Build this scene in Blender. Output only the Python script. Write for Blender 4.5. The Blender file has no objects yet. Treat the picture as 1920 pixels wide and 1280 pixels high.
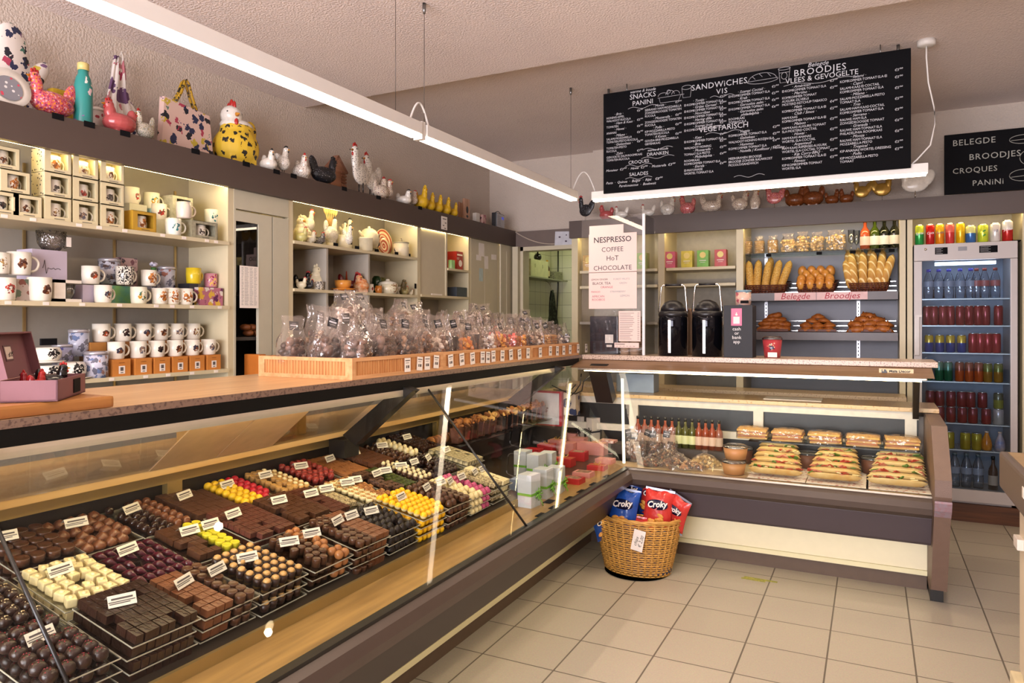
import bpy, bmesh, math, random
from mathutils import Vector, Matrix, Euler
R = random.Random(7)
PI = math.pi
S = bpy.context.scene
COL = S.collection
# ---------------------------------------------------------------- camera
TH = math.atan(675 / 1340.)
cam_d = bpy.data.cameras.new('camera'); cam = bpy.data.objects.new('camera', cam_d); COL.objects.link(cam)
cam_d.sensor_width = 36; cam_d.lens = 36 * 1340 / 1920.; cam_d.shift_y = -37 / 1920.
cam_d.clip_start = .02; cam_d.clip_end = 60
cam.location = (0, 0, 1.45); cam.rotation_euler = (PI / 2, 0, TH)
S.camera = cam
# ---------------------------------------------------------------- world, exposure
w = bpy.data.worlds.new('daylight'); S.world = w; w.use_nodes = True
w.node_tree.nodes['Background'].inputs[0].default_value = (.66, .80, 1.0, 1)
w.node_tree.nodes['Background'].inputs[1].default_value = 1.0
S.view_settings.view_transform = 'Standard'; S.view_settings.look = 'None'
S.view_settings.exposure = -0.12; S.view_settings.gamma = 1
S.view_settings.use_curve_mapping = False
S.cycles.use_denoising = True
S.cycles.max_bounces = 10; S.cycles.transparent_max_bounces = 40
S.cycles.diffuse_bounces = 4; S.cycles.glossy_bounces = 3; S.cycles.transmission_bounces = 6
S.cycles.sample_clamp_indirect = 6; S.cycles.caustics_reflective = False; S.cycles.caustics_refractive = False
def area(name, loc, rot, sx, sy, power, col):
    l = bpy.data.lights.new(name, 'AREA'); l.shape = 'RECTANGLE'; l.size = sx; l.size_y = sy; l.energy = power; l.color = col
    o = bpy.data.objects.new(name, l); COL.objects.link(o); o.location = loc; o.rotation_euler = rot
    return o
# daylight through the shop window behind the camera
area('window_daylight', (-1.35, -2.85, 1.6), (PI / 2 + .38, 0, 0), 3.9, 2.1, 540, (.98, .93, 1))
# ceiling downlight seen at the top edge, and its fellows over the shop floor
def spot(x, y, z, p, col=(1, .80, .58), size=2.2):
    l = bpy.data.lights.new('ceiling_spot', 'SPOT'); l.energy = p; l.color = col; l.spot_size = size; l.spot_blend = .7; l.shadow_soft_size = .025
    o = bpy.data.objects.new('ceiling_spot', l); COL.objects.link(o); o.location = (x, y, z)
for a in ((.30, 3.72, 2.9, 60), (-.35, 1.9, 2.9, 60), (-.6, 3.2, 2.9, 50)): spot(*a)
# ---------------------------------------------------------------- materials
MATS = {}
def nt(name):
    m = bpy.data.materials.new(name); m.use_nodes = True
    n = m.node_tree; b = n.nodes['Principled BSDF']
    return m, n, b
def lin(c):
    if isinstance(c, str):
        c = [int(c[i:i + 2], 16) / 255. for i in (0, 2, 4)]
        c = [x / 12.92 if x <= .04045 else ((x + .055) / 1.055) ** 2.4 for x in c]
    return (c[0], c[1], c[2], 1)
def mat(c, rough=.5, metal=0., var=.08, sc=18., bump=0., bsc=None, em=None, es=0., spec=.5, c2=None, coat=0., sss=0.):
    """procedural surface: base colour varied by noise, optional bump, optional emission"""
    key = (c if isinstance(c, str) else tuple(c), rough, metal, var, sc, bump, bsc, em, es, spec, c2, coat)
    if key in MATS: return MATS[key]
    m, n, b = nt('surface'); L = n.links
    tc = n.nodes.new('ShaderNodeTexCoord'); nz = n.nodes.new('ShaderNodeTexNoise'); nz.inputs['Scale'].default_value = sc; nz.inputs['Detail'].default_value = 3
    L.new(tc.outputs['Object'], nz.inputs['Vector'])
    cr = n.nodes.new('ShaderNodeValToRGB'); a = lin(c)
    cr.color_ramp.elements[0].position = .3; cr.color_ramp.elements[1].position = .7
    if c2: e0, e1 = a, lin(c2)
    else: e0 = tuple(x * (1 - var) for x in a[:3]) + (1,); e1 = tuple(min(1, x * (1 + var)) for x in a[:3]) + (1,)
    cr.color_ramp.elements[0].color = e0; cr.color_ramp.elements[1].color = e1
    L.new(nz.outputs['Fac'], cr.inputs['Fac']); L.new(cr.outputs['Color'], b.inputs['Base Color'])
    b.inputs['Roughness'].default_value = rough; b.inputs['Metallic'].default_value = metal
    b.inputs['Specular IOR Level'].default_value = spec; b.inputs['Coat Weight'].default_value = coat
    if em: b.inputs['Emission Color'].default_value = lin(em); b.inputs['Emission Strength'].default_value = es
    if bump:
        n2 = n.nodes.new('ShaderNodeTexNoise'); n2.inputs['Scale'].default_value = bsc or sc; n2.inputs['Detail'].default_value = 2
        L.new(tc.outputs['Object'], n2.inputs['Vector'])
        bp = n.nodes.new('ShaderNodeBump'); bp.inputs['Strength'].default_value = bump; bp.inputs['Distance'].default_value = .01
        L.new(n2.outputs['Fac'], bp.inputs['Height']); L.new(bp.outputs['Normal'], b.inputs['Normal'])
    MATS[key] = m; return m
def glow(c, s):
    key = ('glow', c, s)
    if key in MATS: return MATS[key]
    m, n, b = nt('glow'); b.inputs['Base Color'].default_value = (.8, .8, .8, 1)
    b.inputs['Emission Color'].default_value = lin(c); b.inputs['Emission Strength'].default_value = s
    MATS[key] = m; return m
def pane(tint=(.97, .98, .97), refl=.09, rough=.0, bump=0., bsc=20., film=0.):
    """thin clear sheet: see-through with a reflection that grows at grazing angles"""
    key = ('pane', tint, refl, rough, bump, bsc, film)
    if key in MATS: return MATS[key]
    m = bpy.data.materials.new('clear_sheet'); m.use_nodes = True; n = m.node_tree; n.nodes.clear(); L = n.links
    out = n.nodes.new('ShaderNodeOutputMaterial'); mx = n.nodes.new('ShaderNodeMixShader')
    tr = n.nodes.new('ShaderNodeBsdfTransparent'); tr.inputs[0].default_value = (*tint, 1)
    gl = n.nodes.new('ShaderNodeBsdfGlossy'); gl.inputs['Roughness'].default_value = rough
    lw = n.nodes.new('ShaderNodeLayerWeight'); lw.inputs['Blend'].default_value = .12
    mp = n.nodes.new('ShaderNodeMapRange'); mp.inputs['To Min'].default_value = refl * .45; mp.inputs['To Max'].default_value = min(1, refl * 7)
    L.new(lw.outputs['Fresnel'], mp.inputs['Value']); L.new(mp.outputs[0], mx.inputs['Fac'])
    base = tr
    if film:
        df = n.nodes.new('ShaderNodeBsdfDiffuse'); df.inputs[0].default_value = (.95, .80, .71, 1)
        m2 = n.nodes.new('ShaderNodeMixShader'); m2.inputs[0].default_value = film
        L.new(tr.outputs[0], m2.inputs[1]); L.new(df.outputs[0], m2.inputs[2]); base = m2
    L.new(base.outputs[0], mx.inputs[1]); L.new(gl.outputs[0], mx.inputs[2]); L.new(mx.outputs[0], out.inputs[0])
    if bump:
        tc = n.nodes.new('ShaderNodeTexCoord'); nz = n.nodes.new('ShaderNodeTexNoise'); nz.inputs['Scale'].default_value = bsc
        L.new(tc.outputs['Object'], nz.inputs['Vector'])
        bp = n.nodes.new('ShaderNodeBump'); bp.inputs['Strength'].default_value = bump; bp.inputs['Distance'].default_value = .02
        L.new(nz.outputs['Fac'], bp.inputs['Height']); L.new(bp.outputs['Normal'], gl.inputs['Normal']); L.new(bp.outputs['Normal'], lw.inputs['Normal'])
    MATS[key] = m; return m
def print_mat(base, inks, sc=22., thr=.5, rough=.3, shape='blob'):
    """base colour with printed motifs: voronoi cells, each with an ink picked from a list"""
    key = ('print', base, tuple(inks), sc, thr, rough, shape)
    if key in MATS: return MATS[key]
    m, n, b = nt('printed'); L = n.links
    tc = n.nodes.new('ShaderNodeTexCoord')
    nz = n.nodes.new('ShaderNodeTexNoise'); nz.inputs['Scale'].default_value = sc * 2.2; L.new(tc.outputs['Object'], nz.inputs['Vector'])
    ad = n.nodes.new('ShaderNodeMixRGB'); ad.blend_type = 'ADD'; ad.inputs[0].default_value = .35 / sc * 3 if shape == 'blob' else 0
    L.new(tc.outputs['Object'], ad.inputs[1]); L.new(nz.outputs['Color'], ad.inputs[2])
    vo = n.nodes.new('ShaderNodeTexVoronoi'); vo.inputs['Scale'].default_value = sc; L.new(ad.outputs[0], vo.inputs['Vector'])
    cr = n.nodes.new('ShaderNodeValToRGB'); cr.color_ramp.interpolation = 'CONSTANT'
    el = cr.color_ramp.elements; k = len(inks)
    el[0].position = 0; el[0].color = lin(inks[0]); el[1].position = 1. / k if k > 1 else .99; el[1].color = lin(inks[1 % k])
    for i in range(2, k): e = el.new(i / k); e.color = lin(inks[i])
    sep = n.nodes.new('ShaderNodeSeparateColor'); L.new(vo.outputs['Color'], sep.inputs[0]); L.new(sep.outputs[0], cr.inputs['Fac'])
    lt = n.nodes.new('ShaderNodeMath'); lt.operation = 'LESS_THAN'; lt.inputs[1].default_value = thr
    L.new(vo.outputs['Distance'], lt.inputs[0])
    mx = n.nodes.new('ShaderNodeMixRGB'); mx.inputs[1].default_value = lin(base); L.new(lt.outputs[0], mx.inputs[0]); L.new(cr.outputs[0], mx.inputs[2])
    L.new(mx.outputs[0], b.inputs['Base Color']); b.inputs['Roughness'].default_value = rough
    MATS[key] = m; return m
def motif_mat(base, ink1, ink2, cx, cz, rad, sc=60., thr=.5, rough=.18):
    """glazed pottery with one printed motif on its front (local +X side)"""
    key = ('motif', base, ink1, ink2, cx, cz, rad, sc, thr, rough)
    if key in MATS: return MATS[key]
    m, n, b = nt('glazed_print'); L = n.links
    tc = n.nodes.new('ShaderNodeTexCoord')
    sp = n.nodes.new('ShaderNodeVectorMath'); sp.operation = 'DISTANCE'; L.new(tc.outputs['Object'], sp.inputs[0]); sp.inputs[1].default_value = (cx, 0, cz)
    nz = n.nodes.new('ShaderNodeTexNoise'); nz.inputs['Scale'].default_value = sc * 1.3; nz.inputs['Detail'].default_value = 5; L.new(tc.outputs['Object'], nz.inputs['Vector'])
    oi = n.nodes.new('ShaderNodeObjectInfo'); nz.noise_dimensions = '4D'; ml = n.nodes.new('ShaderNodeMath'); ml.operation = 'MULTIPLY'; ml.inputs[1].default_value = 40
    L.new(oi.outputs['Random'], ml.inputs[0]); L.new(ml.outputs[0], nz.inputs['W'])
    mr = n.nodes.new('ShaderNodeMapRange'); mr.inputs['From Min'].default_value = rad * .4; mr.inputs['From Max'].default_value = rad; mr.inputs['To Min'].default_value = thr; mr.inputs['To Max'].default_value = .95
    L.new(sp.outputs['Value'], mr.inputs['Value'])
    gt = n.nodes.new('ShaderNodeMath'); gt.operation = 'GREATER_THAN'; L.new(nz.outputs['Fac'], gt.inputs[0]); L.new(mr.outputs[0], gt.inputs[1])
    ck = n.nodes.new('ShaderNodeMixRGB'); ck.inputs[1].default_value = lin(ink1); ck.inputs[2].default_value = lin(ink2)
    n3 = n.nodes.new('ShaderNodeTexNoise'); n3.inputs['Scale'].default_value = sc * .8; L.new(tc.outputs['Object'], n3.inputs['Vector'])
    g3 = n.nodes.new('ShaderNodeMath'); g3.operation = 'GREATER_THAN'; g3.inputs[1].default_value = .5; L.new(n3.outputs['Fac'], g3.inputs[0]); L.new(g3.outputs[0], ck.inputs[0])
    mx = n.nodes.new('ShaderNodeMixRGB'); mx.inputs[1].default_value = lin(base); L.new(gt.outputs[0], mx.inputs[0]); L.new(ck.outputs[0], mx.inputs[2])
    L.new(mx.outputs[0], b.inputs['Base Color']); b.inputs['Roughness'].default_value = rough
    MATS[key] = m; return m
def wood(c1, c2, axis=1, sc=6., rough=.45):
    key = ('wood', c1, c2, axis, sc, rough)
    if key in MATS: return MATS[key]
    m, n, b = nt('wood_grain'); L = n.links
    tc = n.nodes.new('ShaderNodeTexCoord'); mp = n.nodes.new('ShaderNodeMapping'); s = [sc * 5] * 3; s[axis] = sc * .35; mp.inputs['Scale'].default_value = s
    nz = n.nodes.new('ShaderNodeTexNoise'); nz.inputs['Scale'].default_value = 2.2; nz.inputs['Detail'].default_value = 5; nz.inputs['Distortion'].default_value = .4
    cr = n.nodes.new('ShaderNodeValToRGB'); cr.color_ramp.elements[0].position = .32; cr.color_ramp.elements[1].position = .68
    cr.color_ramp.elements[0].color = lin(c1); cr.color_ramp.elements[1].color = lin(c2)
    L.new(tc.outputs['Object'], mp.inputs[0]); L.new(mp.outputs[0], nz.inputs['Vector']); L.new(nz.outputs['Fac'], cr.inputs[0]); L.new(cr.outputs[0], b.inputs['Base Color'])
    b.inputs['Roughness'].default_value = rough
    MATS[key] = m; return m
def speckled(c1, c2, sc=160., thr=.6, rough=.3):
    key = ('speck', c1, c2, sc, thr)
    if key in MATS: return MATS[key]
    m, n, b = nt('speckled_stone'); L = n.links
    tc = n.nodes.new('ShaderNodeTexCoord'); nz = n.nodes.new('ShaderNodeTexNoise'); nz.inputs['Scale'].default_value = sc; nz.inputs['Detail'].default_value = 3
    cr = n.nodes.new('ShaderNodeValToRGB'); e = cr.color_ramp.elements; e[0].position = thr - .06; e[0].color = lin(c1); e[1].position = thr + .04; e[1].color = lin(c2)
    L.new(tc.outputs['Object'], nz.inputs['Vector']); L.new(nz.outputs['Fac'], cr.inputs[0]); L.new(cr.outputs[0], b.inputs['Base Color']); b.inputs['Roughness'].default_value = rough
    MATS[key] = m; return m
# ---------------------------------------------------------------- mesh builder
class MB:
    """collects boxes, lathes, tubes ... with a material index each; build() links them as ONE mesh object"""
    def __init__(s): s.v = []; s.f = []; s.mi = []; s.sm = []; s.X = Matrix.Identity(4); s.k = 0
    def at(s, loc=(0, 0, 0), rot=(0, 0, 0), sc=(1, 1, 1)):
        s.X = Matrix.Translation(loc) @ Euler(rot).to_matrix().to_4x4() @ Matrix.Diagonal((*sc, 1)); return s
    def m(s, k): s.k = k; return s
    def add(s, vs, fs, smooth=False):
        n = len(s.v); s.v += [tuple(s.X @ Vector(p)) for p in vs]
        for f in fs: s.f.append([n + i for i in f]); s.mi.append(s.k); s.sm.append(smooth)
        return s
    def box(s, c, d, bev=0.):
        x, y, z = c; a, b, h = d[0] / 2, d[1] / 2, d[2] / 2
        if not bev:
            vs = [(x + i * a, y + j * b, z + k * h) for i in (-1, 1) for j in (-1, 1) for k in (-1, 1)]
            return s.add(vs, [(0, 1, 3, 2), (4, 6, 7, 5), (0, 4, 5, 1), (2, 3, 7, 6), (0, 2, 6, 4), (1, 5, 7, 3)])
        bm = bmesh.new(); bmesh.ops.create_cube(bm, size=1)
        for v in bm.verts: v.co = (x + v.co.x * 2 * a, y + v.co.y * 2 * b, z + v.co.z * 2 * h)
        bmesh.ops.bevel(bm, geom=bm.edges[:], offset=min(bev, a * .9, b * .9, h * .9), segments=2, profile=.7, affect='EDGES')
        s.bm(bm, False); return s
    def b2(s, lo, hi, bev=0.):
        return s.box([(p + q) / 2 for p, q in zip(lo, hi)], [abs(q - p) for p, q in zip(lo, hi)], bev)
    def bm(s, bm, smooth=True):
        bm.verts.ensure_lookup_table(); bm.verts.index_update()
        s.add([v.co[:] for v in bm.verts], [[v.index for v in f.verts] for f in bm.faces], smooth); bm.free(); return s
    def lathe(s, prof, n=16, c=(0, 0, 0), smooth=True, cap=True):
        vs = []; fs = []
        for r, z in prof:
            for i in range(n):
                a = 2 * PI * i / n; vs.append((c[0] + r * math.cos(a), c[1] + r * math.sin(a), c[2] + z))
        for j in range(len(prof) - 1):
            for i in range(n):
                k = (i + 1) % n; fs.append((j * n + i, j * n + k, (j + 1) * n + k, (j + 1) * n + i))
        if cap:
            if prof[0][0] > 1e-5: fs.append(tuple(range(n))[::-1])
            if prof[-1][0] > 1e-5: fs.append(tuple((len(prof) - 1) * n + i for i in range(n)))
        return s.add(vs, fs, smooth)
    def cyl(s, c, r, h, n=14, smooth=True): return s.lathe([(r, 0), (r, h)], n, c, smooth)
    def sph(s, c, r, n=10, m=7):
        if not hasattr(r, '__len__'): r = (r, r, r)
        vs = [(c[0], c[1], c[2] - r[2])]
        for j in range(1, m):
            t = PI * j / m - PI / 2
            for i in range(n):
                a = 2 * PI * i / n; vs.append((c[0] + r[0] * math.cos(t) * math.cos(a), c[1] + r[1] * math.cos(t) * math.sin(a), c[2] + r[2] * math.sin(t)))
        vs.append((c[0], c[1], c[2] + r[2])); fs = []
        for i in range(n):
            k = (i + 1) % n; fs.append((0, 1 + k, 1 + i)); fs.append((len(vs) - 1, 1 + (m - 2) * n + i, 1 + (m - 2) * n + k))
            for j in range(m - 2): fs.append((1 + j * n + i, 1 + j * n + k, 1 + (j + 1) * n + k, 1 + (j + 1) * n + i))
        return s.add(vs, fs, True)
    def tube(s, pts, r, n=8, closed=False):
        pts = [Vector(p) for p in pts]; vs = []; fs = []; N = len(pts); rr = r if hasattr(r, '__len__') else [r] * N
        up = Vector((0, 0, 1))
        for i, p in enumerate(pts):
            d = (pts[(i + 1) % N] - pts[i - 1]) if closed else (pts[min(i + 1, N - 1)] - pts[max(i - 1, 0)])
            d.normalize(); u = d.cross(up)
            if u.length < 1e-3: u = d.cross(Vector((1, 0, 0)))
            u.normalize(); w_ = d.cross(u)
            for k in range(n):
                a = 2 * PI * k / n; vs.append(tuple(p + (u * math.cos(a) + w_ * math.sin(a)) * rr[i]))
        for i in range(N if closed else N - 1):
            j = (i + 1) % N
            for k in range(n): q = (k + 1) % n; fs.append((i * n + k, i * n + q, j * n + q, j * n + k))
        if not closed: fs.append(tuple(range(n))[::-1]); fs.append(tuple((N - 1) * n + k for k in range(n)))
        return s.add(vs, fs, True)
    def prism(s, poly, axis, a, b):
        """2D polygon extruded along axis from a to b; poly coords are the other two axes in order"""
        def P(p, t):
            q = list(p); q.insert(axis, t); return tuple(q)
        n = len(poly); vs = [P(p, a) for p in poly] + [P(p, b) for p in poly]
        fs = [(i, (i + 1) % n, n + (i + 1) % n, n + i) for i in range(n)] + [tuple(range(n))[::-1], tuple(range(n, 2 * n))]
        return s.add(vs, fs)
    def quad(s, *p): return s.add(list(p), [tuple(range(len(p)))])
    def build(s, name, mats, parent=None, loc=(0, 0, 0), rot=(0, 0, 0)):
        me = bpy.data.meshes.new(name); me.from_pydata(s.v, [], s.f)
        if not isinstance(mats, (list, tuple)): mats = [mats]
        for m_ in mats: me.materials.append(m_)
        me.polygons.foreach_set('material_index', [min(i, len(mats) - 1) for i in s.mi]); me.polygons.foreach_set('use_smooth', s.sm)
        bm = bmesh.new(); bm.from_mesh(me); bmesh.ops.recalc_face_normals(bm, faces=bm.faces[:]); bm.to_mesh(me); bm.free()
        o = bpy.data.objects.new(name, me); COL.objects.link(o); o.location = loc; o.rotation_euler = rot
        if parent: o.parent = parent
        return o
def tag(o, label, cat, group=None, kind=None):
    if label: o['label'] = label
    if cat: o['category'] = cat
    if group: o['group'] = group
    if kind: o['kind'] = kind
    return o
def thing(name, label, cat, loc=(0, 0, 0), rz=0, group=None):
    o = bpy.data.objects.new(name, None); COL.objects.link(o); o.empty_display_size = .05
    o.location = loc; o.rotation_euler = (0, 0, rz); return tag(o, label, cat, group)
def struct(name, mb, m_): o = mb.build(name, m_); o['kind'] = 'structure'; return o
def dup(root, loc, rot=(0, 0, 0), label=None, group=None, mat_=None):
    kids = {}
    def cp(o, par):
        c = o.copy(); COL.objects.link(c)
        if par: c.parent = par
        for ch in KIDS.get(o.name, ()): cp(ch, c)
        return c
    r = cp(root, None); r.location = loc; r.rotation_euler = rot
    if label: r['label'] = label
    if group: r['group'] = group
    return r
KIDS = {}
def remember(root):
    """note a prototype's parts so that dup() can copy them"""
    for o in COL.objects:
        if o.parent: KIDS.setdefault(o.parent.name, [])
    for o in list(COL.objects):
        if o.parent is root or (o.parent and o.parent.parent is root):
            L_ = KIDS.setdefault(o.parent.name, [])
            if o not in L_: L_.append(o)
    return root
def text(name, body, size, parent, m_, loc, rot, align='LEFT', ext=.0004, sx=1., shear=0., sp=1., ls=1., bold=0.):
    cu = bpy.data.curves.new(name, 'FONT'); cu.body = body; cu.size = size; cu.align_x = align; cu.extrude = ext
    cu.shear = shear; cu.space_character = sp; cu.space_line = ls; cu.resolution_u = 2; cu.offset = bold
    t = bpy.data.objects.new(name, cu); COL.objects.link(t)
    bpy.context.view_layer.update()
    me = bpy.data.meshes.new_from_object(t.evaluated_get(bpy.context.evaluated_depsgraph_get()))
    bpy.data.objects.remove(t); me.materials.clear(); me.materials.append(m_)
    o = bpy.data.objects.new(name, me); COL.objects.link(o); o.location = loc; o.rotation_euler = rot; o.scale = (sx, 1, 1)
    if parent: o.parent = parent
    return o
# where a line of sight from the photographer's standpoint meets a plane of the room (used to take positions off the photograph)
_s, _c = math.sin(TH), math.cos(TH)
def ray(u, v=603):
    a = (u - 960) / 1340.; return (-_s + a * _c, _c + a * _s, (603 - v) / 1340.)
def on_x(u, x, v=603):
    r = ray(u, v); t = x / r[0]; return r[1] * t, 1.45 + r[2] * t
def on_y(u, y, v=603):
    r = ray(u, v); t = y / r[1]; return r[0] * t, 1.45 + r[2] * t
def on_z(u, v, z):
    r = ray(u, v); t = (z - 1.45) / r[2]; return r[0] * t, r[1] * t
ORD = ['leftmost', 'second from the left', 'third from the left', 'fourth from the left', 'fifth from the left', 'sixth from the left', 'seventh from the left', 'eighth from the left', 'ninth from the left', 'tenth from the left', 'eleventh from the left', 'twelfth from the left', 'thirteenth from the left', 'fourteenth from the left', 'fifteenth from the left', 'sixteenth from the left']
# ================================================================ the room
def tile_floor():
    m, n, b = nt('floor_tiles'); L = n.links
    tc = n.nodes.new('ShaderNodeTexCoord'); mp = n.nodes.new('ShaderNodeMapping')
    mp.inputs['Location'].default_value = (1.52 / .3365, -2.732 / .3137, 0); mp.inputs['Scale'].default_value = (1 / .3365, 1 / .3137, 1)
    L.new(tc.outputs['Object'], mp.inputs[0])
    br = n.nodes.new('ShaderNodeTexBrick'); br.offset = 0; br.inputs['Scale'].default_value = 1; br.inputs['Brick Width'].default_value = 1; br.inputs['Row Height'].default_value = 1
    br.inputs['Mortar Size'].default_value = .011; br.inputs['Mortar Smooth'].default_value = .1; br.inputs['Bias'].default_value = 0
    br.inputs['Color1'].default_value = lin('BDB19A'); br.inputs['Color2'].default_value = lin('B4A892'); br.inputs['Mortar'].default_value = lin('6B6050')
    L.new(mp.outputs[0], br.inputs['Vector'])
    nz = n.nodes.new('ShaderNodeTexNoise'); nz.inputs['Scale'].default_value = 140; nz.inputs['Detail'].default_value = 3; L.new(tc.outputs['Object'], nz.inputs['Vector'])
    mx = n.nodes.new('ShaderNodeMixRGB'); mx.blend_type = 'MULTIPLY'; mx.inputs[0].default_value = .35
    L.new(br.outputs['Color'], mx.inputs[1]); L.new(nz.outputs['Color'], mx.inputs[2])
    hs = n.nodes.new('ShaderNodeHueSaturation'); hs.inputs['Saturation'].default_value = .8; hs.inputs['Value'].default_value = 1.15; L.new(mx.outputs[0], hs.inputs['Color'])
    L.new(hs.outputs[0], b.inputs['Base Color']); b.inputs['Roughness'].default_value = .42
    bp = n.nodes.new('ShaderNodeBump'); bp.inputs['Strength'].default_value = .4; bp.inputs['Distance'].default_value = .004; bp.invert = True
    L.new(br.outputs['Fac'], bp.inputs['Height']); L.new(bp.outputs[0], b.inputs['Normal'])
    return m
struct('floor', MB().b2((-3.6, -3.2, -.1), (3.2, 8.4, 0)), tile_floor())
M_plaster = mat('CDBFB2', rough=.95, var=.03, sc=3, bump=.7, bsc=85)
M_ceil = mat('EADCD6', rough=.95, var=.02, sc=3, bump=.7, bsc=95)
struct('wall_left', MB().b2((-3.7, -3.2, 0), (-3.6, 8.4, 3.2)), M_plaster)
struct('wall_back', MB().b2((-2.50, 6.62, 0), (3.2, 6.72, 3.2)).b2((-3.6, 6.62, 2.2), (-2.50, 6.72, 3.2)).b2((-2.42, 6.55, 2.2), (3.2, 6.62, 3.2)), M_plaster)
struct('wall_right', MB().b2((3.1, -3.2, 0), (3.2, 6.7, 3.2)), M_plaster)
struct('wall_front', MB().b2((-3.6, -3.2, 0), (3.2, -3.1, .5)).b2((-3.6, -3.2, 2.8), (3.2, -3.1, 3.2)).b2((-3.6, -3.2, .5), (-3.4, -3.1, 2.8)).b2((.7, -3.2, .5), (3.2, -3.1, 2.8)), M_plaster)
struct('window_1', MB().b2((-3.4, -3.16, .5), (.7, -3.15, 2.8)), pane(refl=.05))
struct('ceiling', MB().b2((-3.6, -3.2, 2.97), (3.2, 3.87, 3.25)).b2((-3.6, 3.87, 3.11), (3.2, 6.72, 3.25)), M_ceil)
struct('trim_1', MB().b2((-3.22, 6.48, 2.2), (-2.46, 6.62, 2.36)), mat('6E5F58', rough=.5, var=.03))
# doorway into the tiled kitchen
def wall_tiles():
    m, n, b = nt('kitchen_tiles'); L = n.links
    tc = n.nodes.new('ShaderNodeTexCoord'); sp = n.nodes.new('ShaderNodeSeparateXYZ'); L.new(tc.outputs['Object'], sp.inputs[0])
    a = n.nodes.new('ShaderNodeMath'); a.operation = 'ADD'; L.new(sp.outputs[0], a.inputs[0]); L.new(sp.outputs[1], a.inputs[1])
    cb = n.nodes.new('ShaderNodeCombineXYZ'); L.new(a.outputs[0], cb.inputs[0]); L.new(sp.outputs[2], cb.inputs[1])
    br = n.nodes.new('ShaderNodeTexBrick'); br.offset = 0; br.inputs['Scale'].default_value = 1; br.inputs['Brick Width'].default_value = .15; br.inputs['Row Height'].default_value = .15
    br.inputs['Mortar Size'].default_value = .0022; br.inputs['Color1'].default_value = lin('DAD6BC'); br.inputs['Color2'].default_value = lin('D2CEB2'); br.inputs['Mortar'].default_value = lin('8E8A74')
    L.new(cb.outputs[0], br.inputs['Vector']); L.new(br.outputs['Color'], b.inputs['Base Color']); b.inputs['Roughness'].default_value = .25
    return m
struct('wall_kitchen', MB().b2((-3.6, 6.72, 0), (-3.5, 8.1, 2.7)).b2((-3.5, 8.0, 0), (-2.2, 8.1, 2.7)).b2((-2.3, 6.72, 0), (-2.2, 8.0, 2.7)).b2((-3.6, 6.72, 2.6), (-2.2, 8.1, 2.7)), wall_tiles())
M_creampanel = mat('C9BFA6', rough=.45, var=.02)
struct('door_1', MB().b2((-3.22, 6.4, 0), (-3.16, 6.62, 2.2)).b2((-3.16, 6.46, 0), (-3.13, 6.6, 2.2)).b2((-2.56, 6.46, 0), (-2.48, 6.62, 2.2)).b2((-3.22, 6.46, 2.16), (-2.48, 6.6, 2.2)), M_creampanel)
kl = thing('ceiling_light', 'fluorescent light on the kitchen ceiling beyond the doorway', 'light', (-2.9, 7.4, 2.56))
MB().b2((-.08, -.4, 0), (.08, .4, .03)).build('housing', mat('DDDDDD'), kl)
MB().b2((-.05, -.38, -.02), (.05, .38, 0)).build('diffuser', glow('F6FFC8', 14), kl)
# ceiling downlight
dl = thing('downlight', 'round recessed ceiling downlight at the ceiling step above the menu board', 'light', (.30, 3.79, 2.97))
MB().lathe([(.055, 0), (.055, -.006), (.04, -.008), (.04, 0)], 20).build('trim_ring', mat('D0D0D0', rough=.3, metal=.8), dl)
MB().lathe([(.038, -.004), (.03, -.02), (0, -.03)], 16).build('lamp_bulb', glow('FFE2B0', 40), dl)
# ================================================================ hanging strip lights
M_white = mat('E8E4DE', rough=.35, var=.01); M_led = glow('FFE6C8', 22)
def strip_light(label, p0, p1, hang):
    """aluminium profile with a glowing underside on thin steel wires"""
    L_ = math.hypot(p1[0] - p0[0], p1[1] - p0[1]); an = math.atan2(p1[1] - p0[1], p1[0] - p0[0])
    t = thing('strip_light', label, 'light', (*p0, 2.315), an)
    MB().b2((0, -.032, .012), (L_, .032, .068), .004).build('profile', M_white, t)
    MB().b2((.01, -.026, 0), (L_ - .01, .026, .012)).build('diffuser', M_led, t)
    for d, zc in hang:
        MB().cyl((d, 0, .068), .0012, zc - 2.383, 6).build('wire', mat('55504C', metal=.8, rough=.4), t)
        MB().lathe([(.0, 0), (.006, .0), (.009, .02), (.009, .05), (.0, .05)], 10, (d, 0, zc - 2.315 - .05)).build('ceiling_clip', mat('8A8A8A', metal=1, rough=.3), t)
    return t
a1 = strip_light('long white strip light over the chocolate counter, nearer to the camera', (-1.91, -.4), (-1.91, 2.80), [(.3, 2.97), (3.03, 2.97)])
a2 = strip_light('long white strip light over the chocolate counter, farther from the camera', (-1.91, 2.84), (-1.91, 4.78), [(.02, 2.97), (1.88, 3.11)])
a3 = strip_light('white strip light hanging along the foot of the black menu board', (-1.80, 4.87), (.295, 4.87), [(.12, 3.11), (1.94, 3.11)])
def arc(p0, p1, h, n=14): 
    p0, p1 = Vector(p0), Vector(p1); return [p0.lerp(p1, i / n) + Vector((0, 0, h * math.sin(PI * i / n))) for i in range(n + 1)]
tag(MB().tube(arc((-1.91, 2.74, 2.383), (-1.91, 2.90, 2.383), .10), .005).box((-1.91, 2.82, 2.35), (.05, .03, .085), .004).build('connector_cable', M_white), 'short white cable arching between the two long strip lights', 'cable')
tag(MB().tube(arc((-1.91, 4.75, 2.383), (-1.78, 4.87, 2.383), .14), .005).build('connector_cable', M_white), 'short white cable arching in the corner between two strip lights', 'cable')
cx, cz = on_y(1737, 4.87, 85)
ct = thing('ceiling_rose', 'white ceiling rose with white cord to the strip light right of the menu board', 'cable', (cx, 4.87, 3.11))
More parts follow.
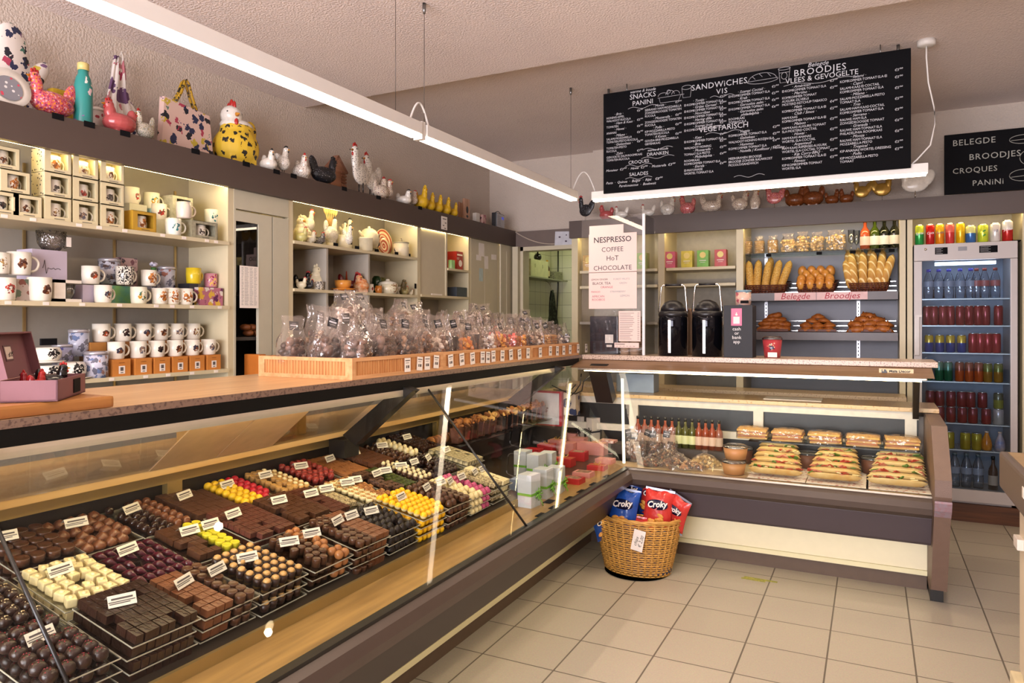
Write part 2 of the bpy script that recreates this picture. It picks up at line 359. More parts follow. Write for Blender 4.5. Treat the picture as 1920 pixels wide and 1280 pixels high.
MB().lathe([(.0, -.035), (.03, -.035), (.048, -.03), (.05, 0)], 24).build('rose', M_white, ct)
pts = [(0, 0, -.035), (0, 0, -.1), (.01, 0, -.25), (.04, 0, -.4), (.045, 0, -.5), (.02, 0, -.62), (-.05, 0, -.70), (-.09, 0, -.735)]
MB().tube(pts, .0045).build('cord', M_white, ct)
# ================================================================ menu board
M_chalkb = mat('0A0A0E', rough=.9, var=.2, sc=4, spec=.2); M_chalk = mat('CFCFD4', rough=.9, var=.1)
bd = thing('menu_board', 'wide black hanging chalkboard menu of sandwiches, panini and salads', 'menu board', (-1.70, 4.815, 2.357))
W, Hh = 1.905, .705
MB().b2((0, 0, 0), (W, .012, Hh)).build('board', M_chalkb, bd)
for hx in (.17, W - .16):
    MB().tube([(hx, .005, Hh - .012), (hx, .005, Hh + .05)], .004, 6).build('hook', mat('8A8A8A', metal=1, rough=.3), bd)
def chalk(x, z, body, size, al='LEFT', sh=0., sx=1., sp=1., ls=.92, m_=None, nm='lettering', bold=0.):
    return text(nm, body, size, bd, m_ or M_chalk, (x * W, -.0015, z * Hh), (PI / 2, 0, 0), al, .0003, sx, sh, sp, ls, bold)
def column(x, z, dz, items, px, size=.0213):
    dz = 1.0
    """dish name in slanted hand, ingredients in capitals, price at the right"""
    names = []; ing = []; pr = []
    for nme, il, p in items:
        names.append('\u00b7 ' + nme + ' \u00b7'); pr.append(p); ing.append('')
        for q in il: names.append(''); pr.append(''); ing.append(q)
    chalk(x + .03, z, '\n'.join(names), size * 1.12, sh=.35, ls=dz / 1.12)
    chalk(x, z, '\n'.join(ing), size, ls=dz, sx=.88)
    chalk(px, z + .008, '\n'.join(pr), size * .95, sh=.2, ls=dz / .95)
K = 'KOMKOMMER\u00b7TOMAAT\u00b7SLA'; EK = 'EI\u00b7' + K; E5, E6, E7, E4 = '\u20ac5\u2070\u2070', '\u20ac6\u2070\u2070', '\u20ac7\u2070\u2070', '\u20ac4\u2070\u2070'
E3 = '\u20ac3\u2070\u2070'
chalk(.15, .965, 'warme & koude', .028, 'CENTER', sh=.3); chalk(.15, .905, 'SNACKS', .050, 'CENTER'); chalk(.15, .840, 'PANINI', .046, 'CENTER')
column(.012, .77, 1.0, [('Brie', ['HONING\u00b7APPEL', 'WALNOOT\u00b7RUCOLA'], E6), ('Ham & Kaas', ['TOMATEN'], E5), ('Hawai', ['ANANAS'], E6), ('Milano', ['SALAMI\u00b7MOZZARELLA', 'TOMATEN\u00b7PESTO\u00b7RUCOLA'], E6), ('Geitenkaas', ['TOMATEN\u00b7PESTO', 'RUCOLA'], E6), ('Zalm', ['GEROOKTE ZALM\u00b7ROOMKAAS', 'TOMATEN\u00b7RUCOLA'], E7)], .128)
column(.158, .80, 1.0, [('Monza', ['SERRANO HAM\u00b7MOZZARELLA', 'ZONGEDROOGDE TOMATEN', 'RUCOLA'], E7), ('Mozzarella', ['ZONGEDROOGDE TOMATEN', 'RUCOLA'], E6), ('Pollo', ['KIP\u00b7MOZZARELLA\u00b7PESTO', 'TOMATEN\u00b7RUCOLA'], E6), ('4 Kazen', ['GOUDA\u00b7BRIE\u00b7MOZZARELLA', 'GEITENKAAS'], E6)], .268)
chalk(.205, .375, 'warme & koude', .022, 'CENTER', sh=.3); chalk(.205, .33, 'DRANKEN', .032, 'CENTER')
chalk(.135, .27, 'CROQUES', .032, 'CENTER'); chalk(.01, .215, 'Monsieur  \u20ac3\u2070\u2070  \u00b7  Hawai  \u20ac3\u2070\u2070  \u00b7  Mozzarella  \u20ac3\u2070\u2070', .023, sh=.3)
chalk(.135, .15, 'SALADES', .034, 'CENTER'); chalk(.01, .09, 'Pasta  \u00b7  Quinoa  \u00b7  Bulgur  \u00b7  Rijst    \u20ac8\u2070\u2070', .024, sh=.3); chalk(.06, .05, 'Parelcouscous  \u00b7  Boekweit', .024, sh=.3)
chalk(.42, .905, 'SANDWiCHES', .054, 'CENTER', sp=1.08); chalk(.43, .84, 'VIS', .048, 'CENTER', sp=1.2)
column(.30, .795, .99, [('Tonijn', [EK], E5), ('Grijze Garnaal', [EK], E7), ('Noordzee', [EK], E5), ('Haring dille', [EK], E5), ('Scampi look', [EK], E5)], .422)
column(.452, .82, .99, [('Scampi Coctail', [EK], E5), ('Krab', [EK], E5), ('Gerookte zalm', [EK], E6), ('Gerookte zalm\n   philadelphia', ['', 'ROOMKAAS', 'TOMAAT\u00b7SLA'], E6)], .592)
chalk(.435, .50, 'VEGETARISCH', .050, 'CENTER')
column(.30, .445, .99, [('Kaas', [EK], E4), ('Brie', ['WALNOOT\u00b7HONING'], E5), ('Mozzarella', ['TOMAAT\u00b7SLA\u00b7PESTO'], E5), ('Philadelphia', ['ROOMKAAS', K], E4), ('Eiersla', ['EI\u00b7MAYONAISE', 'WORTEL\u00b7TOMAAT\u00b7SLA'], E4)], .422)
column(.452, .455, .99, [('Veggie', [K], E3), ('Geitekaas', ['WALNOOT\u00b7HONING\u00b7ROZIJN\u00b7SLA'], E5), ('Hummus', [K], E4), ('Nutella | Konfituur | Honing', ['', 'MEERGRANEN BROODJE', 'BROODJE ZONDER RAUWKOST', 'PICCOLO/SANDWICH'], E3)], .595)
chalk(.735, .965, 'Belegde', .038, 'CENTER', sh=.3); chalk(.74, .90, 'BROODJES', .058, 'CENTER', sp=1.12); chalk(.745, .845, 'VLEES & GEVOGELTE', .045, 'CENTER')
column(.625, .80, 1.02, [('Am\u00e9ricain', [EK], E3), ('Martino', ['KOMKOMMER\u00b7TOMAAT', 'AUGURK\u00b7ZILVERUI', 'MOSTERD\u00b7KETCHUP\u00b7TABASCO'], E5), ('Ham', [K + '\u00b7EI'], E4), ('Club / Smos', ['HAM\u00b7KAAS', K + '\u00b7EI'], E5), ('Maison', ['HAM\u00b7KAAS\u00b7AUGURK\u00b7TOMAAT', 'SLA\u00b7MOSTERD\u00b7COCTAIL'], E5), ('Hawai', ['HAM\u00b7KAAS\u00b7ANANAS', 'WORTEL\u00b7SLA\u00b7COCTAIL'], E5), ('Argenteuil', ['HAM\u00b7KAAS\u00b7ASPERGES\u00b7AUGURK', 'WORTEL\u00b7SLA\u00b7COCTAIL\u00b7TOMAAT'], E5), ('Kip Curry\u00b7BBQ', [K + '\u00b7EI'], E5), ('Fitness', ['KIP\u00b7KOMKOMMER\u00b7TOMAAT', 'WORTEL\u00b7SLA'], E5)], .77)
column(.80, .815, 1.04, [('Salami', [K + '\u00b7EI'], E5), ('Capri', ['SALAMI\u00b7KAAS\u00b7EI\u00b7COCTAIL', K], E5), ('Milano', ['SALAMI\u00b7MOZZARELLA\u00b7PESTO', 'TOMAAT\u00b7SLA'], E5), ('Trio', ['SALAMI\u00b7HAM\u00b7KAAS\u00b7COCTAIL', K], E5), ('Serrano', ['RAUWE HAM\u00b7SLA', 'ZONGEDROOGDE TOMAAT'], E5), ('Granada', ['RAUWE HAM\u00b7TOMAAT\u00b7SLA', 'PHILADELPHIA ROOMKAAS'], E6), ('Monza', ['RAUWE HAM\u00b7TOMAAT\u00b7SLA', 'MOZZARELLA\u00b7PESTO'], E6), ('Tropical', ['KIP\u00b7ANANAS\u00b7WORTEL\u00b7DRESSING'], E5), ('Pollo', ['KIP\u00b7MOZZARELLA\u00b7PESTO', 'TOMAAT'], E5)], .955)
def doodle(par, W, Hh, shapes, m_, r=.0013):
    mb = MB()
    for s_ in shapes: mb.tube([(p[0] * W, -.002, p[1] * Hh) for p in s_], r, 4)
    return mb.build('chalk_drawing', m_, par)
def ell(cx, cz, a, b, t0=0, t1=360, n=20): return [(cx + a * math.cos(math.radians(t0 + (t1 - t0) * i / n)), cz + b * math.sin(math.radians(t0 + (t1 - t0) * i / n))) for i in range(n + 1)]
doodle(bd, W, Hh, [[(.21, .88), (.215, .83), (.28, .83), (.29, .89)], ell(.225, .895, .018, .03, 0, 180), ell(.25, .90, .015, .04, 0, 180), ell(.27, .895, .014, .035, 0, 180), ell(.245, .93, .006, .016),
    [(.292, .94), (.296, .85), (.322, .85), (.326, .95)], ell(.309, .945, .017, .02), [(.205, .88), (.30, .885)]], M_chalk)
doodle(bd, W, Hh, [ell(.563, .91, .045, .065, 0, 180), ell(.563, .91, .05, .03, 180, 360), [(.513, .91), (.613, .915)], [(.53, .955), (.54, .925)], [(.553, .97), (.563, .94)], [(.58, .965), (.59, .935)],
    [(.615, .985), (.619, .86), (.645, .86), (.65, .985)], ell(.632, .985, .019, .012), ell(.632, .92, .009, .03), [(.617, .95), (.648, .95)]], M_chalk)
fl = []
for x, z, l in ((.15, .815, .11), (.43, .815, .08), (.205, .31, .12), (.135, .25, .10), (.135, .125, .10), (.435, .475, .12), (.205, .395, .11), (.74, .825, .22), (.52, .05, .1)):
    fl.append([(x - l / 2 + l * i / 12, z + .012 * math.sin(i * .8)) for i in range(13)])
doodle(bd, W, Hh, fl, M_chalk)
# second board on the right wall
bx0 = on_y(1771, 6.0)[0]
b2 = thing('menu_board', 'small black chalkboard at the right edge reading belegde broodjes, croques, panini', 'menu board', (bx0, 6.02, 2.367), 0)
MB().b2((0, 0, 0), (.95, .02, .43), .003).build('board', M_chalkb, b2)
for x, z, s_, t_ in ((.05, .345, .06, 'BELEGDE'), (.15, .235, .06, 'BROODJES'), (.05, .145, .055, 'CROQUES'), (.17, .05, .055, 'PANiNi')):
    text('lettering', t_, s_, b2, mat('A8A8A0', rough=.9), (x, -.002, z), (PI / 2, 0, 0), sp=1.1)
doodle(b2, 1, 1, [ell(.47, .35, .08, .03), [(.40, .345), (.54, .35)], ell(.47, .10, .08, .04), [(.40, .09), (.54, .1)], ell(.50, .22, .05, .05)], mat('A8A8A0', rough=.9), .0022)
# ================================================================ wall units
M_fascia = mat('50423C', rough=.5, var=.03, sc=5)
M_edge = mat('CFC3A2', rough=.45, var=.02); M_in = mat('A39C90', rough=.6, var=.03); M_ing = mat('8D8E98', rough=.5, var=.05, sc=6)
M_ledy = glow('FFE4A4', 30)
XF, XB = -3.24, -3.585
u1 = thing('shelving_unit', 'long cream wall unit with brown fascia and mugs on its shelves, along the left wall', 'shelving', (0, 0, 0))
MB().b2((-3.26, .6, 2.21), (-3.22, 6.48, 2.365)).b2((-3.598, .6, 2.30), (-3.26, 6.48, 2.325)).build('fascia', M_fascia, u1)
MB().b2((XB, .6, 0), (-3.597, 6.46, 2.295)).build('back_panel', M_in, u1)
def upr(y0, y1, x0=XF - .022, z0=0, z1=2.295, par=None): return MB().b2((x0, y0, z0), (XB, y1, z1)).build('upright', M_edge, par or u1)
upr(2.895, 2.935); upr(3.365, 3.405); upr(4.785, 4.83); upr(5.60, 5.64); upr(6.15, 6.20); MB().b2((XF - .005, 6.20, 0), (XF - .02, 6.47, 2.295)).box((XF - .004, 6.33, 1.1), (.004, .02, 2.1)).build('panel', M_creampanel, u1)
def shelf(y0, y1, z, m_=M_edge, x0=XF - .01, nm='shelf'): return MB().b2((x0, y0, z - .02), (XB, y1, z)).build(nm, m_, u1)
Z1, Z2, Z3 = 1.903, 1.54, 1.185
for z in (Z1, Z2, Z3): shelf(.6, 2.895, z)
shelf(3.405, 4.785, 1.963); shelf(3.405, 4.785, 1.662); shelf(4.83, 5.60, 1.672); shelf(5.235, 5.60, 1.912)
for y in (3.72, 4.165): MB().b2((XF - .02, y - .009, .9), (XB, y + .009, 1.94)).build('divider', M_in, u1)
MB().b2((XF - .02, 5.215, 1.672), (XB, 5.235, 2.21)).b2((XF - .03, 4.83, 1.672), (XF - .045, 5.215, 2.21)).build('panel', M_creampanel, u1)
MB().b2((XF - .02, 5.64, 0), (XF - .04, 6.15, 2.21)).box((XF - .018, 5.9, 1.1), (.002, .004, 2.1)).build('door', M_creampanel, u1)
MB().b2((XF - .03, .6, 0), (XF - .05, 2.895, 1.0)).build('panel', M_in, u1)
MB().b2((XF - .03, 3.405, 0), (XF - .05, 5.60, 1.0)).build('panel', M_in, u1)
# glazed cupboard door between the bays
dr = MB().b2((XF - .02, 2.935, 2.10), (XF - .04, 3.365, 2.21)).b2((XF - .02, 2.935, 0), (XF - .04, 2.95, 2.10)).b2((XF - .02, 3.12, 0), (XF - .04, 3.225, 2.09)).b2((XF - .02, 3.235, 0), (XF - .04, 3.365, 2.09)).b2((XF - .02, 2.95, 0), (XF - .04, 3.12, 1.10)).b2((XF - .02, 2.95, 2.03), (XF - .04, 3.12, 2.09)).build('door', mat('BDB8A4', rough=.4, var=.02), u1)
MB().b2((XF - .028, 2.95, 1.62), (XF - .032, 3.12, 2.03)).build('pane', pane((.45, .45, .47), .12), dr)
MB().b2((XF - .05, 2.94, 1.60), (XB, 3.36, 1.62)).b2((XF - .05, 2.94, 1.34), (XB, 3.36, 1.36)).build('shelf', mat('3A3532', rough=.5), u1)
MB().b2((XB + .004, 2.937, 1.1), (XB + .001, 3.363, 2.1)).b2((XF - .05, 3.355, 1.1), (XB, 3.364, 2.1)).build('lining', mat('4A4542', rough=.6), u1)
# LED profiles hidden behind the fascia
MB().b2((-3.262, .7, 2.214), (-3.28, 2.88, 2.226)).build('led_strip', M_ledy, u1)
MB().b2((-3.262, 2.95, 2.214), (-3.28, 4.77, 2.226)).build('led_strip', M_ledy, u1)
MB().b2((-3.262, 4.85, 2.214), (-3.28, 6.4, 2.226)).build('led_strip', M_ledy, u1)
for y in (1.98, 2.43, 2.80):
    MB().b2((XB, y - .006, 1.0), (XB + .008, y + .006, 2.2)).build('bracket_rail', mat('B8A070', metal=.8, rough=.35), u1)
# right-hand unit
YF, YB = 6.10, 6.545
u2 = thing('shelving_unit', 'cream wall unit with brown header holding bread, tea and bottles, along the back wall', 'shelving', (0, 0, 0))
MB().b2((-2.465, 6.05, 2.21), (2.2, 6.09, 2.365)).b2((-2.465, 6.09, 2.30), (2.2, 6.545, 2.325)).build('fascia', M_fascia, u2)
for x0, x1 in ((-2.46, -2.40), (-1.655, -1.60), (-1.0, -.945), (.185, .225), (.235, .27), (.945, .985)):
    MB().b2((x0, YF, 0), (x1, YB, 2.295)).build('upright', M_edge, u2)
MB().b2((-2.40, YB - .012, 0), (-.945, YB, 2.295)).build('back_panel', mat('A8A294', rough=.6), u2)
MB().b2((-.945, YB - .012, 0), (.185, YB, 2.295)).build('back_panel', M_ing, u2)
MB().b2((.27, YB - .012, 0), (2.2, YB, 2.295)).b2((.985, YF + .01, 0), (2.2, YF + .03, 2.21)).build('back_panel', mat('B5AC98', rough=.6), u2)
for x0, x1 in ((-2.40, -1.655), (-1.60, -1.0)):
    for z in (1.915, 1.775, 1.45, 1.15): MB().b2((x0 + .01, YF + .02, z - .025), (x1 - .01, YB - .1, z), .004).build('shelf', M_edge if z > 1.6 else M_in, u2)
MB().b2((-.935, YF + .03, 2.003), (.175, YB - .05, 2.011)).build('glass_shelf', pane((.80, .92, .88), .12), u2)
M_dk = mat('5A5356', rough=.4, var=.04)
M_chrome = mat('E0E0E0', metal=1, rough=.12, var=.01)
for zt in (1.682, 1.367):
    s_ = MB().b2((-.935, YF + .01, zt - .062), (.175, YF + .03, zt)).b2((-.935, YF + .03, zt - .062), (.175, YB - .02, zt - .055)).build('bread_shelf', M_dk, u2)
    mb = MB()
    for k in range(3): mb.box((-.38, YF + .20 + .075 * k, zt + .01 + .04 * k), (1.1, .018, .006))
    mb.build('slat', M_chrome, s_)
MB().b2((-.935, YF + .01, 1.02), (.175, YB - .02, 1.04)).build('bread_shelf', M_dk, u2)
for x in (-.82, -.10):
    mb = MB().b2((x - .012, YB - .018, 1.05), (x + .012, YB - .012, 2.0))
    mb.m(1)
    for k in range(30): mb.b2((x - .004, YB - .019, 1.08 + .03 * k), (x + .004, YB - .0175, 1.095 + .03 * k))
    mb.build('bracket_rail', [mat('B9BAC0', metal=.7, rough=.3), mat('303030')], u2)
for x0, x1 in ((-2.38, -1.67), (-1.58, -1.02), (-.93, .17), (.29, .93)):
    MB().b2((x0, 6.092, 2.214), (x1, 6.11, 2.228)).build('led_strip', M_ledy, u2)
# base cupboards under it
bc = thing('base_cabinet', 'low grey base cupboards with drawer fronts seen through the sandwich case', 'cabinet', (0, 0, 0))
MB().b2((-2.46, 5.82, 0), (.20, 6.09, .88)).build('body', mat('847A70', rough=.5, var=.04), bc)
for x0, x1 in ((-2.44, -1.75), (-1.73, -1.02)): MB().b2((x0, 5.81, .1), (x1, 5.82, .86)).build('door', mat('6B625C', rough=.5), bc)
mb = MB()
for k in range(26): mb.b2((-1.72 + k * .027, 5.80, .12), (-1.708 + k * .027, 5.81, .84))
mb.build('vent_grille', mat('3C3836', rough=.5), bc)
for z in (.10, .36, .62): MB().b2((-.98, 5.80, z), (.18, 5.82, z + .24), .004).build('drawer', mat('A39788', rough=.45), bc)
tag(MB().b2((-2.46, 5.79, .881), (.22, 6.095, .91), .004).build('worktop', speckled('C9B090', 'A08468', 90)), 'speckled stone worktop on the low cupboards under the bread shelves', 'worktop')
# ================================================================ chilled display counters
M_body = mat('342B28', rough=.45, var=.03, sc=6); M_bodyr = mat('4A4146', rough=.45, var=.03, sc=6)
M_nose = mat('493C35', rough=.35, var=.03); M_creamglow = mat('E6DDBE', rough=.5, var=.02); M_bar = mat('E4DCB4', rough=.4, var=.02)
M_gold = mat('A98F58', rough=.32, metal=.55, var=.05, sc=5); M_alu = mat('D2C6B0', rough=.3, metal=.5, var=.03)
M_black = mat('15120F', rough=.35); M_steel = mat('B9AE9E', metal=.85, rough=.24, var=.05, sc=4)
M_plinth = mat('5E4C3E', rough=.5, var=.06); M_caseled = glow('FFE3AC', 26)
M_glass = pane((.97, .985, .97), .024)
def two(prof, lo, hi):
    """same section for the left counter (runs along Y) and the right counter (runs along X), mitred at the inner corner"""
    return prof
def runL(poly, y0=-.8, mitre=True, nm='body', m_=None, par=None, y1=None):
    """polygon in (p, z); p = distance behind the foot of the sloping glass; mitred 45 degrees at the inner corner"""
    n = len(poly); vs = [(-1.30 - p, y0, z) for p, z in poly] + [(-1.30 - p, (4.10 + p) if y1 is None else y1, z) for p, z in poly]
    fs = [(i, (i + 1) % n, n + (i + 1) % n, n + i) for i in range(n)] + [tuple(range(n)), tuple(range(n, 2 * n))]
    return MB().add(vs, fs).build(nm, m_, par)
def runR(poly, x1=.265, nm='body', m_=None, par=None, x0=None):
    n = len(poly); vs = [((-1.30 - p) if x0 is None else x0, 4.10 + p, z) for p, z in poly] + [(x1, 4.10 + p, z) for p, z in poly]
    fs = [(i, (i + 1) % n, n + (i + 1) % n, n + i) for i in range(n)] + [tuple(range(n)), tuple(range(n, 2 * n))]
    return MB().add(vs, fs).build(nm, m_, par)
c1 = thing('display_counter', 'long chilled counter with sloping glass full of chocolates, on the left', 'display counter', (0, 0, 0))
c2 = thing('display_counter', 'chilled counter with glass front full of sandwiches, under the menu board', 'display counter', (0, 0, 0))
P_plinth = [(.36, 0), (.36, .085), (.80, .085), (.80, 0)]
P_bar = [(.325, .086), (.325, .112), (.40, .112), (.40, .086)]
P_cream = [(.335, .113), (.335, .42), (.36, .42), (.36, .113)]
P_body = [(.075, .32), (.06, .335), (.0, .47), (.0, .50), (.02, .50), (.34, .46), (.34, .425), (.09, .32)]
P_nose = [(-.01, .475), (-.045, .50), (-.05, .53), (-.035, .56), (-.01, .575), (.02, .575), (.02, .501)]
P_rail = [(-.012, .576), (-.012, .586), (.02, .586), (.02, .576)]
P_sill = [(.021, .501), (.021, .58), (.20, .58), (.20, .501)]
for f, c, mb_ in ((runL, c1, M_body), (runR, c2, M_bodyr)):
    f(P_plinth, nm='plinth', m_=M_plinth, par=c); f(P_bar, nm='foot_rail', m_=M_bar, par=c); f(P_cream, nm='kick_panel', m_=M_creamglow, par=c)
    f(P_body, nm='body', m_=mb_, par=c); f(P_nose, nm='bumper', m_=M_nose, par=c); f(P_rail, nm='glass_rail', m_=M_black if c is c1 else M_steel, par=c)
    f([(.10, .325), (.10, .333), (.12, .333), (.12, .325)], nm='led_strip', m_=glow('FFE9B8', 9), par=c)
runL(P_sill, nm='sill', m_=wood('B08A50', '8A6A3E', 1, 3, .3), par=c1)
runR(P_sill, nm='sill', m_=mat('C9AE88', rough=.3, metal=.3), par=c2)
# stepped, tilted deck for the chocolate trays, flat deck beyond
DY = 3.14
MB().prism([(-1.50, .58), (-1.50, .606), (-2.25, .756), (-2.25, .58)], 1, -.8, DY).build('deck', mat('3F352C', rough=.3, metal=.3), c1)
MB().prism([(-1.488, .575), (-1.488, .613), (-1.50, .613), (-1.50, .575)], 1, -.8, DY).build('deck_edge', M_gold, c1)
MB().b2((-1.50, DY, .501), (-2.25, 4.85, .578)).build('deck', mat('4A4036', rough=.3, metal=.3), c1)
MB().b2((-1.3, 4.3, .501), (.265, 4.85, .583)).build('deck', mat('D9C6A0', rough=.3, metal=.2), c2)
# rear frames with dark slots
def rear(c, lr):
    fr = MB(); sl = MB()
    def B(mb, p0, p1, a0, a1, z0, z1):
        if lr: mb.b2((-1.30 - p0, a0, z0), (-1.30 - p1, a1, z1))
        else: mb.b2((a0, 4.10 + p0, z0), (a1, 4.10 + p1, z1))
    P = .90 if lr else .62; A0, A1 = (-.8, 4.72) if lr else (-2.14, .24)
    z0 = .74 if lr else .70
    B(fr, P, P + .03, A0, A1, .885, .93); B(fr, P, P + .03, A0, A1, z0, z0 + .045)
    st = [-.7, -.1, .72, 1.72, 2.62, 3.45, 4.2, 4.7] if lr else [-2.1, -1.45, -.64, .20]
    for y in st: B(fr, P, P + .03, y - .03, y + .03, z0 + .045, .885)
    B(sl, P + .028, P + .05, A0, A1, .6, .93)
    fr.build('rear_frame', M_gold if lr else mat('DCD3C4', rough=.35), c); sl.build('rear_panel', M_black, c)
rear(c1, True); rear(c2, False)
MB().b2((-2.26, -.8, 0), (-2.62, 4.72, .90)).build('cabinet_body', mat('6B6058', rough=.5), c1)
MB().b2((-2.14, 4.76, 0), (.27, 5.02, .90)).build('cabinet_body', mat('6B6058', rough=.5), c2)
# glass: sloping panes with thin dark joints
g = [(-.8, .865), (.885, 2.72), (2.74, 4.08)]
for i, (y0, y1) in enumerate(g):
    e = 4.40 if i == 2 else y1
    MB().add([(-1.30, y0, .582), (-1.30, y1, .582), (-1.80, e, 1.145), (-1.80, y0, 1.145), (-1.304, y0, .578), (-1.304, y1, .578), (-1.804, e, 1.141), (-1.804, y0, 1.141)],
             [(0, 1, 2, 3), (7, 6, 5, 4), (0, 4, 5, 1), (1, 5, 6, 2), (2, 6, 7, 3), (3, 7, 4, 0)]).build('glass_pane', M_glass, c1)
for y in (.875, 2.73): MB().tube([(-1.302, y, .58), (-1.802, y, 1.143)], .005, 6).build('glass_joint', M_black, c1)
MB().add([(-1.29, 4.11, .582), (.262, 4.11, .582), (.262, 4.42, 1.135), (-1.76, 4.42, 1.135), (-1.29, 4.114, .578), (.262, 4.114, .578), (.262, 4.424, 1.131), (-1.76, 4.424, 1.131)],
         [(0, 1, 2, 3), (7, 6, 5, 4), (0, 4, 5, 1), (1, 5, 6, 2), (2, 6, 7, 3), (3, 7, 4, 0)]).build('glass_pane', M_glass, c2)
MB().add([(-.81, 4.14, .60), (-.81, 4.30, .86), (-.81, 4.72, .90), (-.81, 4.72, .60)], [(0, 1, 2, 3)]).tube([(-.81, 4.14, .60), (-.81, 4.30, .86)], .003, 6).build('glass_divider', M_glass, c2)
# lamps inside the cases
MB().prism([(-1.80, 1.130), (-1.80, 1.157), (-1.86, 1.175), (-1.86, 1.165), (-1.806, 1.150), (-1.806, 1.130)], 1, -.8, 4.36).build('lamp_profile', M_alu, c1)
MB().b2((-1.812, -.7, 1.142), (-1.835, 4.3, 1.149)).build('led_strip', M_caseled, c1)
MB().b2((-1.74, 4.42, 1.132), (.265, 4.47, 1.145), .004).build('lamp_profile', M_steel, c2)
MB().b2((-1.70, 4.435, 1.125), (.24, 4.46, 1.131)).build('led_strip', M_caseled, c2)
MB().tube([(-1.335, 4.15, .60), (-1.44, 4.44, 1.08)], .008, 10).build('led_tube', glow('FFEEC8', 3), c2)
# canopy under the serving ledge
MB().prism([(-1.80, 1.157), (-1.80, 1.20), (-2.35, 1.20), (-2.35, 1.17), (-1.87, 1.176)], 1, -.8, 4.60).build('canopy', mat('080706', rough=.6, spec=.2), c1)
MB().prism([(4.42, 1.146), (4.66, 1.19), (4.95, 1.19), (4.95, 1.15), (4.48, 1.146)], 0, -1.80, .30).build('canopy', wood('6A4C34', '86664A', 0, 3, .4), c2)
pl = MB().b2((.035, 4.515, 1.148), (.205, 4.52, 1.188)).build('maker_plate', mat('D8C29A', rough=.5), c2, (0, .005, 0))
text('lettering', 'Mafa Decor', .021, pl, M_black, (.085, 4.513, 1.168), (PI / 2 - .2, 0, 0), sx=1.05, bold=.0006)
MB().prism([(.048, 1.153), (.048, 1.183), (.052, 1.183), (.052, 1.172), (.060, 1.172), (.060, 1.183), (.068, 1.183), (.077, 1.168), (.068, 1.153), (.060, 1.153)], 1, 4.512, 4.514).build('logo', M_black, pl)
# leaning posts
def leanpost(c, lr, a, p0=.83, p1=.52, w_=.055):
    mb = MB()
    if lr: q = [(-1.30 - p0, .94), (-1.30 - p0 + .07, .90), (-1.30 - p1 + .07, 1.156), (-1.30 - p1, 1.175)]; mb.prism(q, 1, a - w_ / 2, a + w_ / 2); mb.b2((-2.19, a - .05, .84), (-2.10, a + .05, .92))
    else: q = [(4.10 + p0 - .07, .90), (4.10 + p0, .94), (4.10 + p1, 1.17), (4.10 + p1 - .07, 1.146)]; mb.prism(q, 0, a - w_ / 2, a + w_ / 2)
    return mb.build('support_post', M_black, c)
for y in (.86, 2.56, 4.2): leanpost(c1, True, y)
leanpost(c2, False, .22, .60, .45, .03); leanpost(c2, False, -1.62, .58, .42, .12)
# screens leaning in the plane of the posts, at the back of the chocolates
for y0, y1, nm, m_ in ((.90, 1.565, 'rear_screen', pane((.96, .96, .94), .05)), (1.57, 1.835, 'beige_screen', mat('C2A27C', rough=.45)), (1.84, 2.11, 'beige_screen', mat('C2A27C', rough=.45)), (2.115, 2.52, 'rear_screen', pane((.96, .96, .94), .05)), (2.60, 4.15, 'rear_screen', pane((.96, .96, .94), .04))):
    MB().prism([(-2.135, .957), (-2.131, .957), (-1.852, 1.172), (-1.856, 1.172)], 1, y0, y1).build(nm, m_, c1)
# end panel with its bulging outline
MB().prism([(4.17, .10), (3.93, .62), (3.93, .70), (4.17, .926), (4.62, .935), (5.02, .90), (5.02, .06), (4.3, .06)], 0, .266, .336).build('end_panel', mat('6E584C', rough=.5, var=.05, bump=.15, bsc=200), c2)
MB().prism([(3.955, .56), (4.105, .40), (4.095, .39), (3.945, .55)], 0, .266, .337).prism([(3.929, .60), (3.955, .56), (3.945, .55), (3.927, .59)], 0, .266, .337).build('repair_patch', mat('8A7E86', rough=.6, c2='8E6A70', sc=60), c2)
MB().b2((.27, 4.3, 0), (.33, 4.95, .06)).build('foot', M_black, c2)
# ledges and worktops
M_ledge = wood('C9A070', 'DDB98A', 1, 2.2, .35); M_stone = speckled('CDB6A4', '8E7468', 120, .58)
lg = tag(MB().b2((-1.803, -.8, 1.201), (-2.40, 4.64, 1.222)).build('serving_ledge', [wood('B98F62', 'CDA678', 1, 3, .32)]), 'wood-toned serving ledge on top of the chocolate counter', 'ledge'); MB().b2((-1.7985, -.8, 1.2005), (-1.8028, 4.645, 1.2215)).build('stone_edge', speckled('7E6658', '5A463E', 90, .58), lg)
tag(MB().b2((-1.797, 4.65, 1.191), (.33, 5.02, 1.222), .003).build('serving_ledge', M_stone), 'speckled stone serving ledge on top of the sandwich counter', 'ledge')
tag(MB().b2((-2.14, -.8, .931), (-2.66, 4.70, .955), .003).build('worktop', wood('CFA66A', 'E0BC84', 1, 2, .3)), 'wooden worktop at the back of the chocolate counter, behind its glass', 'worktop')
tag(MB().b2((-2.135, 4.70, .931), (.34, 5.06, .955), .003).build('worktop', speckled('D9B888', 'B8905C', 60, .62)), 'speckled worktop at the back of the sandwich counter, behind its glass', 'worktop')
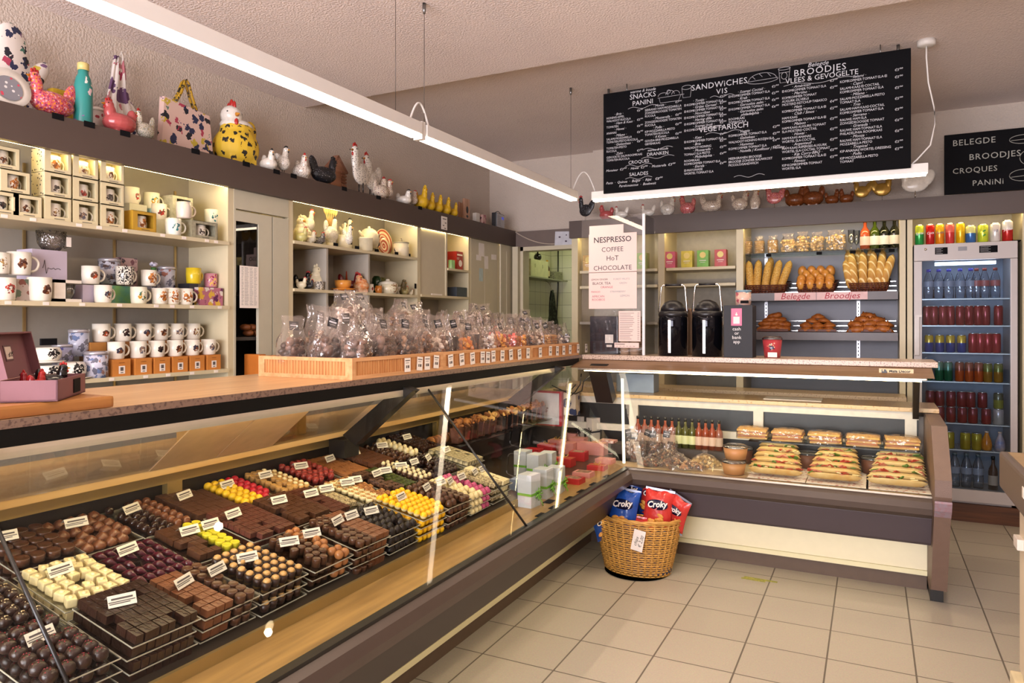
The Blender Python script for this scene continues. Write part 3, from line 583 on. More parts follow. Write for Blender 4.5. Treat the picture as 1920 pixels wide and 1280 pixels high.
# freezer at the right edge
fz = thing('checkout_counter', 'cream counter with brown top band at the right edge of the picture', 'counter', (0, 0, 0))
MB().b2((.435, 1.2, .82), (1.3, 3.29, .955), .012).build('top_band', mat('5E5048', rough=.45, var=.05), fz)
MB().b2((.50, 1.2, .12), (1.3, 3.22, .82)).b2((.49, 3.1, .16), (.50, 3.22, .80)).build('body', mat('D6C4AA', rough=.4, var=.02), fz)
MB().b2((.47, 3.14, .62), (.50, 3.22, .66), .004).build('handle', mat('DCD2C8', rough=.35), fz)
MB().b2((.47, 1.2, .04), (1.3, 3.30, .12), .01).b2((.55, 1.3, 0), (1.2, 3.1, .04)).build('base_rail', mat('E0CFA8', rough=.4), fz)
MB().b2((.46, 1.25, .952), (1.28, 3.26, .957)).build('lid', mat('9A8060', rough=.5), fz)
tag(MB().b2((.432, 2.77, .885), (.4345, 2.80, .92)).build('price_sticker', mat('E4DCD0')), 'small white sticker on the brown band of the counter at the right edge', 'sticker')
# ================================================================ pralines on clear trays
CH = dict(dark='2E1810', milk='50301E', milkl='75462C', cara='A0673A', white='EAD9A8', cream='E9D7A2', purple='4A1020', yellow='F0C81C', red='B01830', redd='642C26', pink='C0507A', beige='C79A5C', nut='B78448', black='1D120E', green='5A6A20', speck='7A5540')
def cm(k, rough=.32): return mat(CH[k], rough=rough, var=.12, sc=40, spec=.5, bump=.15, bsc=90)
def cm2(a, b_, sc=70, rough=.4): return mat(CH[a], rough=rough, c2=CH[b_], sc=sc, bump=.3, bsc=120)
def pr_cube(a=.024, b=.024, h=.018):
    mb = MB().box((0, 0, h / 2), (a, b, h), .0012); mb.tube([(-a * .4, -b * .3, h), (-a * .1, b * .1, h + .0004), (a * .1, -b * .1, h + .0004), (a * .4, b * .3, h)], .0009, 4); return mb
def pr_bar(a=.036, b=.012, h=.02): return pr_cube(a, b, h)
def pr_dome(r=.014, h=.022): return MB().lathe([(r * .9, 0), (r, .003), (r * .97, h * .45), (r * .75, h * .8), (r * .35, h * .97), (0, h)], 12)
def pr_swirl(r=.0155, h=.022):
    mb = MB(); n = 20; prof = [(1, 0), (1.05, .25), (.85, .55), (.45, .8), (0, 1)]; vs = []; fs = []
    for q, z in prof:
        for i in range(n): k = 1 + (.10 if i % 2 else -.06); a = 2 * PI * i / n + z * .8; vs.append((r * q * k * math.cos(a), r * q * k * math.sin(a), h * z))
    for j in range(len(prof) - 1):
        for i in range(n): k = (i + 1) % n; fs.append((j * n + i, j * n + k, (j + 1) * n + k, (j + 1) * n + i))
    return mb.add(vs, fs, True)
def pr_cup(r=.0135, h=.022, top=.008):
    mb = MB().lathe([(r * .82, 0), (r, h), (r * .9, h), (r * .5, h + .001)], 14); mb.m(1).sph((0, 0, h + top * .3), (r * .78, r * .78, top), 10, 6); return mb
def pr_disc(r=.0165, h=.02): return MB().lathe([(r, 0), (r, h - .002), (r * .93, h), (r * .8, h - .001), (0, h - .001)], 16)
def pr_quenelle(): 
    mb = MB(); vs = []; fs = []; n = 8; L_ = .025
    for j in range(7):
        t = -1 + j / 3.; q = max(.02, (1 - abs(t) ** 1.7))
        for i in range(n): a = PI * i / (n - 1); vs.append((t * L_, .0115 * q * math.cos(a), .0005 + .017 * q * math.sin(a) ** .8))
    for j in range(6):
        for i in range(n - 1): fs.append((j * n + i, j * n + i + 1, (j + 1) * n + i + 1, (j + 1) * n + i))
        fs.append((j * n + n - 1, j * n, (j + 1) * n, (j + 1) * n + n - 1))
    return mb.add(vs, fs, True)
def pr_truffle(r=.015, seed=1):
    rr = random.Random(seed); bm = bmesh.new(); bmesh.ops.create_icosphere(bm, subdivisions=2, radius=r)
    for v in bm.verts: v.co *= 1 + rr.uniform(-.09, .09); v.co.z = v.co.z * .85 + r * .82
    mb = MB().bm(bm); mb.m(1)
    for k in range(7): a = rr.uniform(0, 6.28); q = rr.uniform(0, .8); mb.sph((r * q * math.cos(a), r * q * math.sin(a), r * (.82 + .83 * math.sqrt(1 - q * q))), .0018, 5, 4)
    return mb
def pr_ball(r=.0145): return MB().sph((0, 0, r * .95), r, 12, 8)
def pr_egg(r=.0145): return MB().sph((0, 0, r * 1.35), (r, r, r * 1.45), 12, 8)
def pr_block(): return MB().box((0, 0, .011), (.029, .024, .022), .004).sph((0, 0, .022), (.007, .006, .004), 8, 5)
def pr_nuts(seed=3):
    rr = random.Random(seed); mb = MB().lathe([(.013, 0), (.0145, .014), (.012, .016), (0, .017)], 12); mb.m(1)
    for k in range(9): a = rr.uniform(0, 6.28); q = rr.uniform(0, .010); mb.sph((q * math.cos(a), q * math.sin(a), .018), (.0035, .0025, .002), 6, 4)
    return mb
def pr_twotone(): return MB().sph((0, 0, .0135), .0142, 12, 8)
def half_mat(c1, c2_, z):
    m, n, b = nt('two_tone'); L = n.links; tc = n.nodes.new('ShaderNodeTexCoord'); sp = n.nodes.new('ShaderNodeSeparateXYZ'); L.new(tc.outputs['Object'], sp.inputs[0])
    mr = n.nodes.new('ShaderNodeMapRange'); mr.inputs['From Min'].default_value = z - .003; mr.inputs['From Max'].default_value = z + .003; L.new(sp.outputs[2], mr.inputs['Value'])
    mx = n.nodes.new('ShaderNodeMixRGB'); mx.inputs[1].default_value = lin(c1); mx.inputs[2].default_value = lin(c2_); L.new(mr.outputs[0], mx.inputs[0]); L.new(mx.outputs[0], b.inputs['Base Color']); b.inputs['Roughness'].default_value = .3
    return m
M_ytop = half_mat(CH['white'], 'F2B90E', .012)
# proto name -> (kind words, shape, materials, nx, ny, pitch x, pitch y)
PR = {
 'truf_red': ('red-crumbed dark truffle', lambda: pr_truffle(.0185, 2), [cm('dark'), mat('8A1A28')], 6, 4, .038, .037),
 'truf_dark': ('pale-crumbed dark truffle', lambda: pr_truffle(.0165, 5), [cm('dark'), mat('C8B48A')], 6, 4, .036, .034),
 'cube_dark': ('wavy-ridged dark chocolate bar', lambda: pr_bar(.036, .0185, .022), [cm('dark', .28)], 6, 8, .0385, .0208),
 'cube_cara': ('square milk chocolate cube', lambda: pr_cube(.026, .026, .02), [cm('milkl')], 8, 6, .0285, .0285),
 'cup_fluted': ('dark fluted chocolate cup', lambda: pr_cup(.0145, .022), [cm('dark'), cm('beige')], 7, 5, .033, .032),
 'cyl_milk': ('milk chocolate cylinder', lambda: pr_disc(.0128, .026), [cm('milk')], 7, 5, .030, .030),
 'ball_gold': ('golden brown glossy ball', lambda: pr_ball(.0150), [cm('cara', .2)], 8, 5, .030, .030),
 'disc_dark': ('dark chocolate disc praline', lambda: pr_disc(.0145, .02), [cm('milk')], 8, 5, .030, .030),
 'swirl_dark': ('ridged near-black truffle', lambda: pr_swirl(.0155, .026), [cm('black')], 7, 5, .033, .032),
 'yellow': ('yellow-white ball praline', pr_twotone, [M_ytop], 8, 6, .0295, .0295),
 'dome_dark': ('glossy dark dome praline', lambda: pr_dome(.014, .024), [cm('dark', .2)], 8, 5, .0295, .031),
 'dome_milk': ('milk chocolate dome', lambda: pr_dome(.0155, .027), [cm('milkl', .2)], 7, 5, .033, .033),
 'pinkwhite': ('ridged cream-white truffle', lambda: pr_swirl(.0165, .026), [cm('cream')], 7, 5, .034, .034),
 'pink': ('pink ridged truffle', lambda: pr_swirl(.0165, .026), [cm('pink')], 7, 5, .034, .034),
 'speck': ('sprinkled brown square praline', lambda: pr_cube(.026, .026, .018), [cm2('milk', 'white', 140)], 7, 5, .029, .029),
 'white_bar': ('slim ivory chocolate bar', lambda: pr_bar(.034, .012, .02), [cm('white')], 6, 9, .037, .016),
 'white': ('chunky peaked white chocolate', pr_block, [cm('cream', .4)], 6, 5, .037, .034),
 'purple': ('glossy purple oval praline', pr_quenelle, [cm('purple', .15)], 5, 6, .046, .030),
 'choc_sq': ('brown square chocolate', lambda: pr_cube(.029, .024, .02), [cm('milk')], 7, 6, .031, .0255),
 'yell_disc': ('yellow topped round chocolate', lambda: pr_disc(.0145, .02), [mat('D8CC2A', rough=.4)], 7, 5, .031, .031),
 'sq_red': ('reddish-topped brown praline', lambda: pr_cube(.024, .022, .018), [cm2('milk', 'redd', 90)], 9, 7, .0265, .0245),
 'sq_dark': ('plain dark chocolate square', lambda: pr_cube(.026, .024, .02), [cm('milk')], 8, 6, .028, .026),
 'nutcup': ('beige nut-topped cup', pr_nuts, [cm('cara'), cm('nut')], 8, 5, .030, .031),
 'nut_round': ('pale nut cluster praline', pr_nuts, [cm('white'), cm('nut')], 8, 5, .030, .031),
 'speck_dark': ('pale-sprinkled dark square', lambda: pr_cube(.026, .024, .018), [cm2('black', 'speck', 120)], 8, 6, .0285, .0265),
 'green_top': ('green-dusted dark square', lambda: pr_cube(.026, .024, .018), [cm2('black', 'green', 60)], 8, 6, .0285, .0265),
 'snowcap': ('white-capped milk chocolate cup', lambda: pr_cup(.0125, .02, .012), [cm('milk'), cm('white')], 8, 5, .030, .031),
 'swirl_milk': ('swirled milk chocolate praline', lambda: pr_swirl(.018, .025), [cm('milkl')], 6, 5, .037, .036),
 'oval_milk': ('oval milk chocolate', lambda: pr_disc(.019, .02), [cm('milk')], 5, 4, .041, .040),
 'domes': ('brown glossy dome praline', lambda: pr_dome(.0155, .026), [cm('milk', .2)], 7, 5, .033, .033),
 'squares': ('reddish brown fudge square', lambda: pr_cube(.034, .032, .022), [cm('milk', .5)], 6, 5, .036, .034),
 'balls_y': ('yellow sugared ball', lambda: pr_ball(.0155), [mat('E8BC18', rough=.45, bump=.2)], 7, 5, .032, .032),
 'balls_r': ('red sugared ball', lambda: pr_ball(.0155), [mat('B8142C', rough=.35, bump=.2)], 7, 5, .032, .032),
 'beige_r': ('beige praline roll', lambda: pr_disc(.013, .022), [cm('beige')], 8, 5, .028, .028),
 'whitecup': ('ivory topped praline', lambda: pr_cup(.0125, .018, .006), [cm('beige'), cm('white')], 8, 5, .029, .029),
 'redcup': ('dark red fluted praline', lambda: pr_cup(.0135, .024, .004), [mat('8A2A26', rough=.4), mat('A03A30')], 7, 5, .031, .031),
 'bark': ('caramel chocolate bark piece', lambda: pr_cube(.045, .03, .012), [cm('cara', .55)], 5, 5, .046, .032),
 'fudge': ('nib-topped fudge square', lambda: pr_cube(.034, .03, .022), [cm2('milk', 'milkl', 90)], 6, 5, .036, .032),
 'eggs': ('pale white chocolate egg', lambda: pr_egg(.015), [cm('white', .3)], 7, 5, .033, .033),
 'darkcube': ('curl-topped dark cube', lambda: pr_block(), [cm('dark', .25)], 8, 6, .0305, .0255),
 'lines': ('white-lined black square', lambda: pr_cube(.027, .024, .02), [cm2('black', 'white', 45)], 8, 6, .0290, .0265),
}
M_acr = pane((.93, .94, .93), .10, .02); M_acre = mat('B8B4A4', rough=.2, spec=.8); M_card = mat('EDE6D6', rough=.6, var=.02); M_ink = mat('5A5250', rough=.8)
ty = MB().box((0, 0, 0), (.235, .185, .0026), .001); ty.m(1)
for a in ((-.1175, 0, .0026, .185), (.1175, 0, .0026, .185)): ty.box((a[0], 0, 0), (.0012, .185, .003))
for a in (-.0925, .0925): ty.box((0, a, 0), (.235, .0012, .003))
tray0 = tag(ty.build('acrylic_tray', [M_acr, M_acre]), 'x', 'tray')
def card_mb():
    """folded tent card with two printed lines"""
    mb = MB().add([(-.033, -.019, 0), (.033, -.019, 0), (.033, 0, .022), (-.033, 0, .022), (.033, .016, .006), (-.033, .016, .006)], [(0, 1, 2, 3), (3, 2, 4, 5)])
    mb.m(1)
    for k, (a, b_, t) in enumerate(((-.025, .025, .66), (-.032, .030, .42), (-.03, .018, .27))):
        y0, z0 = -.019 + .019 * t - .0006, .022 * t + .0006; h = .0022 if k == 0 else .0011
        mb.add([(a, y0 - h * .65, z0 - h * .75), (b_, y0 - h * .65, z0 - h * .75), (b_, y0 + h * .65, z0 + h * .75), (a, y0 + h * .65, z0 + h * .75)], [(0, 1, 2, 3)])
    return mb
card0 = tag(card_mb().build('price_card', [M_card, M_ink]), 'x', 'price card')
PROTO = {}
def proto(k):
    if k not in PROTO:
        d = PR[k]; mb = d[1](); PROTO[k] = mb.build('praline', d[2]); COL.objects.unlink(PROTO[k])
    return PROTO[k]
COLS = ['front row', 'middle row', 'back row']
TILT = -math.atan(.2)
# (row x, y, kinds left-to-right over the tray depth, layers, card offset)
STK = [
 (0, .96, ['truf_red'], 3), (0, 1.165, ['cube_dark'], 4), (0, 1.365, ['cube_cara', 'disc_dark'], 3), (0, 1.56, ['cup_fluted'], 3), (0, 1.765, ['cyl_milk', 'ball_gold'], 3), (0, 1.955, ['disc_dark', 'cube_cara'], 4), (0, 2.15, ['swirl_dark'], 3), (0, 2.34, ['yellow'], 4), (0, 2.535, ['domes', 'disc_dark'], 4), (0, 2.73, ['pinkwhite', 'pink'], 3), (0, 2.93, ['speck', 'white_bar'], 3),
 (1, .97, ['truf_dark'], 3), (1, 1.165, ['white'], 3), (1, 1.36, ['purple'], 3), (1, 1.555, ['choc_sq', 'yell_disc'], 3), (1, 1.75, ['sq_red'], 4), (1, 1.94, ['sq_dark'], 4), (1, 2.13, ['sq_red', 'speck'], 3), (1, 2.315, ['nut_round', 'nutcup'], 3), (1, 2.505, ['speck_dark', 'green_top'], 3), (1, 2.70, ['snowcap', 'dome_dark'], 3), (1, 2.89, ['dome_dark'], 3), (1, 3.075, ['lines'], 4),
 (2, 1.17, ['oval_milk'], 4), (2, 1.355, ['swirl_milk'], 3), (2, 1.545, ['dome_dark', 'dome_milk'], 3), (2, 1.735, ['squares'], 3), (2, 1.92, ['balls_y', 'balls_r'], 3), (2, 2.11, ['beige_r', 'whitecup'], 3), (2, 2.30, ['redcup'], 3), (2, 2.485, ['bark'], 3), (2, 2.67, ['fudge'], 3), (2, 2.86, ['domes', 'eggs'], 3), (2, 3.05, ['darkcube'], 4)]
LAYERW = {3: ['bottom', 'middle', 'top'], 4: ['bottom', 'second lowest', 'second highest', 'top']}
RX = [-1.645, -1.89, -2.125]
LH = .031
KN = {'truf_red': 'chocolate_truffle', 'truf_dark': 'chocolate_truffle', 'swirl_dark': 'ridged_truffle', 'pinkwhite': 'cream_truffle', 'pink': 'pink_truffle', 'cube_dark': 'chocolate_bar', 'white_bar': 'chocolate_bar', 'cube_cara': 'chocolate_cube', 'choc_sq': 'chocolate_square', 'sq_red': 'layered_praline', 'sq_dark': 'chocolate_square', 'cup_fluted': 'praline_cup', 'snowcap': 'praline_cup', 'whitecup': 'praline_cup', 'redcup': 'fluted_praline', 'cyl_milk': 'chocolate_cylinder', 'beige_r': 'praline_roll', 'ball_gold': 'glossy_ball', 'balls_y': 'sugared_ball', 'balls_r': 'sugared_ball', 'yellow': 'two_tone_ball', 'disc_dark': 'chocolate_disc', 'yell_disc': 'chocolate_disc', 'oval_milk': 'oval_praline', 'dome_dark': 'dome_praline', 'dome_milk': 'dome_praline', 'domes': 'dome_praline', 'speck': 'sprinkled_praline', 'speck_dark': 'sprinkled_praline', 'green_top': 'sprinkled_praline', 'white': 'white_chocolate', 'purple': 'quenelle_praline', 'nutcup': 'nut_praline', 'nut_round': 'nut_praline', 'swirl_milk': 'swirled_praline', 'squares': 'fudge_square', 'fudge': 'fudge_square', 'bark': 'chocolate_bark', 'eggs': 'chocolate_egg', 'darkcube': 'peaked_praline', 'lines': 'lined_praline'}
OW = ['first', 'second', 'third', 'fourth', 'fifth', 'sixth', 'seventh', 'eighth', 'ninth', 'tenth', 'eleventh', 'twelfth']
rowpos = {0: 0, 1: 0, 2: 0}
for row, y, kinds, nl in STK:
    x = RX[row]; rowpos[row] += 1; idx = rowpos[row]
    z0 = .637 - .2 * (x + 1.645) + .012 - (LH if nl == 4 else 0) * .55
    words = ' and '.join(PR[k][0] for k in kinds)
    where = f'{COLS[row]}, stack {idx} from the left'
    Mx = Matrix.Translation((x, y, z0)) @ Matrix.Rotation(-TILT, 4, 'Y')
    lower = MB(); lmats = []
    for L_ in range(nl):
        jx, jy = R.uniform(-.006, .006), R.uniform(-.005, .005)
        T = Mx @ Matrix.Translation((jx, jy, L_ * LH)) @ Matrix.Rotation(R.uniform(-.03, .03), 4, 'Z')
        t = tray0.copy(); COL.objects.link(t); t.matrix_world = T
        tag(t, f'clear acrylic tray, {LAYERW[nl][L_]} of the {OW[idx - 1]} stack from the left, {COLS[row]}', 'tray', 'clear praline trays in the chocolate counter')
        top = L_ == nl - 1
        for ki, k in enumerate(kinds):
            d = PR[k]; nx, ny, px, py = d[3:7]; p = proto(k)
            half = len(kinds) == 2
            for i in range(nx):
                for j in range(ny):
                    fx = (i - (nx - 1) / 2) * px; fy = (j - (ny - 1) / 2) * py
                    if half and ((fy > 0) if ki == 0 else (fy <= 0)): continue
                    if abs(fx) > .108 or abs(fy) > .083: continue
                    if top and R.random() < .05: continue
                    if not top and not (i >= nx - 2 or j <= 1 or j >= ny - 1): continue
                    a = R.uniform(-.03, .03) if k.startswith(('cube', 'sq', 'white_bar', 'choc', 'fudge', 'lines', 'darkc')) else R.uniform(.3, .6) if k == 'purple' else R.uniform(-.5, .5)
                    O = T @ Matrix.Translation((fx + R.uniform(-.001, .001), fy + R.uniform(-.001, .001), .0016)) @ Matrix.Rotation(a, 4, 'Z')
                    if top:
                        o = bpy.data.objects.new(KN[k], p.data); COL.objects.link(o); o.matrix_world = O
                        tag(o, f'{d[0]}, {OW[idx - 1]} {COLS[row][:-4]} stack, {OW[nx - 1 - i]} from glass, {OW[j]} from left', 'praline', f'{d[0]}s of one tray, {COLS[row]}')
                    else:
                        base = len(lower.v); me = p.data
                        lower.v += [tuple(O @ v.co) for v in me.vertices]
                        for m_ in me.materials:
                            if m_ not in lmats: lmats.append(m_)
                        for f in me.polygons: lower.f.append([base + q for q in f.vertices]); lower.mi.append(lmats.index(me.materials[f.material_index])); lower.sm.append(f.use_smooth)
    tag(lower.build('praline_layers', lmats), f'lower praline layers between clear trays, {OW[idx - 1]} stack of the {COLS[row]}', 'pralines', None, 'stuff')
    for ci in range(2 if len(kinds) == 2 and row != 2 else 1):
        T = Mx @ Matrix.Translation((-.04 + .0 * ci, -.03 + .075 * ci + R.uniform(-.02, .02), (nl - 1) * LH + .026)) @ Matrix.Rotation(PI / 2 + R.uniform(-.35, .35), 4, 'Z')
        o = card0.copy(); COL.objects.link(o); o.matrix_world = T
        tag(o, f"{['white folded price card', 'farther white folded price card'][ci]} on the {OW[idx - 1]} praline stack of the {COLS[row]}", 'price card', 'price cards on the pralines')
for o in (tray0, card0): bpy.data.objects.remove(o)
# ================================================================ on the serving ledge: crates of bags
TOP = 1.2225
M_wcr = wood('C08A58', 'DDA878', 1, 4, .5); M_wcr2 = wood('B87A48', 'D09860', 2, 7, .5); M_paper = mat('EFE6DE', rough=.7, var=.02)
def crate(y0, y1, x0=-2.30, x1=-1.803, h=.085, slats=True):
    """wooden tray: framed sides, the frames filled with narrow upright slats"""
    t = thing('wooden_crate', 'x', 'crate', ((x0 + x1) / 2, (y0 + y1) / 2, TOP), 0, 'wooden crates on the chocolate counter')
    dx, dy = (x1 - x0) / 2, (y1 - y0) / 2; th = .012
    MB().b2((-dx + th, -dy + th, 0), (dx - th, dy - th, .006)).build('floor_board', M_wcr, t)
    for sgn in (-1, 1):
        for ax in (0, 1):
            mb = MB(); L_ = dy if ax == 0 else dx - th; q = (dx if ax == 0 else dy) * sgn
            def B(a0, a1, z0, z1, w0=0, w1=th):
                lo, hi = (q - sgn * w0, q - sgn * w1)
                if ax == 0: mb.b2((min(lo, hi), a0, z0), (max(lo, hi), a1, z1))
                else: mb.b2((a0, min(lo, hi), z0), (a1, max(lo, hi), z1))
            B(-L_, L_, 0, .016); B(-L_, L_, h - .014, h); B(-L_, -L_ + .022, .016, h - .014); B(L_ - .022, L_, .016, h - .014)
            mb.m(1); B(-L_ + .022, L_ - .022, .016, h - .014, .006, .010)
            n = int(L_ * 2 / .017)
            for k in range(n): a = -L_ + .024 + (2 * L_ - .048) * k / n; B(a, a + .009, .016, h - .014, .0035, .006)
            mb.build('side', [M_wcr, M_wcr2], t)
    return t
cr = []
ys = [2.20, 2.86, 3.14, 3.47, 3.83, 4.12, 4.60]
words = ['front crate with slatted end turned to the camera', 'second wooden crate from the camera, holding nut bags', 'third wooden crate from the camera', 'fourth wooden crate from the camera, in the middle of the row', 'fifth wooden crate from the camera, under the waffle bags', 'last wooden crate of the row, next to the acrylic screen']
for i in range(6):
    t = crate(ys[i], ys[i + 1] - .001); t['label'] = 'light ' + words[i] if i == 0 else words[i]
# price tags on the crate fronts
tg = MB().b2((-.0003, -.022, -.03), (.0003, .022, .03)); tg.m(1)
tg.b2((.0004, -.017, .017), (.0007, .017, .021)).b2((.0004, -.014, .008), (.0007, .010, .010)).b2((.0004, -.012, -.014), (.0007, -.004, -.002)).b2((.0004, .0, -.014), (.0007, .012, -.002))
tag0 = tag(tg.build('price_tag', [M_paper, M_ink]), 'x', 'price tag')
us = [764, 790, 802, 817, 838, 853, 866, 879, 896, 911, 922, 938, 957, 972, 990, 1013, 1034, 1045, 1056, 1068, 1086, 1098]
us = [764, 787, 801, 818, 845, 866, 886, 905, 915, 925, 942, 958, 974, 990, 1013, 1032, 1045, 1057, 1069, 1084, 1099]
for i, u in enumerate(us):
    y = on_x(u, -1.80)[0]; o = tag0.copy(); COL.objects.link(o); o.location = (-1.8022 + .003, y, 1.2655 + R.uniform(-.003, .003)); o.rotation_euler = (R.uniform(-.1, .1), 0.0, 0)
    tag(o, 'white handwritten price tag on the crate fronts, ' + (ORD + ['%s from the right' % q for q in ('fifth', 'fourth', 'third', 'second')] + ['rightmost'])[i], 'price tag', 'price tags on the crate fronts')
bpy.data.objects.remove(tag0)
M_cello = pane((.97, .95, .94), .11, .05, 1.0, 16., .065); M_lab = mat('1A1A20', rough=.4); M_labw = mat('B8B4B8', rough=.6)
def bag_mb(w, d, h, fill, rr, top='fan'):
    """pleated cellophane bag: full at the bottom, gathered, then fanned or folded"""
    mb = MB(); n = 20; prof = [(.9, 0), (1., .06), (1.02, fill * .55), (.93, fill), (.74, fill + (1 - fill) * .3), (.70, fill + (1 - fill) * .6), (.82, 1.)]
    vs = []; fs = []
    for j, (q, z) in enumerate(prof):
        up = z > fill; dd = d * (.25 + .75 * (1 - (z - fill) / (1 - fill))) if up else d
        for i in range(n):
            a = 2 * PI * i / n; cx, sx = math.cos(a), math.sin(a)
            wr = 1 + (rr.uniform(-.10, .10) if j > 0 else 0)
            ex = abs(cx) ** .7 * (1 if cx > 0 else -1); ey = abs(sx) ** .7 * (1 if sx > 0 else -1)
            vs.append((dd / 2 * q * ex * wr, w / 2 * q * ey * wr, h * (z + (rr.uniform(-.03, .03) if j > 2 else 0))))
    for j in range(len(prof) - 1):
        for i in range(n): k = (i + 1) % n; fs.append((j * n + i, j * n + k, (j + 1) * n + k, (j + 1) * n + i))
    fs.append(tuple(range(n))[::-1])
    return mb.add(vs, fs, False)
def content(kind, w, d, h, rr):
    mb = MB(); n = {'eggs': 46, 'nuts': 60, 'gummy': 40, 'sticks': 16, 'mix': 50, 'waffle': 26, 'pink': 40, 'foil': 30, 'mush': 36}[kind]
    if kind == 'waffle':
        for k in range(8):
            for q in range(3):
                mb.at((0, (q - 1) * w * .27, .012 + k * h / 8), (rr.uniform(-.1, .1), rr.uniform(-.1, .1), rr.uniform(-.2, .2))).m(k % 2)
                mb.box((0, 0, 0), (d * .75, w * .25, .009), .003)
                for z in (-1, 1): mb.box((0, 0, .005 * z), (d * .6, .006, .004)).box((0, .012 * z, .005), (d * .6, .004, .004))
        mb.at(); return mb
    for k in range(n):
        a = rr.uniform(0, 6.28); q = math.sqrt(rr.random()) * .88; z = rr.uniform(.05, 1) ** .9
        taper = 1 - .25 * z; x, y = d / 2 * q * math.cos(a) * taper, w / 2 * q * math.sin(a) * taper; z *= h; s_ = rr.uniform(.8, 1.15); mb.m(rr.choice((0, 0, 1, 2)))
        mb.at((x, y, z + .012), (rr.uniform(0, 3), rr.uniform(0, 3), rr.uniform(0, 3)))
        if kind == 'eggs': mb.sph((0, 0, 0), (.0155 * s_, .0155 * s_, .022 * s_), 9, 6)
        elif kind in ('nuts', 'mix'): mb.sph((0, 0, 0), (.011 * s_, .0085 * s_, .014 * s_), 7, 5)
        elif kind in ('gummy', 'pink'): mb.box((0, 0, 0), (.028 * s_, .018 * s_, .012 * s_), .004)
        elif kind == 'sticks': mb.at((x * .8, y * .8, h * .55), (rr.uniform(-.25, .25), rr.uniform(-.25, .25), 0)).box((0, 0, 0), (.010, .010, h * 1.3), .002)
        elif kind == 'foil': mb.box((0, 0, 0), (.03 * s_, .022 * s_, .012), .005)
        else: mb.sph((0, 0, 0), (.013 * s_, .013 * s_, .010 * s_), 7, 5)
    mb.at(); return mb
CM = {'eggs': ['4A2A1C', '7A5E52', '2C180F'], 'nuts': ['8A5A30', '5A3820', 'B08050'], 'mix': ['3C2216', 'A88468', '6A3C22'], 'gummy': ['E89020', 'E8A840', 'D07018'], 'sticks': ['2E1C16', '3C241A', '2A1812'], 'waffle': ['C88A48', 'D8A868', 'B87838'],
      'pink': ['E85A50', 'F08878', 'F0A060'], 'foil': ['2A3A60', 'D8D4D8', '707890'], 'mush': ['E8DCD0', 'D8C8BC', '6A4A38']}
BP = {}
def bag_proto(kind, w, h, seed, lab=True):
    k = (kind, w, h, seed)
    if k in BP: return BP[k]
    rr = random.Random(seed); t = thing('gift_bag', 'x', 'bag of sweets'); d = w * .8; fill = rr.uniform(.46, .54)
    content(kind, w * .9, d * .9, h * fill * .92, rr).build('sweets', [mat(c, rough=.3, var=.15, sc=60) for c in CM[kind]], t)['kind'] = 'stuff'
    bag_mb(w, d, h, fill, rr).build('cellophane', M_cello, t)
    if lab:
        lb = MB().at((d * .18, rr.uniform(-.02, .02), h * .80), (rr.uniform(-.25, .25), -.25, 0)); lb.m(0).b2((-.0004, -.021, -.021), (.0004, .021, .021)); lb.m(1).b2((.0005, -.016, -.002), (.0008, .016, .005)).b2((.0005, -.013, -.010), (.0008, .013, -.0085)).b2((.0005, -.009, .010), (.0008, .009, .0115))
        lb.build('label', [M_lab, M_labw], t)
    remember(t); BP[k] = t; t.location = (0, 0, -50); return t
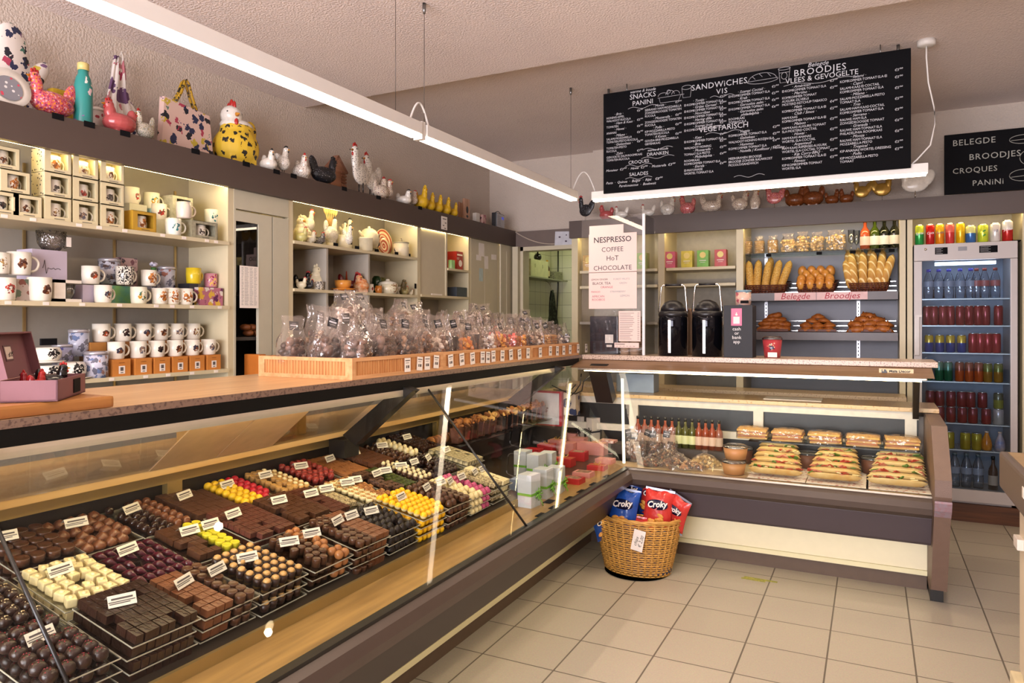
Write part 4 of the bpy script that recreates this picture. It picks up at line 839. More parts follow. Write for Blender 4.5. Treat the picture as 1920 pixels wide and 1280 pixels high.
bags = [  # x, y, kind, width, height, word, lift
 (-2.18, 2.27, 'eggs', .13, .21, 0), (-2.02, 2.30, 'eggs', .15, .23, 0), (-1.89, 2.33, 'eggs', .14, .20, 0), (-1.90, 2.50, 'eggs', .15, .22, 0), (-2.06, 2.47, 'mix', .15, .25, 0), (-2.2, 2.45, 'mix', .15, .26, 0),
 (-1.90, 2.68, 'mix', .15, .22, 0), (-2.05, 2.65, 'eggs', .15, .25, 0), (-2.2, 2.64, 'mix', .15, .24, 0), (-1.89, 2.83, 'nuts', .14, .22, 0),
 (-1.90, 2.97, 'mush', .14, .22, 0), (-2.06, 2.84, 'nuts', .15, .25, 0), (-2.2, 2.84, 'nuts', .16, .25, 0), (-1.89, 3.08, 'sticks', .10, .22, 0), (-2.05, 3.04, 'mix', .15, .25, 0), (-2.2, 3.04, 'mush', .15, .26, 0),
 (-1.89, 3.21, 'gummy', .12, .20, 0), (-1.90, 3.33, 'sticks', .11, .2, 0), (-2.05, 3.24, 'mush', .15, .25, 0), (-2.2, 3.24, 'mix', .15, .26, 0), (-1.89, 3.46, 'mush', .13, .21, 0), (-2.05, 3.44, 'mix', .16, .25, 0), (-2.2, 3.44, 'nuts', .15, .24, 0),
 (-1.89, 3.59, 'gummy', .12, .20, 0), (-1.89, 3.72, 'pink', .13, .21, 0), (-2.05, 3.64, 'mush', .16, .24, 0), (-2.2, 3.64, 'mix', .15, .25, 0), (-1.89, 3.86, 'gummy', .11, .19, 0), (-2.05, 3.84, 'pink', .15, .24, 0), (-2.2, 3.84, 'mush', .15, .25, 0),
 (-1.89, 3.98, 'mix', .12, .19, 0), (-1.89, 4.09, 'mush', .11, .2, 0), (-2.05, 4.02, 'mush', .15, .24, 0), (-2.2, 4.02, 'nuts', .15, .25, 0),
 (-1.90, 4.20, 'waffle', .13, .20, 0), (-1.90, 4.32, 'waffle', .13, .19, 0), (-2.05, 4.20, 'nuts', .15, .23, 0), (-2.2, 4.2, 'mush', .15, .25, 0),
 (-1.89, 4.43, 'mush', .11, .17, 0), (-1.89, 4.53, 'foil', .11, .18, 0), (-2.04, 4.38, 'mush', .15, .22, 0), (-2.05, 4.53, 'foil', .14, .20, 0), (-2.2, 4.4, 'mix', .15, .24, 0),
 (-2.14, 2.56, 'mush', .14, .16, .17), (-2.22, 2.74, 'mush', .15, .17, .17), (-2.12, 2.95, 'nuts', .15, .15, .15), (-2.15, 3.12, 'mush', .15, .14, .15), (-2.2, 3.85, 'mush', .13, .14, .16), (-2.22, 4.0, 'mush', .13, .14, .16), (-2.15, 4.45, 'foil', .13, .12, .15)]
KW = {'eggs': 'chocolate eggs', 'mix': 'mixed chocolates', 'nuts': 'brown nuts', 'mush': 'pale sweets', 'sticks': 'dark chocolate sticks', 'gummy': 'orange gummies', 'pink': 'pink and red sweets', 'waffle': 'small waffles', 'foil': 'blue and silver wrapped sweets'}
cnt = {}
for i, (x, y, k, w_, h, lift) in enumerate(bags):
    p = bag_proto(k, round(w_, 2), .22, hash((k, round(w_ * 100))) % 3 if False else (i % 3)); c = dup(p, (x, y, TOP + .045 + lift), (R.uniform(-.06, .06), R.uniform(-.06, .06), R.uniform(-.5, .5)))
    c.scale = (1, 1, h / .22 * .98)
    row = 'front row' if x > -1.95 else 'middle row' if x > -2.1 else 'back row'
    if lift: row = 'upper layer'
    cnt[(k, row)] = cnt.get((k, row), 0) + 1
    tag(c, f'clear bag of {KW[k]}, {ORD[cnt[(k, row)] - 1]} such bag of the {row}', None, 'bags of sweets in the crates')
def purge(root):
    for ch in [o for o in COL.objects if o.parent is root or (o.parent and o.parent.parent is root)]: bpy.data.objects.remove(ch)
    bpy.data.objects.remove(root)
for p in BP.values(): purge(p)
KIDS.clear()
# thick board and open pink box of ceramic hens at the left
tag(MB().b2((-1.805, .2, TOP), (-2.25, 1.225, TOP + .031), .008).build('cutting_board', wood('8A5228', 'B07840', 1, 2.5, .35)), 'thick dark wooden board on the ledge under the open pink box', 'board')
bx = thing('gift_box', 'open pink cardboard box with raised lid and handwritten price stickers', 'box', (-1.785, 1.065, TOP + .0325), math.atan2(.177, -.17))
M_pink = mat('74484E', rough=.6, var=.04); M_pinkd = mat('5A3038', rough=.7)
Wb, Lb, Hb = .245, .125, .052   # local x: right edge length, local y: depth to the left/back
mb = MB().b2((0, 0, 0), (Wb, Lb, .004)).b2((0, 0, 0), (.004, Lb, Hb)).b2((Wb - .004, 0, 0), (Wb, Lb, Hb)).b2((0, 0, 0), (Wb, .004, Hb)).b2((0, Lb - .004, 0), (Wb, Lb, Hb))
mb.m(1).b2((.005, .005, .004), (Wb - .005, Lb - .005, .006)); mb.build('tray', [M_pink, M_pinkd], bx)
lid = MB().at((0, Lb + .002, Hb), (-.22, 0, 0)).b2((0, 0, 0), (Wb, .004, .115)).b2((0, -.022, .111), (Wb, .004, .115)).b2((0, -.022, 0), (.004, .004, .115)).b2((Wb - .004, -.022, 0), (Wb, .004, .115))
lid.m(1).b2((.085, -.0014, .045), (.135, -.0002, .085)); lid.m(2).b2((.090, -.0022, .049), (.130, -.0014, .081)); lid.build('lid', [M_pink, mat('5A3A40'), mat('D8C8BC')], bx)
text('lettering', '4,95', .018, bx, M_ink, (.094, Lb - .0015 + .012, Hb + .055), (PI / 2 + .22, 0, 0))
pst = MB().b2((.13, -.002, .008), (.19, -.0003, .044)).build('price_sticker', M_chalkb, bx)
# ================================================================ hens, the shop's ceramic birds
def smooth_union(mb, vox=.006, it=3):
    """fuse overlapping volumes into one continuous skin"""
    me = bpy.data.meshes.new('u'); me.from_pydata(mb.v, [], mb.f); o = bpy.data.objects.new('u', me); COL.objects.link(o)
    m_ = o.modifiers.new('r', 'REMESH'); m_.mode = 'VOXEL'; m_.voxel_size = vox; m_.use_smooth_shade = True
    s_ = o.modifiers.new('s', 'SMOOTH'); s_.iterations = it; s_.factor = .6
    bpy.context.view_layer.update(); r = bpy.data.meshes.new_from_object(o.evaluated_get(bpy.context.evaluated_depsgraph_get())); bpy.data.objects.remove(o)
    out = MB(); out.add([tuple(v.co) for v in r.vertices], [list(f.vertices) for f in r.polygons], True); return out
M_red = mat('B02420', rough=.35); M_beak = mat('D89020', rough=.4); M_eye = mat('101010', rough=.2)
HENS = {}
def hen_mesh(style):
    if style in HENS: return HENS[style]
    mb = MB()
    if style == 'round':      # plump pot hen
        mb.sph((0, 0, .30), (.42, .34, .30), 16, 10).sph((.26, 0, .58), (.15, .14, .24), 12, 8).sph((.29, 0, .78), (.13, .12, .13), 12, 8).sph((-.34, 0, .58), (.12, .12, .22), 12, 8).b2((-.2, -.18, 0), (.2, .18, .1))
        hd = (.29, 0, .78, .13)
    elif style == 'tall':     # slim hen on wire legs
        mb.sph((0, 0, .42), (.22, .20, .27), 14, 9).sph((.08, 0, .68), (.10, .10, .22), 12, 8).sph((.10, 0, .86), (.10, .09, .10), 12, 8).at((-.16, 0, .62), (0, -.6, 0)).sph((0, 0, 0), (.10, .10, .2), 12, 8).at()
        hd = (.10, 0, .86, .10)
    elif style == 'wide':     # long low hen with raised tail
        mb.sph((0, 0, .30), (.48, .24, .26), 16, 10).sph((.34, 0, .56), (.12, .12, .26), 12, 8).sph((.38, 0, .76), (.12, .10, .11), 12, 8).at((-.40, 0, .56), (0, -.35, 0)).sph((0, 0, 0), (.15, .08, .30), 12, 8).at()
        hd = (.38, 0, .76, .12)
    elif style == 'cosy':     # broad, head tucked to one side
        mb.sph((0, 0, .34), (.36, .40, .36), 16, 10).sph((.02, 0, .62), (.24, .30, .2), 14, 9).sph((.05, -.12, .84), (.17, .17, .16), 12, 8).sph((-.06, .30, .66), (.10, .12, .2), 12, 8).b2((-.25, -.25, 0), (.25, .25, .15))
        hd = (.05, -.12, .84, .17)
    elif style == 'flat':     # cut-out rooster on a rod
        mb.at((0, 0, 0)).sph((0, 0, .42), (.34, .09, .24), 14, 9).sph((.24, 0, .66), (.12, .08, .26), 12, 8).sph((.26, 0, .85), (.11, .08, .11), 12, 8).at((-.3, 0, .56), (0, -.5, 0)).sph((0, 0, 0), (.16, .06, .26), 12, 8).at()
        hd = (.26, 0, .85, .11)
    b = smooth_union(mb, .022, 2); x, y, z, r = hd
    comb = MB()
    for k in range(3): comb.sph((x - r * .5 + k * r * .5, y, z + r * .95 + (r * .25 if k == 1 else 0)), (r * .3, r * .16, r * .45), 8, 6)
    comb.sph((x + r * .9, y, z - r * .7), (r * .22, r * .2, r * .4), 8, 6)
    beak = MB().at((x + r * .9, y, z), (0, PI / 2, 0)).lathe([(r * .28, 0), (0, r * .7)], 8).at()
    eye = MB().sph((x + r * .55, y - r * .75, z + r * .2), r * .13, 6, 5).sph((x + r * .55, y + r * .75, z + r * .2), r * .13, 6, 5)
    def me(mb_, nm):
        o = mb_.build(nm, M_red); d = o.data; bpy.data.objects.remove(o); return d
    legs = None
    if style in ('tall', 'flat'): legs = me(MB().cyl((0, -.05, 0), .012, .22, 6).cyl((0, .05, 0), .012, .22, 6), 'leg')
    HENS[style] = (me(b, 'body'), me(comb, 'comb'), me(beak, 'beak'), me(eye, 'eye'), legs); return HENS[style]
def hen(style, label, loc, h, rz, m_, cat='ceramic hen', name='hen_figurine', comb=None, beak=None, sx=1., group=None, legm=None):
    """a hen figurine of height h; its parts are body, comb, beak, eyes, legs"""
    d = hen_mesh(style); t = thing(name, label, cat, loc, rz, group); h *= 1.0; t.scale = (h * sx, h * sx, h)
    for me_, nm, mm in zip(d, ('body', 'comb', 'beak', 'eyes', 'legs'), (m_, comb or M_red, beak or M_beak, M_eye, legm or M_steel)):
        if me_ is None: continue
        c = me_.copy(); c.materials.clear(); c.materials.append(mm); o = bpy.data.objects.new(nm, c); COL.objects.link(o); o.parent = t
    return t
FZ = 2.366
def fx_l(u, x=-3.40): return (x + .03 * (x > -3.35), on_x(u, x + .03 * (x > -3.35))[0], FZ)
# hens in the pink box
bo = Vector((-1.785, 1.065, TOP + .038)); an = math.atan2(.177, -.17); ca, sa = math.cos(an), math.sin(an)
for k, (lx, ly, h, m_, lb) in enumerate(((.155, .055, .085, mat('14100F', rough=.15), 'black glossy ceramic hen with red comb, largest in the pink box'), (.10, .075, .07, M_red, 'small red ceramic hen in the middle of the pink box'), (.065, .085, .07, mat('8A1820', rough=.2), 'dark red ceramic hen at the left in the pink box'))):
    hen('round', lb, (bo.x + lx * ca - ly * sa, bo.y + lx * sa + ly * ca, bo.z), h, 1 + k, m_)
W_ = {'wh': mat('E4DED4', rough=.2), 'spot': print_mat('E4DED4', ['2A2426'], 30, .28, .2, 'x'), 'bigspot': print_mat('DDB832', ['1E1A14'], 9, .36, .6), 'flor': print_mat('D0606A', ['E8902A', '8A3A6A', 'E8A8B0', 'C03048'], 26, .5, .2),
      'birds': print_mat('E2DAD2', ['2A3050', 'B0405A', '4A7A6A', '7A5A80', 'C8B040', '20202A'], 22, .40, .7), 'birds2': print_mat('E6DDD6', ['2A3050', 'B04060', '6A4A70', '20202A', 'C07880'], 12, .42, .8), 'coral': mat('B05050', rough=.25), 'yel': mat('D2A81C', rough=.5),
      'fl2': print_mat('D8CAB8', ['7A4A5A', '9A6A4A', '5A3A50'], 24, .35, .2), 'brn': mat('5A2E16', rough=.25, c2='8A4A22', sc=25), 'pinkl': print_mat('C86A70', ['E8A0A0', 'A04050', 'D89060'], 30, .5, .2), 'blk': mat('16161A', rough=.2), 'blkspot': print_mat('1C1C20', ['8A8A94'], 16, .2, .4, 'x')}
# ---- along the top of the left wall unit
def mitt():
    t = thing('oven_mitt', 'large oven mitt printed with hens and birds at the left edge', 'oven mitt', fx_l(20, -3.46), .1)
    mb = MB().sph((0, 0, .17), (.035, .10, .17), 14, 9).sph((0, 0, .30), (.035, .085, .13), 14, 9).at((0, .115, .22), (-.6, 0, 0)).sph((0, 0, 0), (.03, .042, .10), 12, 8).at().b2((-.02, -.09, 0), (.02, .09, .1))
    smooth_union(mb, .010, 3).build('mitt', W_['birds'], t)
    MB().tube([(0, .10, .10), (.0, .12, .16), (0, .105, .19)], .004).build('loop', M_white, t); return t
mitt()
rg = thing('oval_dish', 'white oval dish with grey dotted centre leaning in front of the oven mitt', 'dish', fx_l(12, -3.33), 0)
MB().at((0, 0, .075), (0, 1.35, 0)).lathe([(0, 0), (.05, 0), (.08, .02), (.088, .022), (.085, .03), (.05, .012), (0, .010)], 26).at().build('dish', W_['wh'], rg)
MB().at((.020, 0, .078), (0, 1.35, 0)).lathe([(0, .001), (.055, .001)], 24, cap=False).at().build('centre', print_mat('8A8A92', ['D84A60', 'E8E8E8'], 40, .25, .4, 'x'), rg)
hen('wide', 'pink flowered ceramic hen bottle behind a black price tag', fx_l(98, -3.33), 0.213, -PI / 2 + .1, W_['flor'])
tag(MB().b2((-.03, -.05, 0), (.03, .05, .19), .02).build('tea_cosy', print_mat('D0AC28', ['1C2450', 'B03040'], 9, .35, .7), None, fx_l(112, -3.47)), 'yellow and navy printed pot holder behind the pink flowered hen', 'pot holder')
bt = thing('drinking_bottle', 'teal metal drinking bottle with cream cap and printed hens', 'bottle', fx_l(156, -3.33)); bt.scale = (1.1, 1.1, 1.18)
MB().lathe([(.0, 0), (.034, 0), (.036, .01), (.036, .15), (.028, .19), (.020, .205), (.020, .22), (0, .22)], 20).build('body', print_mat('2E8A84', ['E8E0D8', '8A5A9A', 'E0C8D0'], 17, .26, .3), bt)
MB().lathe([(0, .22), (.0225, .22), (.0225, .247), (.018, .25), (0, .25)], 18).build('cap', mat('D2C07A', rough=.4), bt)
cu = thing('travel_cup', 'small cup with red dots and pale lid behind the teal bottle', 'cup', fx_l(181, -3.40))
MB().lathe([(0, 0), (.026, 0), (.034, .115), (0, .115)], 18).build('cup', print_mat('D8CCC4', ['A02838'], 38, .3, .4, 'x'), cu); MB().lathe([(0, .115), (.036, .115), (.036, .125), (.028, .132), (0, .132)], 18).build('lid', W_['wh'], cu)
def cloth(name, label, cat, loc, pts, th, m_, fold=.012, rz=0):
    mb = MB(); n = len(pts); vs = []; 
    for sx in (-1, 1):
        for i, (y, z) in enumerate(pts): vs.append((sx * th / 2 + fold * math.sin(y * 60 + z * 9), y, z))
    fs = [tuple(range(n))[::-1], tuple(range(n, 2 * n))] + [(i, (i + 1) % n, n + (i + 1) % n, n + i) for i in range(n)]
    return tag(mb.add(vs, fs).build(name, m_, None, loc, (0, 0, rz)), label, cat)
ap = thing('apron', 'white apron printed with colourful hens, hung against the wall', 'apron', fx_l(232, -3.50)); ap.scale = (1, 1.1, 1.05)
vs = []; fs = []; rows = [(.0, .20), (.08, .205), (.17, .19), (.24, .12), (.31, .085), (.38, .07), (.44, .055)]; n = 17
for z, w_ in rows:
    for i in range(n): t_ = i / (n - 1) * 2 - 1; vs.append((.014 * math.sin(i * 1.9) + .01 * math.cos(i * .9 + z * 9), t_ * w_ / 2 - (.02 if z > .2 else 0), z))
for j in range(len(rows) - 1):
    for i in range(n - 1): fs.append((j * n + i, j * n + i + 1, (j + 1) * n + i + 1, (j + 1) * n + i))
o_ = MB().add(vs, fs, True).build('cloth', W_['birds2'], ap); sd = o_.modifiers.new('thick', 'SOLIDIFY'); sd.thickness = .004
MB().tube([(0, -.03, .40), (.01, -.02, .47), (.01, 0, .40)], .004).build('strap', W_['wh'], ap)
hen('round', 'shiny coral red ceramic hen bowl in front of the printed apron', fx_l(224, -3.31), 0.165, -PI / 2, W_['coral'], sx=1.15)
hen('wide', 'small white ceramic hen with fine pattern beside the coral hen', fx_l(272, -3.31), 0.158, -PI / 2 + .3, print_mat('D8D4C8', ['4A6A50', '2A2A30', 'A89040'], 34, .42, .25), sx=.8)
tb = thing('tote_bag', 'pink tote bag printed with many hens, with striped yellow handles', 'bag', fx_l(347, -3.40), .08); tb.scale = (1, 1.25, 1.22)
MB().prism([(-.14, 0), (.15, 0), (.125, .215), (-.125, .235)], 0, -.015, .02).build('body', W_['birds'] if 0 else print_mat('DDBFB4', ['2A3050', 'B04058', '4A7A6A', '7A5A80', 'C8B040', '20202A'], 24, .40, .8), tb)
for s_ in (-.01, .012): MB().tube([(s_, -.065, .22), (s_, -.03, .28), (s_, -.012, .33), (s_, 0, .345), (s_, .012, .33), (s_, .03, .28), (s_, .06, .215)], .0065, 6).build('handle', print_mat('B89020', ['2A2618'], 60, .4, .6), tb)
tag(MB().b2((-.0015, -.055, 0), (.0015, .055, .27), .001).build('tea_towel', [print_mat('2E6A50', ['B8B8C0', '8A9A90'], 14, .3, .6)], None, fx_l(463, -3.5), (0, -.12, .2)), 'green and grey packed tea towel leaning behind the yellow cosy hen', 'tea towel')
h_ = hen('cosy', 'big yellow hen tea cosy with black spots and white head', fx_l(443, -3.40), 0.36, -.2, W_['bigspot'], 'tea cosy', 'tea_cosy', sx=.95)
MB().sph((.05, -.12, .84), (.185, .185, .17), 12, 8).sph((.0, .0, .70), (.24, .30, .12), 12, 8).build('head_cover', W_['wh'], h_)
hen('round', 'small white ceramic hen with grey dotted head beside the big yellow hen', fx_l(503, -3.31), 0.134, -.3, W_['wh'], comb=M_eye, sx=1.1)
hen('tall', 'black and white speckled hen on short wire legs', fx_l(531, -3.31), 0.177, .2, W_['spot'], comb=M_eye, sx=1.1, legm=M_eye)
hen('round', 'white and cream ceramic hen with red face and brown drips', fx_l(565, -3.31), 0.165, -.4, print_mat('E0D8CC', ['6A3418'], 22, .3, .2), sx=1.0)
hen('wide', 'black metal hen on thin legs in front of the wooden house', fx_l(607, -3.30), 0.213, PI / 2 - .2, W_['blkspot'], comb=W_['blk'], beak=W_['blk'], sx=.95)
ho = thing('wooden_house', 'small wooden hut with pitched roof and slatted side', 'ornament', fx_l(630, -3.42)); ho.scale = (1, 1.1, 1.3)
M_wh = wood('9A6A4C', 'B8866A', 1, 4, .6); MB().prism([(-.07, 0), (.07, 0), (.07, .13), (0, .19), (-.07, .13)], 0, -.02, .02).build('body', M_wh, ho)
mb = MB().at((0, -.045, .163), (.72, 0, 0)).box((0, 0, 0), (.05, .125, .012)).at((0, .045, .163), (-.72, 0, 0)).box((0, 0, 0), (.05, .125, .012)).at()
for k in range(7): mb.box((.024, .05, .012 + k * .018), (.012, .045, .011))
mb.build('roof', wood('8A5C44', 'A87860', 1, 5, .6), ho)
hen('flat', 'left tall white cut-out rooster with red comb and black tail', fx_l(677, -3.30), 0.341, -PI / 2 + .15, W_['spot'], sx=.95, legm=W_['blk'])
hen('flat', 'right tall white cut-out rooster with red comb and black tail', fx_l(697, -3.34), 0.317, -PI / 2 + .15, W_['spot'], sx=.95, legm=W_['blk'])
tag(MB().sph((0, 0, 0), (.02, .06, .028), 12, 8).sph((0, .035, -.03), (.015, .03, .03), 10, 7).build('tail_feathers', W_['blk'], None, (-3.33, on_x(703, -3.33)[0], FZ + .12)), 'black feather tail of the cut-out roosters', 'tail')
hen('round', 'cream ceramic hen pot painted with purple flowers', fx_l(712, -3.32), 0.183, PI / 2, W_['fl2'], sx=1.0)
hen('tall', 'slim cream ceramic hen next to the flowered pot', fx_l(726, -3.32), 0.165, .2, W_['fl2'], sx=1.3)
hen('round', 'small white round ceramic hen beside the yellow birds', fx_l(757, -3.31), 0.122, 0, W_['wh'], comb=W_['blk'], sx=1.3)
hen('tall', 'small white ceramic hen with flowers beside the yellow birds', fx_l(775, -3.31), 0.134, 0, W_['fl2'], sx=1.3)
yb = [(789, .15, 'tallest yellow bird figure with a crown comb'), (805, .12, 'yellow bird figure behind the tallest one'), (820, .12, 'yellow bird figure in the middle with blue feet'), (835, .12, 'yellow bird figure right of the middle one'), (850, .10, 'small yellow and green bird figure near the wooden slats')]
for u, h, l in yb: hen('round', l, fx_l(u, -3.31), h * 1.3, -.2, W_['yel'], comb=mat('D8B020', rough=.5), sx=.85)
ct_ = thing('wooden_tray', 'wooden tray with oval cut-outs standing upright', 'tray', fx_l(874, -3.36)); ct_.scale = (1, 1.2, 1.2)
MB().b2((-.012, -.04, 0), (.012, .04, .185), .004).build('board', wood('B8886A', 'CFA488', 2, 4, .5), ct_); MB().sph((.013, 0, .10), (.002, .018, .028), 10, 6).sph((.013, 0, .05), (.002, .016, .010), 10, 6).build('cut_out', M_eye, ct_)
for k, u in enumerate((861, 865)): tag(MB().b2((-.01, -.006, 0), (.01, .006, .18 - k * .004), .002).build('wooden_stick', wood('A87858', 'C09070', 2, 4, .5), None, fx_l(u, -3.37)), ['left', 'right'][k] + ' upright wooden slat beside the wooden tray', 'slat')
for k, (u, m_, l) in enumerate(((893, W_['wh'], 'white flat box standing behind the small radio'), (905, print_mat('D8B0A8', ['6A4A50', 'A86070'], 20, .4, .6), 'pink patterned flat box beside the small radio'))):
    tag(MB().b2((-.02, -.035, 0), (.02, .035, .115), .002).build('card_box', m_, None, fx_l(u, -3.36)), l, 'box')
ra = thing('radio', 'small silver radio with black frame and blue display', 'radio', fx_l(934, -3.31), .1); ra.scale = (1, 1.1, 1.25)
MB().b2((-.025, -.095, 0), (.025, .095, .115), .006).build('case', mat('1A1A1E', rough=.35), ra); MB().b2((.025, -.088, .006), (.028, .088, .109)).build('faceplate', mat('A8A8AC', rough=.35, metal=.5), ra)
MB().b2((.028, .02, .072), (.029, .07, .092)).build('display', mat('2A3AA0', rough=.2, em='4050D0', es=.5), ra); MB().tube(arc((0, -.07, .115), (0, .07, .115), .018), .003).build('handle', mat('1A1A1E', rough=.35), ra)
mb = MB()
for i in range(6):
    for j in range(6): mb.b2((.028, -.075 + i * .013, .02 + j * .013), (.0285, -.069 + i * .013, .026 + j * .013))
mb.build('speaker_grille', mat('6A6A70'), ra)
# small black price tags clipped on the fascia
for i, u in enumerate((109, 168, 235, 367, 462, 519, 551, 646, 710, 788)):
    y = on_x(u, -3.218)[0]; t = tag(MB().b2((-.0008, -.026, -.0005), (.0008, .026, .026)).build('price_tag', M_chalkb, None, (-3.2185, y, 2.345)), 'small black handwritten price tag on the upper brown fascia, ' + ORD[i], 'price tag', 'black price tags on the left fascia')
    pass
y = on_x(833, -3.218)[0]; t = tag(MB().b2((-.001, -.045, -.06), (.001, .045, .05)).build('notice', M_paper, None, (-3.2175, y, 2.285)), 'pink-white handwritten notice on the left fascia below the yellow birds', 'notice')
mb = MB()
for yy, z, w_, n_ in ((-.028, .03, .056, 9), (.006, -.002, .022, 4), (-.026, -.026, .022, 4), (-.002, -.048, .022, 4)): mb.tube([(.0013, yy + w_ * i / (n_ * 3), z + .005 * math.sin(i * 1.9)) for i in range(n_ * 3 + 1)], .0011, 4)
mb.build('handwriting', M_ink, t)
# ---- along the top of the right wall unit
def fx_r(u, y=6.12): return (on_y(u, y)[0], y, FZ)
rl = [('flat', 1098, .20, PI - .1, 'blkspot', 'black spotted rooster ornament in the corner above the doorway', .8), ('round', 1137, .115, PI, 'coral', 'coral red ceramic hen above the acrylic screen', 1.1), ('wide', 1165, .10, PI, 'wh', 'dusky ceramic hen right of the coral hen', 1.0), ('wide', 1215, .10, PI, 'wh', 'dusky ceramic hen above the right end of the acrylic screen', 1.),
      ('round', 1252, .15, 0, 'spot', 'white ceramic hen with black spots under the left end of the menu board', .85), ('round', 1289, .145, PI, 'pinkl', 'pink glittering ceramic hen under the menu board', .9), ('wide', 1334, .155, 0, 'fl2', 'white spotted ceramic hen with green neck under the menu board', .95),
      ('round', 1387, .15, 0, 'fl2', 'cream ceramic hen painted with flowers, left of a pair', .9), ('cosy', 1416, .145, 0, 'fl2', 'cream ceramic hen painted with flowers, right of a pair', .7), ('flat', 1452, .17, PI, 'pinkl', 'pink mottled hen on a rod under the menu board', .9),
      ('round', 1491, .155, 0, 'brn', 'large brown glazed hen, left of the pair', 1.), ('round', 1524, .165, PI, 'brn', 'large brown glazed hen, right of the pair', 1.), ('round', 1560, .10, 0, 'brn', 'small brown glazed hen facing right', 1.), ('round', 1587, .10, PI, 'brn', 'small brown glazed hen facing left', 1.),
      ('flat', 1616, .165, PI, 'yel', 'gold half-round hen on a rod, left one', .8), ('flat', 1654, .18, 0, 'yel', 'gold and brown half-round hen on a rod, right one', .85), ('flat', 1716, .23, PI, 'wh', 'pale feathered rooster with dark tail on a rod, right of the strip light', 1.)]
for st, u, h, rz, m_, lb, sx in rl: hen(st, lb, fx_r(u), h * 1.12 + .01, rz + (.0), W_[m_] if m_ != 'yel' else mat('A8843A', rough=.25, metal=.5), sx=sx, comb=W_['brn'] if m_ in ('brn', 'yel') else None, beak=W_['brn'] if m_ == 'brn' else None)
# ================================================================ mugs, boxes and pots on the left wall unit
def mug_mesh(r=.042, h=.092, hr=.028, taper=0):
    mb = MB().lathe([(0, 0), (r * .86, 0), (r * (.93 - taper), .006), (r, h * .5), (r, h), (r * .94, h), (r * .92, .010), (0, .008)], 26, cap=False)
    mb.m(1); pts = []
    for i in range(11):
        a = -PI / 2 + PI * i / 10; pts.append((0, r * .97 + hr * math.cos(a), h * .5 + hr * 1.05 * math.sin(a)))
    mb2 = MB().tube(pts, .0052, 8); return mb, mb2
MG = {}
def mug(style, label, loc, rz=0, s=1., group='mugs on the left wall unit', cat='mug', name='mug', handle=True, sz=1.):
    """mug with its handle; handle points away along the shelf (+Y)"""
    if style not in MG:
        base, i1, i2, rad, thr, sc = style
        m_ = motif_mat(base, i1, i2, .042, .045, rad, sc, thr) if rad else mat(base, rough=.2)
        a, b_ = mug_mesh(); oa = a.build('body', [m_]); ob = b_.build('handle', mat(base, rough=.2)); MG[style] = (oa.data, ob.data); bpy.data.objects.remove(oa); bpy.data.objects.remove(ob)
    t = thing(name, label, cat, loc, rz, group); t.scale = (s, s, s * sz)
    for d, nm in zip(MG[style], ('body', 'handle')):
        if nm == 'handle' and not handle: continue
        o = bpy.data.objects.new(nm, d); COL.objects.link(o); o.parent = t
    return t
WH = 'E6E0D2'
MS = {'bee': (WH, '6A4030', 'A88850', .045, .5, 70), 'bird': (WH, '7A4A30', '3A3A48', .036, .42, 55), 'black': (WH, '1E1E22', '3A2A28', .036, .42, 60), 'rob': (WH, 'A84A2A', '5A3A2A', .034, .42, 55), 'dog': (WH, '8A5A3A', '4A2A20', .036, .42, 60), 'red': (WH, 'B03A30', '7A3A30', .036, .44, 60), 'grey': (WH, '5A5A68', '8A7060', .036, .42, 60),
      'green': ('E4E2CC', '3A6A58', 'C09030', .05, .48, 60), 'teal': ('E4E4D8', '2A7A80', '205A60', .05, .5, 60), 'cat': (WH, 'C07A3A', '8A5028', .06, .46, 60), 'yel': ('D2B828', 'D2B828', 'D2B828', 0, 0, 0), 'pink': ('C88A98', '9A2A5A', 'E8C060', .09, .5, 60), 'dots': (WH, '18181C', '18181C', .12, .49, 130), 'elf': (WH, '6A6058', '3A3430', .04, .45, 60), 'plain': ('D8CCC0', 'D8CCC0', 'D8CCC0', 0, 0, 0), 'sage': ('B8B49A', 'B8B49A', 'B8B49A', 0, 0, 0)}
DW = {'bee': 'brown sketched animals', 'bird': 'a small brown bird', 'black': 'a blackbird', 'rob': 'a robin', 'dog': 'a brown dog', 'red': 'a red-brown figure', 'grey': 'a grey bird', 'green': 'green and yellow pictures', 'teal': 'teal lettering', 'cat': 'ginger cats', 'elf': 'a sketched elephant'}
XR = -3.30
def Y(u, x=XR): return on_x(u, x)[0]
used_l = {}
def once(l):
    used_l[l] = used_l.get(l, 0) + 1
    return l
